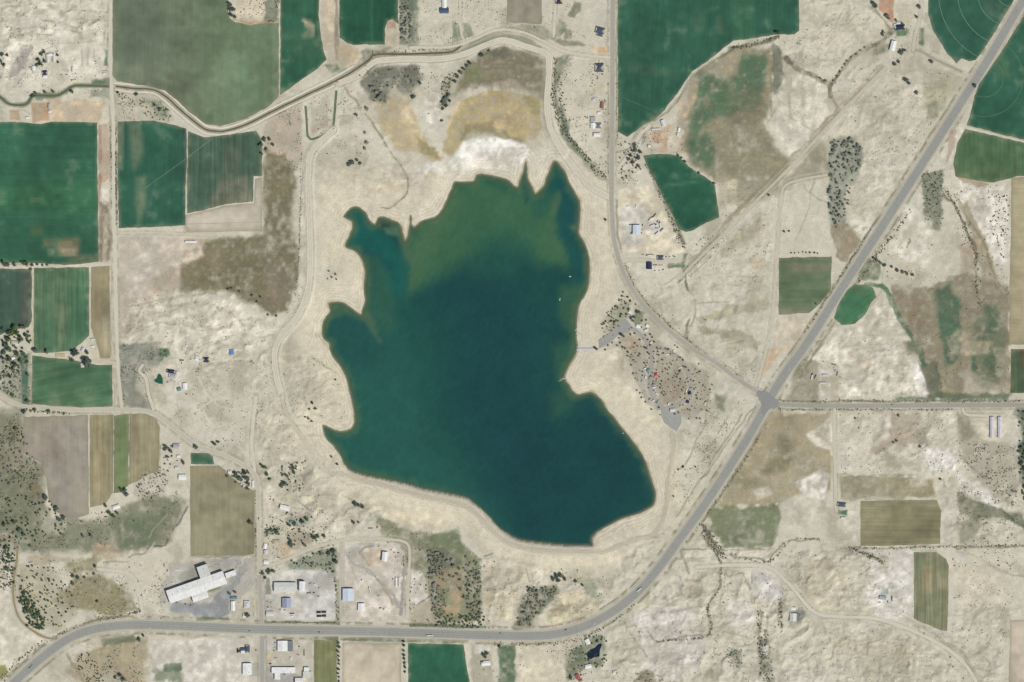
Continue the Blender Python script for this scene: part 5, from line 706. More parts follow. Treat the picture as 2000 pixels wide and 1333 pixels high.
_brng = random.Random(5)
def wing(root, dx, dy, w, h, kind, rc, ht, wc='w', pitch=.28, vents=0, rot=0.0, dz=0.0):
    w *= S; h *= S; dx *= S; dy *= -S
    rib = .9 if rc in ('white', 'pale', 'lilac', 'ice', 'grey', 'blue', 'bluegrey') else None
    V, F = walls_mesh(w, h, ht, kind, pitch); wl = mesh_obj('wall', V, F, paint(WALLC[wc], .8, name='wall_paint'), root, (dx, dy, dz)); wl.rotation_euler.z = rot
    V, F = roof_mesh(w, h, ht + .02, kind, pitch); rf = mesh_obj('roof', V, F, paint(ROOFC[rc], .55 if rib else .85, .3 if rib else .1, .10, .12, name='roof_' + rc, rib=rib), root, (dx, dy, dz)); rf.rotation_euler.z = rot
    dw = min(3.6, w * .3) if ht > 4.5 else .95; V, F = [], []; box(-dw / 2, dw / 2, -h / 2 - .06, -h / 2 + .05, 0, min(ht - .4, 3.8 if ht > 4.5 else 2.1), V, F)
    dr = mesh_obj('door', V, F, M_DOOR, wl, (w * .12, 0, 0))
    for k, wxp in enumerate((-.32, .36)):
        V, F = [], []; box(-.6, .6, -h / 2 - .05, -h / 2 + .05, 1.0, 2.1, V, F); mesh_obj('window', V, F, M_GLASS, wl, (wxp * w, 0, 0))
    for k in range(vents):
        V, F = [], []; box(-.7, .7, -.7, .7, 0, .9, V, F); box(-.85, .85, -.85, .85, .91, 1.05, V, F)
        u = (k + .5) / vents - .5; vv = _brng.uniform(-.36, .36); zz = ht + (max(w, h) * 0 + (min(w, h) / 2 + .35) * pitch * (1 - abs(vv) * 2) if kind == 'gable' else .3)
        q = (u * w * .92, vv * h, zz - .25) if w >= h else (vv * w, u * h * .92, zz - .25)
        mesh_obj('vent', V, F, M_VENT, rf, q)
    return wl
def building(name, label, cat, cx, cy, wings, ang=0.0, group=None):
    z0 = float(zat(cx, cy)); r = empty(name, (WX(cx), WY(cy), z0), math.radians(ang))
    for wg in wings: wing(r, *wg)
    tag(r, label, cat, group); return r
B = building
def simple(name, label, cx, cy, w, h, ang, kind, rc, ht, wc='w', cat='building', **kw):
    r = B(name, label, cat, cx, cy, [], ang); wing(r, 0, 0, w, h, kind, rc, ht, wc, **kw); return r
# big packing warehouse
B('warehouse', 'sprawling white-roofed warehouse set at an angle beside the highway', 'warehouse', 384, 1147, [(0,0,117,26,'gable','white',11.0,'w',.10,10),(.6,19.2,31,14,'gable','white',10.0,'w',.10,4),(23.8,-24.6,21,23,'flat','pale',13.0,'w',.1,2),(71.5,-1.5,20.5,10,'flat','white',7.5,'w',.1,1)], 19.4)
B('equipment_shed', 'long pale-roofed shed with a taller east block in the machinery yard', 'shed', 557, 1147, [(0,0,43,18,'gable','pale',7.5,'w',.12,3),(33.5,-1.5,11,19,'gable','white',12,'w',.12)], 0)
simple('workshop', 'blue-grey roofed workshop south of the long pale shed', 560, 1178, 17, 19, 0, 'gable', 'bluegrey', 5.5, 'g', 'workshop')
simple('office', 'small pale-roofed office at the corner of the machinery yard', 527, 1199, 14, 9, 0, 'gable', 'pale', 3.4, 't', 'office')
simple('storage_shed', 'large ribbed white shed by the works lane', 680, 1162, 21, 24, 0, 'gable', 'ice', 7.0, 'w', 'shed', pitch=.14)
simple('storage_shed', 'square white shed just southeast of the large ribbed one', 706, 1186, 13, 14, 0, 'gable', 'white', 5.5, 'w', 'shed', pitch=.16)
simple('storage_shed', 'tall white shed alone in the tan gravel yard', 751.5, 1087.5, 10, 18, -6, 'gable', 'white', 8.0, 'w', 'shed', pitch=.2)
B('canopy', 'twin white canopies beside the dark gravel haul road', 'canopy', 777, 1137, [(-2.8,0,3.2,17,'gable','white',3.6,'w',.2),(2.8,0,3.2,17,'gable','pale',3.6,'w',.2)], 0)
simple('garage', 'pale teal-roofed garage northeast of the warehouse car park', 457, 1168, 12, 5, 0, 'gable', 'teal', 3.6, 'g', 'garage')
simple('mobile_home', 'long narrow white mobile home next to the warehouse car park', 455, 1184, 7.5, 18, 0, 'gable', 'white', 3.2, 'w', 'mobile home')
simple('house', 'lilac-white hip-roofed house between warehouse and cross street', 482, 1181, 11, 14, 0, 'hip', 'lilac', 3.4, 'w', 'house')
simple('cottage', 'tiny white cottage under a dark tree at the street corner', 478, 1203, 6, 6, 0, 'gable', 'white', 2.8, 'w', 'house')
B('house', 'rambling slate-roofed house with white porch south of the highway', 'house', 475, 1269, [(-8,2.5,7,9,'hip','navy',3.2,'t',.4),(8.5,-1,8.5,15,'hip','slate',3.6,'t',.4),(0,-.5,9,6,'gable','slate',3.2,'t',.4),(0,5.2,8.5,5,'flat','white',2.8)], 0)
simple('shop', 'big plain white-roofed shop beside the southern cross street', 483, 1307, 17, 22, 0, 'gable', 'white', 6.5, 'w', 'shop', pitch=.08, vents=3)
B('store', 'white ribbed store with a grey lean-to south of the highway', 'store', 552, 1262, [(0,0,19,20,'gable','white',6.0,'w',.12,1),(14.8,0,10,20,'flat','frame',4.4,'g')], 0)
B('commercial_building', 'L-shaped white-roofed commercial block at the bottom edge', 'building', 554, 1309.5, [(0,0,46,11.5,'flat','white',5.5,'w',.1,3),(-12,11.5,10.5,13,'flat','white',5.0,'w',.1,1)], 0)
B('commercial_building', 'stepped pale building in the bottom row behind the L-shaped one', 'building', 600, 1314, [(-1,-6,10,8,'flat','white',5.0),(0,4,16,11.5,'flat','pale',5.6)], 0)
simple('commercial_building', 'ribbed white roof cut off by the bottom edge', 584, 1331, 15, 13, 0, 'gable', 'white', 6.0, 'w')
# northwest
B('house', 'pale U-shaped house with trees against its west side', 'house', 99, 113, [(-6,1,5,16,'gable','pale',3.2,'w',.4),(6,1,5,16,'gable','pale',3.2,'w',.4),(0,-6,7,5.5,'gable','white',3.0,'w',.4)], 4)
simple('shed', 'small white shed southwest of the U-shaped house', 66, 134, 6, 8, 0, 'gable', 'white', 3.0, cat='shed')
B('house', 'navy-roofed house with a white front room in the northwest yard', 'house', 88, 145, [(0,-2,10,8,'hip','navy',3.6,'t',.45),(-1,5.2,7,5,'gable','white',3.0,'w',.3)], 8)
simple('mobile_home', 'narrow white mobile home east of the navy-roofed house', 142, 136, 4, 9, 0, 'gable', 'pale', 2.9, cat='mobile home')
simple('shed', 'cream-roofed shed by the canal near the gravel road', 145, 158, 8, 4, 0, 'gable', 'cream', 3.0, 't', 'shed')
simple('trailer_home', 'pale trailer home at the edge of the brown corral', 96, 207, 4, 9, -5, 'gable', 'grey', 2.8, 'g', 'mobile home')
simple('shed', 'tiny white shed at the foot of the pale corral trailer', 97, 218.5, 4, 4, 0, 'gable', 'white', 2.6, cat='shed')
simple('shelter', 'little white livestock shelter between the two brown corrals', 54, 230, 6, 3, 5, 'gable', 'white', 2.8, cat='shelter')
# north homes
B('house', 'blue-roofed house with a white wing north of the reservoir', 'house', 868, 14, [(0,-6,8,16,'gable','white',3.2,'w',.35),(0,6.5,17,9,'gable','slate',3.6,'w',.35),(0,11.8,16,2.2,'gable','blue',2.8,'w',.2)], 0)
simple('house', 'navy-roofed house cut by the top edge beside a white yard', 1092, 2, 14, 12, 0, 'hip', 'navy', 3.8, 't', 'house', pitch=.45)
B('house', 'many-sided slate-blue house west of the county road', 'house', 1172, 61, [(0,-1,18,12,'hip','slate',3.8,'t',.45),(2,6,12,8,'hip','slate',3.4,'t',.45)], -14)
simple('house', 'square slate-roofed house south of the many-sided one', 1171, 133, 17, 16, 0, 'hip', 'slate', 3.8, 't', 'house', pitch=.45)
simple('cottage', 'small lilac-roofed cottage north of the red mobile home', 1160, 195, 6, 5, 12, 'gable', 'lilac', 2.8, cat='house')
simple('mobile_home', 'rust-red roofed mobile home beside the county road', 1176, 206, 6, 12, 0, 'gable', 'rust', 3.0, 'b', 'mobile home')
simple('shed', 'small bright white shed below the rust-red mobile home', 1170, 221, 6, 4, 0, 'gable', 'white', 2.8, cat='shed')
B('house', 'white house with a purple-grey garage wing by the county road', 'house', 1158, 246, [(0,0,9,11,'gable','white',3.6,'w',.3),(11,0,12,10,'hip','purple',3.4,'w',.4),(0,-13,9,8,'flat','grey',3.0,'g')], 0)
simple('barn', 'crisp white-roofed barn just south of the purple-winged house', 1166, 264, 13, 7, 0, 'gable', 'white', 4.5, cat='barn', pitch=.2)
simple('shed', 'light blue-roofed shed beside the curved irrigation ditch', 1295, 241, 6.5, 12, 18, 'gable', 'ice', 3.8, cat='shed')
simple('shelter', 'long thin pale shelter on the north side of the brown corral', 1281, 252.5, 17, 2.6, 4, 'gable', 'pale', 2.8, cat='shelter')
simple('trailer_home', 'white trailer at the eastern fence of the brown corral', 1326, 254, 4, 8, -12, 'gable', 'white', 2.8, cat='trailer')
simple('trailer_home', 'white trailer just below another at the corral fence', 1323.5, 263, 3.6, 6, -8, 'gable', 'pale', 2.8, cat='trailer')
B('house', 'wide navy-roofed farmhouse in the northeast homestead', 'house', 1758, 54, [(0,0,20,9,'hip','navy',3.8,'t',.45),(-10,-4,5,6,'gable','pale',3.0,'w',.3)], 4)
simple('barn', 'tall bright white barn south of the navy-roofed farmhouse', 1744, 90, 9.5, 19, -14, 'gable', 'white', 6.0, cat='barn', pitch=.3)
simple('mobile_home', 'low white house north of the navy-roofed farmhouse', 1755, 45.5, 8, 4, 0, 'gable', 'pale', 3.0, cat='house')
# west side
simple('livestock_shed', 'long thin white shed alone by the field track', 373, 472.5, 22, 3.6, 0, 'gable', 'white', 3.6, cat='shed')
simple('farmhouse', 'grey-white farmhouse beneath tall trees at the west edge', 29, 671, 13, 8, -5, 'gable', 'pale', 3.8, 't', 'house', pitch=.4)
simple('shed', 'small white shed south of the shaded west-edge farmhouse', 26, 700, 6, 5, 20, 'gable', 'white', 2.8, cat='shed')
simple('cottage', 'pale cottage between the big dark shade trees of the pasture', 162, 683, 6, 7, -20, 'gable', 'lilac', 3.0, cat='house')
simple('shed', 'white shed in the reddish yard by the tan strip', 182, 677, 6, 3, 0, 'gable', 'white', 2.6, cat='shed')
simple('shed', 'pale shed at the north end of the reddish yard', 182, 663, 8, 2.6, 0, 'gable', 'pale', 2.6, cat='shed')
simple('cottage', 'pale house south of the largest pasture shade tree', 161, 714, 6, 8, 10, 'gable', 'pale', 3.0, 't', 'house')
B('house', 'dark-roofed house with a pale curved terrace beside the green pond', 'house', 336, 730, [(-3,-4,16,6,'hip','navy',3.6,'t',.45),(2,4,15,8,'hip','grey',3.2,'w',.3),(10,-2,6,7,'gable','pale',3.0,'w',.3)], -8)
simple('garage', 'plain white garage south of the pond house', 361, 755, 8, 12, 2, 'gable', 'white', 3.8, cat='garage', pitch=.2)
simple('shed', 'teal-roofed shed next to the plain white garage', 350, 760.5, 7, 7, 12, 'gable', 'teal', 3.0, cat='shed')
simple('water_tank_house', 'round-edged pale house northeast of the pond house', 385, 700.5, 9, 8, -15, 'hip', 'white', 3.2, cat='house')
simple('house', 'dark navy-roofed house east of the round-edged pale one', 403, 703, 12, 9, 8, 'hip', 'navy', 3.6, 't', 'house', pitch=.45)
simple('pool_house', 'bright blue-roofed square shelter alone on the pale plain', 452, 688, 8.5, 10, 0, 'gable', 'blue', 2.6, cat='shelter', pitch=.1)
simple('house', 'pale grey house under trees east of the stubble field', 344, 872, 11, 9, -6, 'gable', 'grey', 3.4, 't', 'house')
simple('shed', 'small white shed on the grey farmyard apron', 349, 891.5, 6, 4, 0, 'gable', 'white', 2.8, cat='shed')
simple('shed', 'lilac-roofed shed north of the large white farm shed', 345, 914, 7, 5, 0, 'gable', 'lilac', 3.0, cat='shed')
simple('barn', 'large white-roofed shed at the south end of the grey farmyard', 356, 932.5, 14, 10, 0, 'gable', 'white', 4.4, cat='barn', pitch=.18)
simple('house', 'pale house among dark trees above the curved stubble corner', 449, 922, 7, 6, 10, 'gable', 'pale', 3.0, cat='house')
simple('shed', 'pale shed on the curved edge of the stubble field', 474, 948, 9, 3.5, -25, 'gable', 'pale', 2.8, cat='shed')
simple('mobile_home', 'slim white mobile home beside the lane bend', 494, 946, 2.6, 13, 0, 'gable', 'white', 2.9, cat='mobile home')
simple('house', 'white-roofed farmhouse tucked below the striped stubble', 227, 990.5, 14, 7, 20, 'gable', 'white', 3.4, cat='house')
simple('shop', 'large white-roofed shop on the pink gravel east of the lane', 556, 992, 18, 9, -13, 'gable', 'white', 5.0, cat='shop', pitch=.15)
simple('cottage', 'pale teal cottage among trees south of the white shop', 570, 1019.5, 8, 5, 0, 'gable', 'teal', 3.0, cat='house')
simple('mobile_home', 'white mobile home facing the lane opposite the stubble field', 518, 1067, 6, 10, -12, 'gable', 'white', 3.0, cat='mobile home')
simple('shed', 'pale shed south of the lane-side mobile home', 519, 1079, 7, 8, 0, 'gable', 'lilac', 3.0, cat='shed')
simple('house', 'tan hip-roofed house behind the lane-side mobile home', 540, 1059, 13, 8, 0, 'hip', 'tan', 3.4, 't', 'house')
simple('house', 'small white house at the fork of lane and works track', 520, 1098.5, 10, 7, 0, 'gable', 'white', 3.0, cat='house')
# east
simple('workshop', 'ice-white metal workshop on the sandy lot by the county road', 1243, 449, 14, 18, 0, 'gable', 'ice', 5.5, cat='workshop', pitch=.12)
simple('quonset', 'dark arched-roof house south of the sandy lot', 1290, 504, 13, 8, 0, 'hip', 'slate', 3.6, 't', 'house', pitch=.4)
simple('quonset', 'rounded navy-roofed house west of the arched-roof one', 1268, 519.5, 10, 13, 0, 'arch', 'navy', 3.0, 't', 'house')
simple('poultry_shed', 'left of two identical long white poultry sheds', 1937.5, 835, 7.5, 41, 0, 'gable', 'lilac', 4.0, cat='shed', pitch=.25)
simple('poultry_shed', 'right of two identical long white poultry sheds', 1952.5, 835, 7.5, 41, 0, 'gable', 'lilac', 4.0, cat='shed', pitch=.25)
simple('shelter', 'thin white shelter on top of the tan corral pens', 1612, 733, 10, 2.6, -3, 'gable', 'lilac', 2.8, cat='shelter')
simple('shelter', 'thin white shelter across the middle of the tan corral pens', 1607.5, 748.5, 13, 3, -2, 'gable', 'lilac', 2.8, cat='shelter')
simple('house', 'dark-roofed house beside the farm track in the southeast', 1644, 986, 17, 8, -5, 'hip', 'slate', 3.4, 't', 'house')
simple('shed', 'white shed south of the dark farm-track house', 1647, 1012, 10, 4, 0, 'gable', 'pale', 3.0, cat='shed')
simple('house', 'grey roofed ranch house below a green lawn patch', 1724, 1168, 13, 7, -10, 'gable', 'grey', 3.4, 't', 'house')
B('barn', 'grey barn with a white lean-to beside the southeastern track', 'barn', 1549, 1206, [(0,0,13,15,'gable','pale',4.0,'g',.25),(9,-1,5,13,'flat','frame',3.0,'g')], -3)
simple('shed', 'small white shed north of the grey southeastern barn', 1550, 1189, 9, 5, 0, 'gable', 'white', 3.0, cat='shed')
B('house', 'white-roofed house with dark trees south of the highway', 'house', 949, 1296, [(0,0,17,9,'gable','white',3.4,'w',.3),(-7,-2,6,6,'hip','slate',3.2,'t',.4)], 6)
simple('house', 'white house northwest of the dark blue pond', 1147.5, 1254, 8, 10, 25, 'gable', 'white', 3.2, cat='house')
simple('house', 'bright white house just south of the dark blue pond', 1149, 1302, 12, 7, 12, 'gable', 'white', 3.2, cat='house')
simple('house', 'red-roofed house near the bottom edge by the pond', 1128, 1321.5, 8, 9, 25, 'gable', 'red', 3.2, 't', 'house')
simple('shed', 'brick-red shed below the red-roofed house', 1134, 1329, 7, 4, 20, 'gable', 'rust', 2.8, 'b', 'shed')
simple('shed', 'tiny white square shed east of the dark blue pond', 1199.5, 1314, 5, 5, 0, 'hip', 'white', 2.8, cat='shed')
simple('visitor_station', 'pale entrance station at the top of the lakeside parking lot', 1231, 610, 7, 5, -30, 'hip', 'white', 3.0, cat='station')
simple('restroom', 'pinkish-white restroom east of the upper parking lot', 1247, 637.5, 8, 6, -10, 'gable', 'white', 3.0, cat='restroom')
simple('ranger_house', 'white-roofed house between the restroom and the county road', 1264.5, 637, 6, 5, -30, 'gable', 'white', 3.2, cat='house')
simple('shed', 'white-roofed shed just below the rangers white house', 1262, 645.5, 7, 5, 20, 'gable', 'pale', 3.0, cat='shed')
simple('restroom', 'white-roofed restroom at the head of the lower parking lot', 1314, 801.5, 10, 6, 5, 'gable', 'pale', 3.4, cat='restroom')
simple('shed', 'round white tank house in the corral yard by the ditch', 1268, 286, 5.5, 5, 0, 'hip', 'white', 3.0, cat='shed')

# ------------------------------------------------------------------ trees and scrub
LEAF = {}
def leaf_mat(name, c, var=.35):
    m, t, b = nmat(name); b.inputs['Roughness'].default_value = .75
    oi = nd(t, 'ShaderNodeObjectInfo'); g = nd(t, 'ShaderNodeNewGeometry'); tc = nd(t, 'ShaderNodeTexCoord')
    n = nd(t, 'ShaderNodeTexNoise'); n.inputs['Scale'].default_value = 3.0; t.links.new(tc.outputs['Object'], n.inputs['Vector'])
    ad = nd(t, 'ShaderNodeMath', operation='ADD'); t.links.new(oi.outputs['Random'], ad.inputs[0]); t.links.new(n.outputs['Fac'], ad.inputs[1])
    r = nd(t, 'ShaderNodeMapRange'); r.inputs[1].default_value = .3; r.inputs[2].default_value = 1.6; r.inputs[3].default_value = 1 - var; r.inputs[4].default_value = 1 + var; t.links.new(ad.outputs[0], r.inputs[0])
    cc = nd(t, 'ShaderNodeRGB'); cc.outputs[0].default_value = c + (1.0,); mx = nd(t, 'ShaderNodeVectorMath', operation='SCALE'); t.links.new(cc.outputs[0], mx.inputs[0]); t.links.new(r.outputs[0], mx.inputs['Scale']); t.links.new(mx.outputs[0], b.inputs['Base Color'])
    LEAF[name] = m; return m
leaf_mat('dark', (.088, .108, .080)); leaf_mat('grey', (.215, .225, .180)); leaf_mat('bright', (.085, .135, .040)); leaf_mat('green', (.075, .110, .062)); leaf_mat('juniper', (.105, .112, .082))
M_BARK = paint((120,104,84), .9, .1, name='bark')
def crown_mesh(seed, leaves=90):
    rg = random.Random(seed); bm = bmesh.new(); lobes = [(Vector((0, 0, 0)), .52)]
    for _ in range(rg.randint(3, 5)):
        a = rg.uniform(0, 6.28); d = rg.uniform(.28, .62); lobes.append((Vector((d * math.cos(a), d * math.sin(a), rg.uniform(-.2, .25))), rg.uniform(.26, .46)))
    for c, r in lobes:
        g = bmesh.ops.create_icosphere(bm, subdivisions=1, radius=r)
        for v in g['verts']: v.co = c + v.co * rg.uniform(.72, 1.15)
    for _ in range(leaves):
        c, r = rg.choice(lobes); d = Vector((rg.gauss(0, 1), rg.gauss(0, 1), rg.gauss(.3, .8))).normalized(); p = c + d * r * rg.uniform(.9, 1.4); sz = rg.uniform(.07, .17)
        q = Vector((rg.gauss(0, 1), rg.gauss(0, 1), rg.gauss(0, 1))).normalized(); u = q.orthogonal().normalized() * sz; w = q.cross(u).normalized() * sz * .8
        bm.faces.new([bm.verts.new(p + e) for e in (u, w, -u, -w)])
    me = bpy.data.meshes.new('crown'); bm.to_mesh(me); bm.free(); return me
CROWNS = [crown_mesh(40 + i) for i in range(9)]
CM = {}
def crown_data(k, tone):
    if (k, tone) not in CM:
        m = CROWNS[k].copy(); m.materials.clear(); m.materials.append(LEAF[tone]); CM[(k, tone)] = m
    return CM[(k, tone)]
def trunk_data():
    bm = bmesh.new(); rings = [(0, .10), (.5, .07), (1.0, .05), (1.5, .03)]; prev = None
    for z, r in rings:
        ring = [bm.verts.new((r * math.cos(a) + .04 * z, r * math.sin(a), z)) for a in [i * math.pi / 3 for i in range(6)]]
        if prev:
            for i in range(6): bm.faces.new((prev[i], prev[(i + 1) % 6], ring[(i + 1) % 6], ring[i]))
        prev = ring
    for a in (0.4, 2.5, 4.4):
        b0 = Vector((0, 0, .7)); b1 = Vector((.5 * math.cos(a), .5 * math.sin(a), 1.25)); sd = Vector((-math.sin(a), math.cos(a), 0)) * .035
        bm.faces.new([bm.verts.new(x) for x in (b0 + sd, b0 - sd, b1 - sd * .4, b1 + sd * .4)])
    me = bpy.data.meshes.new('trunk'); bm.to_mesh(me); bm.free(); me.materials.append(M_BARK); return me
TRUNK = trunk_data(); trng = random.Random(11); NT = [0]
def tree(x, y, r, tone, label, group, name='tree', cat='tree', hk=1.0):
    R = r * S; e = empty(name, (WX(x), WY(y), float(zat(x, y)) - .15), trng.uniform(0, 6.28))
    c = bpy.data.objects.new('crown', crown_data(trng.randrange(9), tone)); C.objects.link(c); c.parent = e; h = R * hk * trng.uniform(.9, 1.15)
    c.location = (0, 0, h * .62 + min(1.6, R * .35)); c.scale = (R * trng.uniform(.95, 1.3), R * trng.uniform(.8, 1.05), h * .75); c.rotation_euler.z = trng.uniform(0, 6.28)
    t = bpy.data.objects.new('trunk', TRUNK); C.objects.link(t); t.parent = e; t.scale = (R * .8, R * .8, h * .55)
    tag(e, label, cat, group); NT[0] += 1
TREES = []
ORD = ['first', 'second', 'third', 'fourth', 'fifth', 'sixth', 'seventh', 'eighth', 'ninth', 'tenth', 'eleventh', 'twelfth']
def ordn(k): return ORD[k] if k < 12 else '%d%s' % (k + 1, {1: 'st', 2: 'nd', 3: 'rd'}.get((k + 1) % 10 if k + 1 > 20 else 0, 'th'))
def trees(label, group, tone, pts, name='tree', cat='tree', hk=1.0):
    pts = list(pts); dx = max(p[0] for p in pts) - min(p[0] for p in pts); dy = max(p[1] for p in pts) - min(p[1] for p in pts); ax = 0 if dx >= dy else 1
    for k, p in enumerate(sorted(pts, key=lambda q: q[ax])):
        lb = label if len(pts) == 1 else '%s, %s from the %s' % (label, ordn(k), 'west' if ax == 0 else 'north')
        TREES.append((p[2], p[0], p[1], tone, lb, group if len(pts) > 1 else None, name, cat, hk))
BUSH = [([(35,1100),(110,1110),(150,1180),(120,1225),(60,1215),(34,1170)],105,1.6,3.2,'green'),([(36,1140),(60,1165),(90,1215),(86,1232),(52,1222)],51,2.4,4,'green'),([(0,1050),(30,1060),(28,1140),(0,1150)],60,1.8,3.6,'green'),([(0,840),(44,850),(80,920),(60,960),(0,940)],90,1.6,3.4,'grey'),([(0,960),(100,980),(130,1040),(60,1060),(0,1050)],69,1.8,3.4,'green'),
 ([(0,640),(60,640),(60,720),(0,740)],39,2.4,4.4,'green'),([(0,720),(40,720),(40,790),(0,760)],39,1.6,3,'grey'),([(836,1074),(868,1078),(866,1130),(838,1132)],45,2,3.6,'grey'),([(905,1085),(938,1100),(942,1212),(920,1212),(906,1150)],69,2.2,3.8,'grey'),([(842,1140),(870,1150),(872,1205),(845,1200)],45,1.8,3.2,'grey'),([(850,1196),(946,1204),(944,1226),(850,1226)],60,1.8,3.2,'green'),
 ([(1030,1146),(1088,1146),(1092,1158),(1060,1188),(1040,1222),(1008,1226),(1014,1190)],66,1.8,3.4,'grey'),([(1622,274),(1668,272),(1682,290),(1680,325),(1664,362),(1650,430),(1634,446),(1620,400)],90,1.8,3.4,'grey'),([(781,-5),(804,-5),(804,84),(784,84)],39,1.8,3,'grey'),([(700,140),(812,128),(820,170),(760,170),(745,205),(720,195)],45,1.4,2.8,'grey'),([(862,150),(890,140),(884,170),(872,210),(862,215)],36,1.6,3,'grey'),
 ([(1225,680),(1300,670),(1390,740),(1388,805),(1300,800),(1250,775)],150,.9,2.0,'juniper'),([(1175,620),(1220,580),(1236,600),(1200,650),(1178,660)],50,1,2.2,'juniper'),([(1206,280),(1250,275),(1252,340),(1215,350)],33,1.4,3,'grey'),([(1800,335),(1840,335),(1845,400),(1810,400)],40,1.2,2.4,'dark'),([(1930,380),(1970,380),(1965,520),(1940,480)],54,1,2.2,'green'),([(1880,860),(1985,870),(1985,1000),(1930,950)],105,.9,2,'grey'),([(1985,800),(2040,800),(2040,1010),(1996,990)],60,2.2,4.4,'green'),
 ([(1372,1028),(1386,1028),(1424,1090),(1408,1095)],54,1,2.2,'grey'),([(1420,1265),(1450,1270),(1450,1310),(1420,1300)],39,1,2.2,'grey'),([(1478,1230),(1500,1230),(1512,1333),(1486,1333)],54,1,2.4,'grey'),([(560,1098),(640,1072),(662,1074),(655,1120),(600,1112)],45,1.4,3,'green'),([(516,1026),(548,1026),(548,1046),(516,1048)],21,1.4,2.6,'green'),([(560,1000),(612,1000),(620,1060),(560,1070)],39,1.2,2.6,'green'),([(545,905),(600,900),(590,960),(545,960)],39,1.4,3,'green'),
 ([(270,920),(330,925),(330,960),(262,975)],45,1.2,2.6,'grey'),([(440,925),(490,915),(488,955),(470,952)],18,2,3.4,'dark'),([(320,868),(340,868),(335,925),(316,925)],14,1.6,3,'dark'),([(1300,1310),(1240,1310),(1250,1340),(1300,1340)],27,1,2.2,'grey'),([(1110,1240),(1186,1240),(1184,1300),(1120,1330)],54,1.2,2.6,'green'),([(140,1285),(180,1270),(210,1340),(170,1340)],45,1.2,2.4,'green'),([(1262,320),(1275,318),(1338,478),(1328,486)],66,1,2.2,'grey'),([(1086,150),(1096,150),(1112,262),(1180,345),(1165,345),(1098,255)],75,1,2.2,'green'),([(225,180),(330,215),(335,236),(290,232),(240,200)],45,1.2,2.6,'grey')]
def plant_trees():
    TREES.sort(key=lambda t: -t[0])
    for r, x, y, tone, lb, gp, nm, cat, hk in TREES[:295]: tree(x, y, r, tone, lb, gp, nm, cat, hk)
    rg = random.Random(2); BV, BF, BC = [], [], []; extra = []
    for q, n, r0, r1, tone in BUSH: extra += [(r, x, y, tone, '', None, '', '', 1.0) for x, y, r in grove(q, n, r0, r1, n + len(extra))]
    TC = {'dark': (.088, .108, .080), 'grey': (.200, .210, .165), 'bright': (.085, .135, .040), 'green': (.075, .110, .062), 'juniper': (.105, .112, .082)}
    cm = [(np.array([tuple(v.co) for v in m.vertices]), [tuple(f.vertices) for f in m.polygons]) for m in CROWNS]
    for r, x, y, tone, lb, gp, nm, cat, hk in TREES[295:] + extra:
        v, f = cm[rg.randrange(9)]; a = rg.uniform(0, 6.28); R = r * S; n = sum(len(b) for b in BV); c, s_ = math.cos(a), math.sin(a)
        q = np.stack([(v[:, 0] * c - v[:, 1] * s_) * R, (v[:, 0] * s_ + v[:, 1] * c) * R, v[:, 2] * R * .72 + R * .72], 1) + np.array([WX(x), WY(y), float(zat(x, y)) - .1])
        BV.append(q); BF += [tuple(i + n for i in t) for t in f]; BC.append(np.tile(np.array(TC[tone]) * rg.uniform(.55, 1.35) * np.array([rg.uniform(.85, 1.2), 1.0, rg.uniform(.8, 1.05)]), (len(v), 1)))
    o = mesh_obj('bushes', np.concatenate(BV), BF, attr_mat('bush_leaf', [(1.2, .75, 1.25, None, 0)]), cols=np.concatenate(BC)); tag(o, 'small bushes and young trees dotted over campground and flats', 'bushes', kind='stuff')
def grove(poly, n, r0, r1, seed):
    rg = random.Random(seed); a = np.asarray(poly, float); out = []; tries = 0
    while len(out) < n and tries < 6000:
        tries += 1; x, y = rg.uniform(a[:, 0].min(), a[:, 0].max()), rg.uniform(a[:, 1].min(), a[:, 1].max()); r = rg.uniform(r0, r1)
        if inpoly(poly, x, y) and all((x - p[0]) ** 2 + (y - p[1]) ** 2 > (.62 * (r + p[2])) ** 2 for p in out): out.append((x, y, r))
    return out
def row(pts, r0, r1, seed, step):
    rg = random.Random(seed); c = catmull(pts, step); return [(p[0] + rg.uniform(-1, 1), p[1] + rg.uniform(-1, 1), rg.uniform(r0, r1)) for p in c]
CAMP1 = [(1217,571),(1215,579),(1210,587),(1226,581),(1231,588),(1222,594),(1242,595),(1203,599),(1194,610),(1218,603),(1228,604),(1213,614),(1224,614),(1189,617),(1212,619),(1183,628),(1176,634),(1180,632),(1195,627),(1200,629),(1205,627),(1199,634)]
CAMP2 = [(1254,627),(1262,626),(1253,640),(1234,641),(1219,658),(1209,661),(1232,654),(1240,652),(1250,664),(1270,654),(1274,659),(1261,655),(1265,664),(1270,674),(1278,668),(1283,679),(1290,681),(1300,681),(1306,682),(1296,690),(1316,690),(1319,675),(1324,679),(1329,699),(1196,670),(1188,675),(1182,684),(1211,670),(1205,675),(1216,678),(1221,681),(1227,688),(1240,671),(1245,676),(1259,679),(1263,681),(1250,692),(1247,696),(1226,696),(1232,698),(1265,689),(1277,687),(1287,694),(1277,700)]
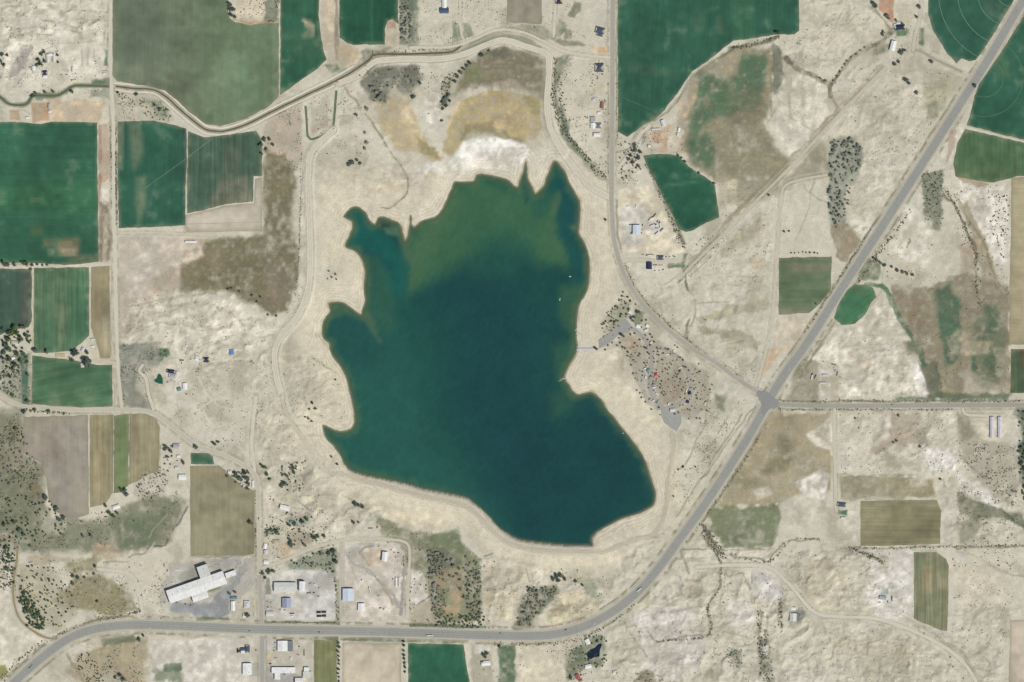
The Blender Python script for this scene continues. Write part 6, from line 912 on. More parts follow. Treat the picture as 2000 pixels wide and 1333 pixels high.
CAMP3 = [(1238,704),(1233,714),(1250,724),(1237,730),(1241,740),(1255,734),(1282,723),(1272,735),(1300,721),(1317,735),(1322,737),(1319,730),(1329,741),(1306,742),(1293,745),(1276,750),(1290,751),(1290,758),(1326,754),(1318,757),(1332,762),(1310,766),(1344,746),(1355,744),(1367,726),(1362,729),(1365,711),(1340,718),(1345,724),(1328,725),(1294,703),(1284,707),(1278,708),(1264,709),(1258,709),(1334,704),(1244,763),(1250,768),(1253,777),(1261,786),(1269,779),(1273,800),(1277,763),(1282,786),(1287,796),(1297,773),(1356,760),(1363,768),(1360,773),(1362,779),(1374,752),(1391,752),(1387,761),(1334,792),(1344,800),(1326,806),(1318,809),(1346,818),(1361,817),(1367,818),(1370,800),(1289,811)]
cr = random.Random(3)
trees('small dark tree on the upper parking lot bank', 'parking lot bank trees', 'juniper', [(x, y, cr.uniform(2.2, 3.3)) for x, y in CAMP1])
trees('small dark tree in the upper campground by the parking lot', 'upper campground trees', 'juniper', [(x, y, cr.uniform(1.8, 2.8)) for x, y in CAMP2])
trees('small dark tree scattered through the lower campground', 'lower campground trees', 'juniper', [(x, y, cr.uniform(1.7, 2.6)) for x, y in CAMP3])
trees('big dark shade tree beside the entrance station', 'entrance station shade trees', 'dark', [(1245,610,4.5),(1249,611,4),(1233,622,4),(1239,620,4.5),(1236,627,3.6)])
trees('big round tree at the south edge of the upper parking lot', None, 'dark', [(1213,654,4.6)])
trees('dark tree at the head of the boat ramp', 'boat ramp trees', 'dark', [(1162,680,3.6),(1166,682,3)])
trees('cottonwood lining the northeast homestead', 'homestead cottonwoods', 'dark', [(1705,6,5),(1710,14,5),(1732,31,5),(1736,36,4),(1762,46,3.4),(1724,68,4),(1725,62,3.6),(1760,103,6),(1767,99,4),(1748,125,5),(1755,121,4),(1796,14,5),(1790,33,4),(1750,40,3.5)])
trees('lone dark tree in the dry ground east of the white barn', 'lone trees by the white barn', 'dark', [(1820,121,5),(1770,157,5.5),(1776,163,4.5),(1790,182,4.6)])
trees('single dark tree on the east verge of the highway', None, 'dark', [(1903,167,4.6)])
trees('dark tree standing at the corner of the big alfalfa field', None, 'dark', [(1519,65,6.5)])
trees('willow in the hedge along the winding northeast ditch', 'ditch hedge willows', 'grey', row([(1690,94),(1672,106),(1655,120),(1640,140),(1627,158),(1612,160),(1602,153)], 2.4, 3.6, 4, 8), cat='tree')
trees('grey tree in the grove between pale desert flats', 'northeast grove', 'grey', grove([(1622,275),(1665,272),(1682,285),(1682,322),(1672,338),(1664,360),(1652,355),(1650,330),(1640,315),(1622,330)], 26, 3.4, 5.2, 8))
trees('grey tree in the strip of grove reaching to the highway', 'northeast grove strip', 'grey', grove([(1622,340),(1640,360),(1648,395),(1648,430),(1634,446),(1622,430),(1618,380)], 20, 3.4, 5.2, 9))
trees('grey-green tree in the thicket beside the county road farm', 'county road thicket', 'dark', [(1232,305,5),(1240,295,5.5),(1246,310,6),(1236,318,4.5),(1248,325,4.5),(1240,285,4),(1228,312,4),(1250,298,4.5)])
trees('dark bush on the curved rim of the rounded field', 'rounded field rim bushes', 'dark', [(1324,304,3.6),(1331,309,3),(1337,316,3.6),(1365,338,3),(1395,358,3)], cat='tree')
trees('dark tree around the northwest U-shaped house', 'northwest house trees', 'green', [(80,107,4.5),(86,103,4),(76,118,5.5),(80,126,5.5),(72,128,4),(87,119,4),(112,108,3.5),(113,122,3.5)])
trees('tree in the clump at the far northwest edge', 'northwest edge clump', 'green', [(5,107,5),(2,120,5.5),(8,128,5),(15,109,4)])
trees('bushy tree along the western canal', 'canal trees', 'green', [(140,180,5),(65,188,6),(70,183,4.5),(103,179,4),(88,180,4),(267,185,4.5),(230,181,3.6),(302,205,4),(313,214,4),(326,214,3)])
trees('very dark tree at the hay field notch', 'hay field notch trees', 'dark', [(450,11,6),(454,20,7),(452,29,6),(458,34,5)])
trees('dark tree in the clump below the canal bend', 'canal bend clump', 'dark', [(516,273,5.5),(510,284,5.5),(526,272,4.6),(520,292,4.6),(534,284,4),(511,300,4)])
trees('dark tree in the clump east of the ditch loop', 'ditch loop clump', 'dark', [(688,318,5.5),(682,321,5),(697,314,4),(704,320,4)])
trees('grey tree on the marsh edge northwest of the reservoir', 'northwest marsh trees', 'grey', [(740,190,5.5),(735,180,5),(728,172,5),(746,184,4),(697,225,5),(717,214,5),(713,260,4),(717,280,5),(712,290,4),(753,200,3.5),(758,168,3.5)])
trees('tree in the narrow wood beside the dark green crop', 'narrow wood', 'grey', grove([(781,-5),(803,-5),(803,82),(784,82)], 18, 3.2, 4.6, 12))
trees('dark tree in the diagonal line above the dry inlet', 'inlet line of trees', 'dark', [(918,123,4.6),(912,130,4.6),(906,135,4.2),(900,142,4.6),(894,150,4.6),(888,160,4.6),(876,186,4.6),(870,192,4.6),(878,197,4),(866,201,4.6),(872,207,4.6),(865,213,4),(863,236,3.6)])
trees('round dark tree below the north perimeter road bend', None, 'dark', [(940,109,6)])
trees('lone tree on the dry mudflat', 'mudflat lone trees', 'dark', [(807,190,5.5),(820,162,4),(955,99,3.6)])
trees('roadside tree in the hedgerow along the west field boundary', 'west boundary hedgerow', 'dark', [(8,516,6),(15,518,5),(28,517,4.6),(45,515,5.5),(53,516,5.5),(63,518,4),(73,517,3.6),(83,518,3),(92,518,3),(60,527,4)])
trees('tall bright green cottonwood in the west farm grove', 'west farm cottonwoods', 'bright', [(28,640,7),(22,652,8),(33,650,6.5),(15,664,7)], hk=1.3)
trees('dark shade tree in the west farm grove', 'west farm shade trees', 'green', [(12,676,6.5),(45,640,6),(52,657,6.5),(42,664,7),(56,668,5.5),(8,688,6),(20,684,6.5),(34,692,6.5),(18,703,6),(30,712,6),(46,690,5),(24,722,5),(40,704,5),(6,700,5),(20,735,4.5),(21,748,4)], hk=1.2)
trees('round shade tree on the track between two pastures', 'pasture track shade trees', 'dark', [(69,684,6.5),(91,687,5)], hk=1.2)
trees('huge dark shade tree at the pasture homestead', 'pasture homestead trees', 'dark', [(147,690,9),(172,708,10.5),(140,704,5),(170,689,5.5),(164,702,5)], hk=1.2)
trees('tree beside the lane south of the pastures', 'lane trees', 'green', [(54,732,4.6),(47,806,5.5),(25,773,5.5),(55,783,5),(68,801,4.6),(95,803,4),(30,838,5)])
trees('dark tree at the tip of the striped stubble', 'stubble tip trees', 'dark', [(240,959,7),(246,967,5.5),(206,988,4.6)])
trees('dark tree at the foot of the ploughed field', 'ploughed field trees', 'dark', [(88,972,7),(110,993,5.5)])
trees('shade tree in the grey farmyard', 'grey farmyard trees', 'dark', [(325,876,6.5),(334,882,4.6),(326,893,4),(358,904,5),(382,873,5.5),(419,868,6),(426,864,4)])
trees('dark tree in the thick clump by the lane bend', 'lane bend trees', 'dark', [(462,926,6),(469,935,6.5),(478,924,6),(483,935,6),(484,945,5.5),(483,955,4),(443,930,4)])
trees('tree on the slope east of the lane', 'slope trees', 'green', [(510,908,4.5),(517,913,5),(521,928,4.5),(526,936,4),(560,930,5),(556,944,6),(550,950,5),(573,915,5),(575,923,5)])
trees('dark tree at the toe of the dam', 'dam toe trees', 'dark', [(694,984,6),(701,987,4.6),(709,991,4.5)])
trees('round tree on the east edge of the stubble field', None, 'dark', [(490,1021,6)])
trees('tree around the houses east of the lane', 'lane house trees', 'green', [(565,1026,5),(576,1024,5),(590,1020,6),(600,1015,5.5),(568,1058,5),(569,1066,6),(595,1065,4.6),(612,1050,5.5),(622,1048,4.6),(632,1047,4.6),(691,1022,4.6),(700,1020,3),(530,1036,4.6),(541,1040,4.6)])
trees('tree shading the machinery yard', 'machinery yard trees', 'dark', [(526,1117,6.5),(534,1116,5),(513,1121,4.6),(518,1129,3.6),(657,1097,6),(651,1076,6),(642,1081,5.5),(627,1081,4.6)])
trees('dark tree near the warehouse corner house', 'corner house trees', 'dark', [(484,1202,5.5),(448,1160,4.2),(459,1157,4)])
trees('grey tree in the marshy wood below the dam', 'marsh wood', 'grey', grove([(836,1076),(866,1080),(900,1105),(905,1085),(938,1104),(940,1205),(920,1212),(905,1165),(870,1130),(850,1180),(836,1130)], 30, 3.2, 5.0, 21) + grove([(850,1198),(946,1206),(944,1224),(850,1224)], 14, 2.8, 4.2, 22))
trees('very dark tree in the dam bottom clump', 'dam bottom clump', 'dark', [(1081,1131,5.5),(1088,1126,6),(1096,1126,6),(1103,1131,5.5),(1092,1134,5)])
trees('small dark tree right of the dam bottom clump', 'dam bottom small trees', 'dark', [(1125,1136,4.2),(1137,1143,3.6)])
trees('grey brush tree in the gulch beside the highway curve', 'gulch brush', 'grey', grove([(1032,1148),(1084,1148),(1090,1158),(1060,1186),(1040,1218),(1014,1220),(1014,1192)], 18, 3, 4.4, 25))
trees('dark tree in the belt along the brown canal road', 'canal road belt', 'green', grove([(34,1142),(52,1160),(80,1198),(88,1228),(56,1224),(40,1196)], 18, 3.4, 5, 27))
trees('scattered dark bush on the southwest scrub flat', 'southwest scrub bushes', 'dark', [(143,1126,4.6),(152,1129,5),(143,1141,5),(166,1128,4),(184,1122,3.8),(186,1106,4.6),(190,1175,3.8),(115,1015,6),(125,1012,5.5),(162,1047,4.6),(178,1046,4.6),(58,1067,3.6)], cat='tree')
trees('tree among the southwest farmyard wood', 'southwest farmyard wood', 'green', [(215,1003,6),(222,1008,5.5),(229,1003,4.6),(40,1035,6),(46,1045,5.5),(28,1020,5.5),(8,1025,5.5),(12,1070,5),(8,1095,5),(14,1110,5),(18,1085,4.6)])
trees('dark tree south of the highway in the brown paddock', 'brown paddock trees', 'dark', [(272,1250,5),(280,1241,4),(235,1318,5),(241,1327,5),(225,1323,4),(216,1303,3.4)])
trees('tree in the row east of the olive hay strip', 'hay strip tree row', 'dark', row([(661,1256),(662,1290),(661,1332)], 3, 4.2, 5, 8))
trees('tree in the row beside the bottom deep green field', 'green field tree row', 'dark', row([(788,1253),(789,1280),(791,1312)], 3, 4.2, 6, 8))
trees('tree around the white house south of the highway', 'white house trees', 'dark', [(944,1278,4.6),(952,1276,4.6),(947,1284,4),(975,1262,4)])
trees('tree near the dark blue pond', 'pond trees', 'dark', [(1167,1252,3.6),(1150,1290,3.4),(1115,1324,4.6),(1152,1244,3)])
trees('dark shrub tree in the hedge right of the highway', 'highway hedge', 'dark', [(1705,504,3.6),(1712,508,4.2),(1720,514,4.2),(1728,519,4.2),(1742,522,3.6),(1752,528,4.2),(1763,531,4.2),(1772,535,4.4),(1782,538,4)])
trees('dark tree in the belt at the far east edge', 'east edge belt', 'green', grove([(1986,850),(1999,850),(2012,900),(2012,1000),(1996,985),(1990,920)], 12, 4, 6, 31))
trees('lone dark bush on the eastern alkali flat', 'alkali flat bushes', 'dark', [(1755,812,3.6),(1751,862,3.6),(1745,864,3),(1797,873,3),(1837,936,3),(1671,817,3)], cat='tree')
trees('dark bush in the row above the muted green field', 'bush row', 'dark', row([(1546,495),(1575,493),(1598,495)], 1.8, 2.6, 7, 6), cat='tree')
trees('dark bush beside the farm track on the tan plain', 'tan plain bushes', 'dark', [(1531,453,3.2),(1541,452,2.6),(1502,381,3.2),(1594,594,3)], cat='tree')
trees('dark bush on the grassy bank of the western point', 'western point bushes', 'dark', [(642,530,2.4),(655,536,2.6),(648,542,2.4),(657,546,2.4),(640,545,2)], cat='tree')
trees('dark tree on the edge of the olive pasture bluff', 'bluff trees', 'dark', [(446,565,3.6),(452,563,3),(468,570,3.4),(492,577,3),(508,580,3),(502,590,3),(524,615,3),(540,617,3)])
trees('dark bush at the neck of the southwestern peninsula', 'peninsula bushes', 'dark', [(610,787,4),(616,799,3.6),(604,800,3),(603,818,3.4),(609,823,3),(655,742,2.6),(647,892,3),(659,907,3),(596,815,2.6)], cat='tree')
trees('single tree on the east shore verge', None, 'dark', [(1182,430,3.6)])
trees('dark bush at the tip of the campground strip', 'strip tip bushes', 'dark', [(1334,912,3.4),(1325,918,2.6),(1358,912,2.4),(1316,970,2.4)], cat='tree')

# low scrub: thousands of small shrubs that read as speckle
SCR = [  # outline, count, size range (m), tone 0 dark .. 1 pale
 ([(0,0),(212,0),(212,190),(0,190)],330,.9,2.2),([(225,180),(300,180),(340,238),(232,236)],90,1,2.6),([(462,-20),(545,-20),(545,46),(470,46)],90,1,2.8),([(515,-20),(547,-20),(547,44),(520,44)],90,1.4,3),([(516,225),(585,205),(592,335),(530,335)],170,1,2.4),([(600,190),(700,175),(720,290),(690,332),(620,325),(600,290)],220,.9,2.4),
 ([(800,0),(1190,0),(1190,90),(1060,60),(960,50),(900,85),(800,90)],330,.9,2.3),([(1085,115),(1190,120),(1190,340),(1130,300),(1085,200)],330,.9,2.6),([(820,130),(870,150),(860,240),(830,250)],60,1,2.4),([(700,140),(820,130),(820,190),(740,200)],110,1,2.6),
 ([(1206,270),(1250,262),(1250,360),(1206,360)],110,1,2.8),([(1530,80),(1700,0),(1720,140),(1620,250),(1540,130)],200,.9,2.2),([(1700,130),(1880,140),(1780,320),(1690,330),(1640,260)],190,.9,2.4),([(1545,150),(1615,180),(1600,270),(1520,280)],40,.9,1.8),([(1400,350),(1520,380),(1500,560),(1350,540),(1410,430)],220,.9,2.2),([(1230,540),(1340,600),(1500,690),(1470,750),(1330,650)],240,.9,2.2),([(1335,490),(1410,440),(1400,520),(1345,560)],90,1,2.6),
 ([(1800,330),(1845,330),(1850,460),(1805,440)],140,1.2,3.2),([(1855,360),(1972,360),(1968,560),(1900,560),(1850,400)],190,1,2.8),([(1680,470),(1830,430),(1830,560),(1700,540)],90,1,2.4),([(1740,560),(1970,560),(1970,775),(1800,775)],260,1,2.4),([(1560,690),(1640,650),(1760,640),(1790,775),(1540,780)],150,.9,2),
 ([(1330,800),(1460,780),(1340,1000),(1310,960)],420,.8,2.2),([(1230,700),(1390,720),(1385,830),(1290,810)],170,.8,1.8),([(1640,806),(1866,806),(1866,925),(1640,925)],260,.9,2.4),([(1868,860),(1985,870),(1990,1060),(1870,1060)],420,1,2.8),([(1400,800),(1620,810),(1620,980),(1400,990)],60,.9,2),
 ([(1360,1080),(1560,1085),(1600,1200),(1540,1340),(1360,1340)],430,.9,2.4),([(1190,1180),(1380,1080),(1370,1340),(1180,1340)],180,.9,2.2),([(1560,1080),(1785,1075),(1785,1210),(1590,1190)],170,.9,2.2),([(1560,1210),(1980,1230),(1960,1340),(1560,1340)],260,.9,2.2),([(1860,1070),(1990,1075),(1970,1260),(1860,1230)],230,.9,2.4),([(1770,1210),(1830,1246),(1900,1330),(1880,1330),(1820,1255)],130,1,2.6),
 ([(0,860),(90,920),(90,1010),(360,980),(330,1060),(60,1080),(0,1050)],420,1.2,3.4),([(0,1050),(40,1060),(30,1160),(0,1150)],80,1.4,3.6),([(40,1090),(280,1100),(270,1200),(110,1230),(40,1180)],330,1,2.8),([(140,1280),(280,1245),(280,1340),(170,1340)],130,1.2,3),([(0,680),(62,690),(60,790),(0,760)],90,1.4,3.6),([(0,800),(44,810),(44,890),(0,900)],110,1.4,3.6),
 ([(260,900),(330,910),(360,990),(280,980)],130,1,3),([(232,670),(300,680),(290,800),(235,790)],130,1,2.6),([(290,670),(500,690),(500,900),(320,820)],280,.9,2.4),([(500,690),(690,700),(690,830),(640,900),(690,1040),(510,1050),(500,900)],420,.9,2.4),([(240,580),(380,570),(520,620),(520,690),(250,680)],160,.9,2.2),([(350,500),(580,480),(580,610),(350,570)],150,.9,2),([(584,300),(592,300),(592,600),(560,625),(556,615),(582,580)],110,.8,1.8),
 ([(515,1000),(660,1000),(660,1120),(515,1120)],280,1,2.6),([(740,1020),(850,1045),(840,1220),(800,1220)],180,1,2.6),([(945,1090),(1190,1120),(1180,1220),(950,1220)],230,1,2.6),([(830,1070),(940,1080),(945,1225),(830,1225)],220,1.2,3),([(670,1065),(796,1065),(796,1212),(670,1212)],60,.8,1.6),([(515,1245),(611,1245),(611,1340),(515,1340)],50,.8,1.6),([(925,1258),(1100,1255),(1110,1340),(925,1340)],120,1,2.4),([(1105,1240),(1190,1240),(1180,1340),(1105,1340)],150,1,2.8),([(300,1090),(330,1100),(320,1210),(280,1200)],60,1,2.6),([(450,1090),(500,1090),(500,1210),(450,1210)],60,.8,2),
 ([(860,1380),(1000,1380),(1000,1400),(860,1400)],10,1,2),([(1256,246),(1335,240),(1335,302),(1258,300)],80,.9,2.2),([(1720,40),(1800,40),(1800,130),(1720,130)],60,1,2.4)]
SLN = [([(1262,320),(1285,360),(1310,415),(1335,482)],110,5,1,2.8),([(226,250),(227,340),(229,446)],70,1.5,1.2,2.6),([(216,240),(218,400)],40,2,1,2.2),([(588,300),(586,420),(582,530),(575,590)],80,1.5,.8,1.8),([(1205,150),(1206,270)],40,1.5,1,2),([(1430,92),(1470,88),(1518,72)],60,4,1.2,3),([(1370,1042),(1398,1082),(1408,1104),(1404,1150),(1382,1185),(1385,1240),(1285,1254)],160,3,.9,2.2),([(1425,1082),(1500,1098),(1545,1056),(1600,1053)],80,3,.9,2.2),([(1372,1030),(1392,1060),(1410,1085)],70,7,1,2.8),([(1840,362),(1862,395),(1882,440),(1906,500),(1907,560),(1915,600)],130,4,1,2.6),([(1700,450),(1640,545),(1600,610),(1560,680)],120,4,1,2.6),([(1780,410),(1700,520),(1655,590)],110,4,1,2.6),([(1650,300),(1560,300)],2,1,1,2),
 ([(720,104),(800,100),(880,98)],40,4,1,2.2),([(1084,116),(1082,200),(1100,256),(1140,300),(1185,350)],150,5,1,2.8),([(120,1238),(230,1205),(275,1194)],90,4,1,2.6),([(0,1330),(60,1270),(120,1238)],70,5,1,2.6),([(300,1232),(500,1238)],30,2,.8,1.8),([(515,1216),(664,1218)],60,2,.8,2),([(800,1224),(960,1228)],80,3,1,2.4),([(966,1256),(1100,1255),(1180,1225),(1240,1180)],90,4,1,2.4),([(1310,1085),(1370,1010),(1460,870)],110,4,.9,2.2),([(1220,520),(1262,592),(1350,670),(1470,755)],130,4,.9,2.2),([(1520,800),(1860,800)],90,3,.9,2.2),([(1520,784),(1990,784)],140,3,1,2.4),([(1672,1071),(1870,1068),(2010,1064)],110,3,1,2.4),([(655,1130),(660,1212)],40,2.5,1,2.4),([(797,1080),(800,1200)],40,4,1,2.2),([(1480,860),(1420,950),(1340,1060)],90,4,.9,2.2),([(312,830),(312,920)],30,1.5,1,2.2),([(498,960),(499,1085)],50,1.5,1,2.4),([(50,800),(130,806)],40,4,1.4,3),([(1480,1190),(1490,1290),(1505,1333)],80,5,1,2.6),([(1524,1170),(1526,1225)],60,4,1,2.2),([(660,1072),(712,1092),(726,1100)],2,1,1,2),([(1660,1070),(1712,1092),(1726,1100)],60,4,1.2,2.8)]
def scrub():
    rg = np.random.RandomState(77); pts = []
    avoid = [(f[1], 2) for f in FIELDS] + [(l[1], 1) for l in LOTS] + [(LAKE, 12)] + [(p[1], 1) for p in PONDS]
    for q, n, a, b in SCR:
        A = np.asarray(q, float); m = int(n * 9); X = rg.uniform(A[:, 0].min(), A[:, 0].max(), m); Y = rg.uniform(A[:, 1].min(), A[:, 1].max(), m)
        k = (sdf(q, X, Y) < 0) & (fbm(X, Y, 17, 3, 3) + .08 * rg.rand(m) > .57); g_ = 2.3 if len(q) and max(v[0] for v in q) < 380 else 1.35; X, Y = X[k][:int(n * g_)], Y[k][:int(n * g_)]; pts.append(np.stack([X, Y, rg.uniform(a * .75, b * .9, len(X)) * rg.uniform(.5, 1, len(X)) ** 1.3], 1))
    for ln, n, w, a, b in SLN:
        c = catmull(ln, 2.0); i = rg.randint(0, len(c), int(n * 1.35)); pts.append(np.stack([c[i, 0] + rg.normal(0, w * .5, len(i)), c[i, 1] + rg.normal(0, w * .5, len(i)), rg.uniform(a, b, len(i))], 1))
    p = np.concatenate(pts); ok = np.ones(len(p), bool)
    for q, mrg in avoid:
        s = (p[:, 0] > min(v[0] for v in q) - 20) & (p[:, 0] < max(v[0] for v in q) + 20) & (p[:, 1] > min(v[1] for v in q) - 20) & (p[:, 1] < max(v[1] for v in q) + 20)
        if s.any(): ii = np.nonzero(s)[0]; ok[ii[sdf(q, p[ii, 0], p[ii, 1]) < mrg]] = False
    for nm, ln, w, c, wb in ROADS + [('h', HWY, 25, 0, 0)]:
        ok[ldist(catmull(ln, 12), p[:, 0], p[:, 1]) < w * .5 + .8] = False
    p = p[ok]; n = len(p); z = zat(p[:, 0], p[:, 1]); R = p[:, 2]
    K = 6; V = np.zeros((n, 2 * K + 1, 3)); ang = np.arange(K) * 2 * math.pi / K
    ph = rg.rand(n, 1) * 6.28; j1 = rg.uniform(.7, 1.25, (n, K)); j2 = rg.uniform(.35, .8, (n, K)); cx, cy = WX(p[:, 0])[:, None], WY(p[:, 1])[:, None]
    V[:, :K, 0] = cx + np.cos(ang + ph) * R[:, None] * j1; V[:, :K, 1] = cy + np.sin(ang + ph) * R[:, None] * j1; V[:, :K, 2] = z[:, None] - .15
    V[:, K:2 * K, 0] = cx + np.cos(ang + ph + .4) * R[:, None] * j2; V[:, K:2 * K, 1] = cy + np.sin(ang + ph + .4) * R[:, None] * j2; V[:, K:2 * K, 2] = z[:, None] + R[:, None] * rg.uniform(.55, .9, (n, K))
    V[:, 2 * K, 0] = cx[:, 0]; V[:, 2 * K, 1] = cy[:, 0]; V[:, 2 * K, 2] = z + R * 1.05
    f = []
    for i in range(K):
        j = (i + 1) % K; f += [(i, j, K + j), (i, K + j, K + i), (K + i, K + j, 2 * K)]
    F = (np.array(f)[None] + (np.arange(n) * (2 * K + 1))[:, None, None]).reshape(-1, 3)
    base = np.array([.150, .158, .115]); tone = rg.uniform(.45, 1.5, (n, 1)) * np.array([1, 1, 1]) * base * np.concatenate([rg.uniform(.85, 1.2, (n, 1)), np.ones((n, 1)), rg.uniform(.8, 1.1, (n, 1))], 1)
    cols = np.repeat(tone, 2 * K + 1, axis=0)
    o = mesh_obj('desert_scrub', V.reshape(-1, 3), F, attr_mat('scrub_leaf', [(1.5, .8, 1.2, None, 0)]), cols=cols); tag(o, 'low desert shrubs scattered over the pale ground', 'scrub', kind='stuff'); print('scrub', n)
scrub(); plant_trees(); print('trees', NT[0])

# ------------------------------------------------------------------ vehicles, boats, pier and small things
M_TYRE = paint((40,40,42), .9, .1, name='tyre'); M_CHROME = paint((170,172,176), .3, .5, name='steel')
def multi(name, groups, parent=None):
    """one mesh from (material, [boxes]) groups"""
    V, F, mi, mats = [], [], [], []
    for m, bs in groups:
        n0 = len(F)
        for b in bs:
            if callable(b): b(V, F)
            else: box(*b, V, F)
        mi += [len(mats)] * (len(F) - n0); mats.append(m)
    me = bpy.data.meshes.new(name); me.from_pydata(V, [], F)
    for m in mats: me.materials.append(m)
    me.polygons.foreach_set('material_index', mi); me.update(); return me
def prism(prof, y0, y1):
    def f(V, F):
        n = len(V); k = len(prof)
        for y in (y0, y1): V.extend([(x, y, z) for x, z in prof])
        for i in range(k): j = (i + 1) % k; F.append((n + i, n + j, n + k + j, n + k + i))
        F.append(tuple(range(n, n + k))[::-1]); F.append(tuple(range(n + k, n + 2 * k)))
    return f
def wheel(x, y, r=.36, w=.24):
    def f(V, F):
        n = len(V); K = 8
        for yy in (y - w / 2, y + w / 2): V.extend([(x + r * math.cos(i * math.pi / 4), yy, r + r * math.sin(i * math.pi / 4)) for i in range(K)])
        for i in range(K): j = (i + 1) % K; F.append((n + i, n + j, n + K + j, n + K + i))
        F.append(tuple(range(n, n + K))); F.append(tuple(range(n + K, n + 2 * K))[::-1])
    return f
_vc = {}
VC = {'white': (236,236,232), 'silver': (178,180,182), 'black': (44,46,50), 'grey': (96,98,102), 'red': (176,58,52), 'blue': (58,82,128), 'tan': (186,170,140), 'green': (70,92,74), 'yellow': (206,172,70), 'rose': (206,84,96)}
def vmesh(kind, colr):
    k = (kind, colr)
    if k in _vc: return _vc[k]
    p = paint(VC[colr], .35, .5, .04, name='car_paint')
    if kind == 'car':
        body = [prism([(-2.2, .35), (2.15, .35), (2.25, .7), (1.1, .9), (-1.9, .95), (-2.25, .7)], -.88, .88)]
        cab = [prism([(-1.7, .94), (.95, .9), (.35, 1.42), (-1.2, 1.45)], -.78, .78)]; top = [(-1.15, .3, -.7, .7, 1.452, 1.49)]
        g = [(p, body + top), (M_GLASS, cab), (M_TYRE, [wheel(x, y) for x in (-1.35, 1.35) for y in (-.85, .85)])]
    elif kind == 'pickup':
        g = [(p, [(-2.7, 2.7, -.95, .95, .45, .95), (1.2, 2.7, -.95, .95, .951, 1.15), (-2.7, -.4, -.95, -.85, .951, 1.35), (-2.7, -.4, .85, .95, .951, 1.35), (-.35, 1.0, -.75, .75, 1.80, 1.86)]), (M_GLASS, [prism([(-.5, .952), (1.5, .952), (.95, 1.79), (-.35, 1.79)], -.85, .85)]), (M_TYRE, [wheel(x, y, .4) for x in (-1.7, 1.75) for y in (-.92, .92)])]
    elif kind == 'rv':
        g = [(p, [prism([(-4.2, .6), (4.0, .6), (4.2, 1.2), (3.9, 3.0), (3.6, 3.15), (-4.1, 3.15), (-4.2, 3.0)], -1.25, 1.25), (-1, 0, -.4, .4, 3.151, 3.4), (1.8, 2.6, -.35, .35, 3.151, 3.32)]), (M_GLASS, [(-2.5, -1.2, -1.27, -1.24, 1.6, 2.3), (.5, 1.8, -1.27, -1.24, 1.6, 2.3), (-2.5, 1.8, 1.24, 1.27, 1.6, 2.3)]), (M_TYRE, [wheel(x, y, .4) for x in (-1.2, 2.9) for y in (-1.1, 1.1)])]
    elif kind == 'semi':
        g = [(paint((228,228,224), .5, .3, .05, name='trailer_skin'), [(-9, 3.6, -1.28, 1.28, 1.2, 4.0)]), (p, [(4.2, 6.4, -1.2, 1.2, .9, 3.2), (6.4, 7.8, -1.0, 1.0, .9, 1.9), (3.7, 7.9, -.5, .5, .7, .89)]), (M_TYRE, [wheel(x, y, .5, .5) for x in (-8.2, -7.1, 4.2, 7.2) for y in (-1.1, 1.1)])]
    elif kind == 'flatbed':
        g = [(p, [(-6, 6, -1.2, 1.2, 1.0, 1.25), (5.6, 5.9, -1.2, 1.2, 1.251, 2.4), (-6, 6, -1.25, -1.2, .85, 1.3), (-6, 6, 1.2, 1.25, .85, 1.3)]), (M_TYRE, [wheel(x, y, .48, .5) for x in (-5, -4, 4.6) for y in (-1.0, 1.0)])]
    elif kind == 'loader':
        g = [(p, [(-2.6, 1.0, -.9, .9, .9, 1.9), (-.6, .9, -.75, .75, 3.0, 3.15), (1.0, 3.4, -.2, .2, 1.2, 1.6), (3.4, 4.2, -1.4, 1.4, .3, 1.3)]), (M_GLASS, [(-.5, .8, -.7, .7, 1.901, 2.99)]), (M_TYRE, [wheel(x, y, .75, .6) for x in (-1.8, 1.4) for y in (-1.15, 1.15)])]
    elif kind == 'container':
        ribs = [(x, x + .12, s * 1.22 - .04, s * 1.22 + .04, .2, 2.5) for s in (-1, 1) for x in np.arange(-2.9, 2.9, .6)]
        g = [(p, [(-3.05, 3.05, -1.2, 1.2, .15, 2.6)] + ribs), (M_CHROME, [(3.051, 3.1, -.05, .05, .3, 2.4)])]
    me = multi(kind, g); _vc[k] = me; return me
KN = {'car': 'car', 'pickup': 'pickup_truck', 'rv': 'camper', 'semi': 'semi_truck', 'flatbed': 'flatbed_trailer', 'loader': 'wheel_loader', 'container': 'shipping_container'}
KC = {'car': 'car', 'pickup': 'pickup', 'rv': 'camper', 'semi': 'truck', 'flatbed': 'trailer', 'loader': 'loader', 'container': 'container'}
def veh(kind, colr, x, y, ang, label, group=None, dz=0.0, k=1.0):
    o = bpy.data.objects.new(KN[kind], vmesh(kind, colr)); C.objects.link(o); o.location = (WX(x), WY(y), float(zat(x, y)) + dz); o.rotation_euler.z = math.radians(ang); o.scale = (k, k, k); tag(o, label, KC[kind], group); return o
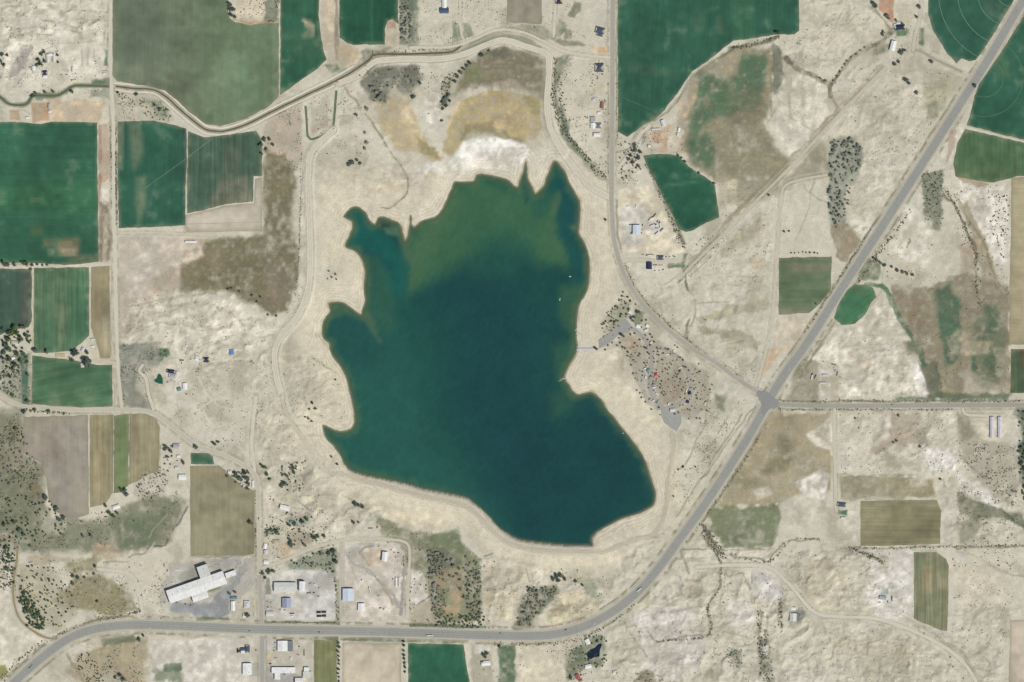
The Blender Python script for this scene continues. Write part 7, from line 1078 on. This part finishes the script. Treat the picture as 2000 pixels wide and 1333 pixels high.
# traffic
veh('car','black',487,1232.5,0,'dark car on the highway just west of the cross street',dz=.37); veh('pickup','black',623,1235,0,'dark pickup on the highway north of the pale bare plot',dz=.37); veh('car','black',977,1237,0,'dark car on the highway below the marshy wood',dz=.37); veh('pickup','black',1105,1230,14,'dark pickup on the inside of the highway curve',dz=.37); veh('pickup','white',1161,1219,24,'white-fronted pickup entering the highway curve',dz=.37); veh('semi','white',840,1242,0,'white semi truck on the highway above the deep green field',dz=.37)
veh('car','white',1541,722,57,'white car on the highway just north of the junction',dz=.37); veh('semi','silver',1250,1151,40,'silver truck on the upper part of the highway curve',dz=.37); veh('car','black',1742,790.5,0,'dark car on the side road east of the junction',dz=.26); veh('car','grey',1554,800.5,0,'grey car on the side road verge near the junction',dz=.05); veh('car','silver',1986,22,58,'silver car on the highway at the top right corner',dz=.37)
veh('pickup','black',58,1304,44,'dark pickup on the highway in the bottom left corner',dz=.37); veh('car','grey',62,1300,44,'grey car right ahead of the bottom-left dark pickup',dz=.37); veh('car','white',292,1226,0,'white car on the highway south of the southwest scrub',dz=.37); veh('pickup','black',505,1013,90,'dark pickup on the lane beside the stubble field',dz=.14)
# campground
for x, y, a, c, lb in ((1260,720,20,'white','pale camper beside the western campground loop'),(1261,737,80,'white','white camper parked south of the pale one on the western loop'),(1283,743,85,'tan','tan camper right below the red tent'),(1272,669,40,'white','white camper near the north end of the campground'),(1304,693,-20,'white','white camper by the northeastern dark trees'),(1316,687,90,'white','small white camper beside the county road bend'),(1277,757,10,'white','white camper in the middle of the western loop'),(1306,789,60,'white','white camper above the lower restroom'),(1341,763,80,'white','white camper beside the navy tent'),(1328,719,10,'white','white camper in the centre north campsites'),(1343,741,45,'silver','silver camper on the eastern loop'),(1284,770,-30,'white','white camper on the southern bend of the western loop'),(1377,789,80,'white','white camper alone on the eastern campground edge'),(1276,783,40,'white','white camper just above the lower parking lot')):
    veh('rv', c, x, y, a, lb)
for i, (x, y, a, c) in enumerate(((1213,640,40,'white'),(1198,655,40,'silver'),(1229,643,-60,'grey'),(1268,700,70,'blue'),(1274,728,80,'black'),(1337,716,-50,'black'),(1348,758,80,'blue'),(1300,797,0,'white'),(1318,806,20,'silver'),(1312,799,10,'black'),(1176,667,35,'white'),(1256,662,-45,'grey'))):
    veh('car', c, x, y, a, 'parked %s car %s' % (c, ['in the middle of the upper parking lot','near the west end of the upper parking lot','at the restroom corner of the upper parking lot','on the campground loop north of the red tent','west of the red tent on the loop','on the northeastern campground loop','beside the navy tent on the eastern loop','at the top of the lower parking lot','on the right side of the lower parking lot','under the lower restroom','at the lake end of the upper parking lot','on the campground entry road'][i]), dz=.25)
def tent(x, y, w, h, colr, label, ang=0):
    V, F = [], []; a, b, z = w * S / 2, h * S / 2, 2.0
    for sx in (-1, 1):
        for sy in (-1, 1): box(sx * a * .94 - .05, sx * a * .94 + .05, sy * b * .94 - .05, sy * b * .94 + .05, -.2, z, V, F)
    e = empty('tent', (WX(x), WY(y), float(zat(x, y))), math.radians(ang)); mesh_obj('pole', V, F, M_CHROME, e)
    V = [(-a, -b, z), (a, -b, z), (a, b, z), (-a, b, z), (0, 0, z + min(a, b) * .7), (-a, -b, z - .5), (a, -b, z - .5), (a, b, z - .5), (-a, b, z - .5)]; F = [(0, 1, 4), (1, 2, 4), (2, 3, 4), (3, 0, 4), (5, 6, 1, 0), (6, 7, 2, 1), (7, 8, 3, 2), (8, 5, 0, 3)]
    mesh_obj('canopy', V, F, paint(VC.get(colr, colr), .7, .2, .08, name='tent_fabric'), e); tag(e, label, 'tent')
tent(1281,731.5,6.5,6.5,'rose','bright red tent canopy in the western campground',10); tent(1347,768,6.5,6,(52,60,92),'navy tent canopy on the eastern campground loop',12); tent(1343,785,6,6,(58,68,98),'dark blue tent canopy southeast in the campground',-20); tent(1266,723,7,7,(128,146,146),'grey-green awning beside the pale camper',0)
# yards
for i, (x, y) in enumerate(((622.5,1196),(632.5,1195.5),(623,1203.5),(632.5,1203))):
    for dy in (-1.2, 1.2): veh('flatbed', 'black', x, y + dy, 0, '%s black flatbed of the %s pair in the gravel yard' % ('upper' if dy < 0 else 'lower', ['northwest', 'northeast', 'southwest', 'southeast'][i]), 'paired flatbed trailers')
for x, y, a, k, c, lb in ((606,1140,30,'loader','yellow','yellow loader among the scrap east of the tall block'),(619,1145,-40,'semi','green','green truck in the scrap heap of the machinery yard'),(603,1158.5,10,'flatbed','grey','grey flatbed south of the yellow loader'),(613,1158,15,'pickup','black','black pickup next to the grey flatbed'),(621.5,1165,0,'loader','tan','tan loader alone in the centre of the gravel yard'),(570,1198.5,0,'flatbed','black','black flatbed south of the blue-grey workshop'),(570,1204,0,'container','white','white container below the black flatbed'),(556,1192,0,'pickup','black','black pickup at the workshop southwest corner'),(547,1190.5,30,'car','grey','grey car west of the workshop pickups'),(551,1187,-10,'car','white','white car beside the workshop'),
 (522,1175,0,'car','grey','grey car in the north row by the cross street'),(529,1177,40,'pickup','tan','tan pickup in the north row by the cross street'),(523,1186,0,'pickup','black','black pickup in the middle row by the cross street'),(530,1186,5,'car','silver','silver car in the middle row by the cross street'),(532,1198,60,'car','black','black car at the office'),
 (723,1154,-72,'semi','white','white semi truck parked on the pinkish works yard'),(703,1136,-60,'pickup','white','white pickup north of the parked semi'),(706,1133,50,'car','black','black car beside the white works pickup'),(739,1164,40,'loader','yellow','yellow loader east of the parked semi'),(736,1160,-50,'pickup','silver','silver pickup beside the yellow works loader'),(743,1188,10,'loader','grey','grey loader in the scrap pile at the yard bottom'),(750,1190,60,'container','tan','tan container in the scrap pile at the yard bottom'),(767,1131,90,'car','black','black car beside the twin canopies'),(770,1079,0,'pickup','grey','grey pickup in the row east of the tall white shed'),(778,1080,0,'pickup','black','black pickup in the row east of the tall white shed'),(764,1074,90,'car','black','black car northeast of the tall white shed'),
 (789,1090,90,'container','tan','northernmost tan container along the works fence'),(789,1097,90,'container','tan','second tan container along the works fence'),(789,1104,90,'container','grey','grey container at the south end of the works fence')):
    veh(k, c, x, y, a, lb)
for x, y, a, k, c, lb in ((1271,428,50,'semi','black','dark truck northwest of the ring of machines'),(1278,421,50,'flatbed','black','dark trailer at the far north of the ring of machines'),(1284,433,70,'loader','grey','grey loader at the top of the ring of machines'),(1276,440,20,'semi','grey','grey truck on the west side of the ring'),(1289,439,100,'semi','blue','blue truck on the east side of the ring'),(1282,446,0,'loader','silver','silver loader at the foot of the ring'),(1283,440,30,'container','white','white container at the centre of the ring of machines'),(1292,449,45,'flatbed','black','dark trailer southeast of the ring'),(1282,455,40,'flatbed','grey','dark grey trailer south of the ring'),
 (1255,440,90,'pickup','black','black pickup by the east wall of the ice-white workshop'),(1254.5,449,90,'pickup','tan','tan pickup by the east wall of the ice-white workshop'),(1253,455,80,'car','red','reddish car by the southeast corner of the workshop'),(1233,456,60,'loader','grey','grey loader by the southwest corner of the workshop'),(1233,439,0,'flatbed','grey','grey trailer at the northwest corner of the workshop'),(1226,404,0,'container','white','white container at the north of the sandy lot'),(1243,403,90,'container','white','second white container at the north of the sandy lot'),(1239,406,30,'pickup','white','white pickup between the two white containers'),
 (1256,498,0,'container','tan','tan container in the row west of the dark arched house'),(1264,499,0,'container','grey','grey container in the row west of the dark arched house'),(1271,499,10,'semi','tan','tan truck in the row west of the dark arched house'),(1301,502,0,'car','grey','grey car right beside the dark arched house'),(1308,502,20,'pickup','tan','tan pickup east of the dark arched house'),(1316,501,-20,'loader','grey','grey tractor at the east end of the vehicle row'),(1279,518,0,'flatbed','grey','grey trailer right beside the rounded navy house'),(1290,518.5,5,'flatbed','tan','tan trailer east of the rounded navy house'),(1279,529,0,'car','black','black car south of the rounded navy house'),(1287,528.5,0,'car','grey','grey car south of the rounded navy house'),(1295,527,30,'pickup','black','black pickup at the end of the southern car row'),
 (205,139,10,'flatbed','silver','silver trailer on the corner by the gravel road'),(204,144,0,'rv','white','white camper on the corner by the gravel road'),(120,146,0,'car','black','black car west of the northwest mobile home'),(130,146,0,'pickup','grey','grey pickup beside the northwest mobile home'),(112,95,60,'pickup','white','white pickup north of the U-shaped house'),(112,100,40,'car','black','black car north of the U-shaped house'),(148,144,0,'car','tan','tan car south of the northwest mobile home'),
 (528,975.5,40,'pickup','red','red pickup on the pink gravel by the lane'),(534,977,90,'pickup','red','second red pickup on the pink gravel'),(528,1010,-30,'car','grey','first grey car in the slanting row below the white shop'),(533,1011,60,'car','black','black car in the slanting row below the white shop'),(541,1013,-30,'pickup','silver','silver pickup in the slanting row below the white shop'),(550,1018,-35,'flatbed','grey','grey trailer at the end of the slanting row'),(559,1004,80,'pickup','black','black pickup by the white shop'),(723,1032,0,'flatbed','grey','rusty-grey trailer on the pink pad below the dam'),(737,1030,90,'container','red','red container on the pink pad below the dam'),(738,1022,90,'container','tan','tan container on the pink pad below the dam'),
 (537,1260,0,'car','white','white car at the west wall of the ribbed store'),(537,1255,0,'car','black','black car at the west wall of the ribbed store'),(537,1265,0,'pickup','silver','silver pickup at the west wall of the ribbed store'),(535,1271,0,'car','black','lowest black car by the ribbed store'),(584,1263,40,'pickup','black','black pickup in the yard east of the ribbed store'),(582,1279,-30,'loader','tan','tan loader in the yard east of the ribbed store'),(594,1277,90,'flatbed','grey','grey trailer near the hay strip'),(594,1270,80,'car','black','black car near the hay strip'),(555,1317,0,'pickup','black','black pickup in the court of the L-shaped block'),(566,1314,0,'car','black','black car in the court of the L-shaped block'),(568,1286.5,90,'rv','white','white camper between the store and the L-shaped block'),(535,1316,60,'pickup','black','black pickup west of the L-shaped block'),(452,1244,90,'car','white','white car north of the rambling house'),(500,1270,85,'pickup','black','black pickup on the pale pad by the rambling house'),(539,1286,0,'container','tan','tan container south of the ribbed store'),(528,1297,0,'container','green','green container beside the southern cross street'),
 (1631,719,0,'container','white','white container at the top of the corral clutter'),(1632,724,60,'container','silver','silver container in the corral clutter'),(1635,730,80,'flatbed','grey','grey trailer below the corral clutter'),(1628,712,-15,'flatbed','grey','grey trailer above the corral clutter'),(1608,706,-10,'car','black','black car north of the corral pens'),(1586,735,80,'semi','black','dark truck west of the corral pens'),(1592,736,60,'flatbed','black','dark trailer west of the corral pens'),
 (355,704,0,'flatbed','black','black trailer north of the pond house'),(355,709,90,'car','black','black car below the black trailer'),(327,747,0,'pickup','grey','grey pickup south of the pond house terrace'),(364,770,-10,'pickup','black','black pickup south of the plain white garage'),(455,797,30,'pickup','white','white pickup on the desert track'),(346,900,0,'car','black','black car on the grey farmyard apron'),
 (1178,214,90,'car','black','black car beside the rust-red mobile home'),(1183,214,0,'car','grey','grey car on the drive of the rust-red mobile home'),(1182,198,0,'pickup','black','black pickup north of the rust-red mobile home'),(1115,119,0,'rv','white','white camper at the edge of the ditch scrub'),(1176,145,0,'car','black','black car below the square slate house'),
 (1153,1246,30,'car','white','white car by the house northwest of the pond'),(1253,1241,-60,'semi','white','white truck on the pale track south of the curve'),(285,1156,90,'rv','white','white camper on the drive west of the warehouse'),(276,1163,90,'pickup','black','black pickup on the drive west of the warehouse'),(338,1139,20,'container','white','white container on the north wall of the warehouse'),(346,1114,0,'flatbed','white','white trailer north of the warehouse'),(327,1115,80,'pickup','grey','grey pickup northwest of the warehouse'),(362,1180,10,'pickup','black','black pickup at the front of the warehouse'),(372,1182,80,'car','black','black car at the front of the warehouse'),(378,1182,70,'pickup','silver','silver pickup at the front of the warehouse'),(345,1177,0,'car','black','black car at the southwest corner of the warehouse'),(424,1104,0,'flatbed','silver','silver trailer north of the warehouse east end'),(412,1108,15,'flatbed','silver','silver trailer beside the tall warehouse block'),
 (1205,1315,60,'car','grey','grey car by the tiny square shed'),(1528,1235,50,'rv','white','white camper south of the grey southeastern barn'),(1734,1175,90,'pickup','black','black pickup by the ranch house'),(1718,1177,0,'container','tan','tan container below the ranch house'),(1742,1170,90,'flatbed','grey','grey trailer east of the ranch house')):
    veh(k, c, x, y, a, lb)
# hay stack by the pasture
hs = empty('hay_stack', (WX(118), WY(694.5), float(zat(118, 694.5)) + .3)); tag(hs, 'pale stack of hay bales between the two western pastures', 'hay stack'); MH = paint((206,194,160), .95, .05, .2, .8, name='hay')
for i in range(10):
    for j in range(2):
        V, F = [], []; box(-1.15, 1.15, -2.4, 2.4, 0, 1.3 + .6 * ((i + j) % 2), V, F); mesh_obj('bale', V, F, MH, hs, ((i - 4.5) * 2.45, (j - .5) * 5.0, 0))
# boats
def boat(x, y, ang, label, L=5.6):
    e = empty('motorboat', (WX(x), WY(y), ZW), math.radians(ang)); V, F = [], []
    sec = [(-L / 2, .95, .0), (-L * .2, 1.1, 0), (L * .2, .95, .05), (L * .4, .5, .15), (L * .5, .06, .3)]; n = 0
    for x0, w, k in sec: V += [(x0, -w, .65 + k), (x0, -w * .6, -.25 + k), (x0, w * .6, -.25 + k), (x0, w, .65 + k)]
    for i in range(len(sec) - 1):
        a = 4 * i
        for q in range(3): F.append((a + q, a + q + 1, a + 5 + q, a + 4 + q))
        F.append((a + 3, a, a + 4, a + 7))
    F.append((0, 3, 2, 1)); mesh_obj('hull', V, F, paint((240,240,238), .3, .5, .03, name='gelcoat'), e)
    V, F = [], []; box(-L * .1, L * .12, -.6, .6, .66, 1.1, V, F); mesh_obj('console', V, F, M_GLASS, e)
    V, F = [], []; box(-L / 2 - .5, -L / 2 - .05, -.25, .25, .0, 1.2, V, F); mesh_obj('outboard_motor', V, F, M_TYRE, e); tag(e, label, 'boat')
boat(1114, 540.5, 10, 'northern of two small white boats off the east shore', 6.5); boat(1093.5, 585, 80, 'southern of two small white boats off the east shore', 6.5); boat(1217, 846.5, 120, 'tiny white boat drifting by the southeastern beach', 3.2)
# fishing pier
def pier():
    e = empty('fishing_pier', (WX(1129), WY(649), ZW)); tag(e, 'white T-shaped fishing pier on the east shore', 'pier'); MD = paint((214,206,190), .8, .1, .2, .6, name='deck_wood')
    for (x0, y0, x1, y1, w) in ((9, -6, -3, 1.5, 2.4), (-3, 1.5, -6, 5, 2.2), (-3, 1.5, -2, 8, 2.2), (-3, 1.5, -2.5, -6, 2.0)):
        a = Vector((x0 * S, y0 * S, 0)); b = Vector((x1 * S, y1 * S, 0)); d = b - a; n = max(2, int(d.length / 1.6)); an = math.atan2(d.y, d.x)
        for i in range(n):
            V, F = [], []; box(-.76, .76, -w / 2, w / 2, .9, 1.05, V, F); o = mesh_obj('deck_plank', V, F, MD, e); o.location = a + d * (i + .5) / n; o.rotation_euler.z = an
        for s in (0, 1):
            V, F = [], []; box(-.12, .12, -.12, .12, -3.0, .89, V, F); o = mesh_obj('post', V, F, MD, e); o.location = a + d * s
        V, F = [], []; box(0, d.length, w / 2 - .06, w / 2, 1.06, 2.0, V, F); o = mesh_obj('railing', V, F, MD, e); o.location = a; o.rotation_euler.z = an
pier()
# boat ramp: two concrete lanes with a blue kerb
def ramp():
    e = empty('boat_ramp', (WX(1144), WY(679), 0)); tag(e, 'concrete boat ramp with blue edge running into the water', 'ramp')
    for nm, y0, y1, c, dz in (('lane', 676.5, 679.2, (214,210,200), .12), ('lane', 682.2, 685, (214,206,196), .12), ('kerb', 679.5, 681, (122,146,190), .3)):
        n = 12; V, F = [], []
        for i in range(n + 1):
            x = 1126 + 36 * i / n
            for y in (y0, y1): V.append((WX(x) - e.location.x, WY(y) - e.location.y, float(zat(x, y)) + dz))
        for i in range(n): a = 2 * i; F.append((a, a + 1, a + 3, a + 2))
        V2 = [(v[0], v[1], v[2] - .5) for v in V]; m = len(V); V += V2
        for i in range(n):
            a = 2 * i; F += [(a, a + 2, m + a + 2, m + a), (a + 1, m + a + 1, m + a + 3, a + 3)]
        mesh_obj(nm, V, F, paint(c, .8, .1, .1, .3, name='concrete'), e)
ramp()
# rock jetty at the eastern point
def jetty():
    e = empty('rock_jetty', (WX(1099), WY(741), ZW)); tag(e, 'pale rock jetty reaching from the eastern point', 'jetty'); rg = random.Random(4); MR = paint((206,198,182), .9, .1, .25, .5, name='rock')
    ms = []
    for i in range(5):
        bm = bmesh.new(); bmesh.ops.create_icosphere(bm, subdivisions=1, radius=1.0)
        for v in bm.verts: v.co *= rg.uniform(.7, 1.15)
        m = bpy.data.meshes.new('rock'); bm.to_mesh(m); bm.free(); m.materials.append(MR); ms.append(m)
    for k in range(46):
        t = rg.random(); x = (1104 - 1099 - 13 * t) * S; y = -(738 - 741 + 7 * t) * S; o = bpy.data.objects.new('rock', ms[k % 5]); C.objects.link(o); o.parent = e; r = rg.uniform(.5, 1.2) * (1.25 - .6 * t)
        o.location = (x + rg.gauss(0, 1.1), y + rg.gauss(0, 1.1), rg.uniform(-.2, .5)); o.scale = (r, r, r * .8); o.rotation_euler.z = rg.uniform(0, 6)
jetty()
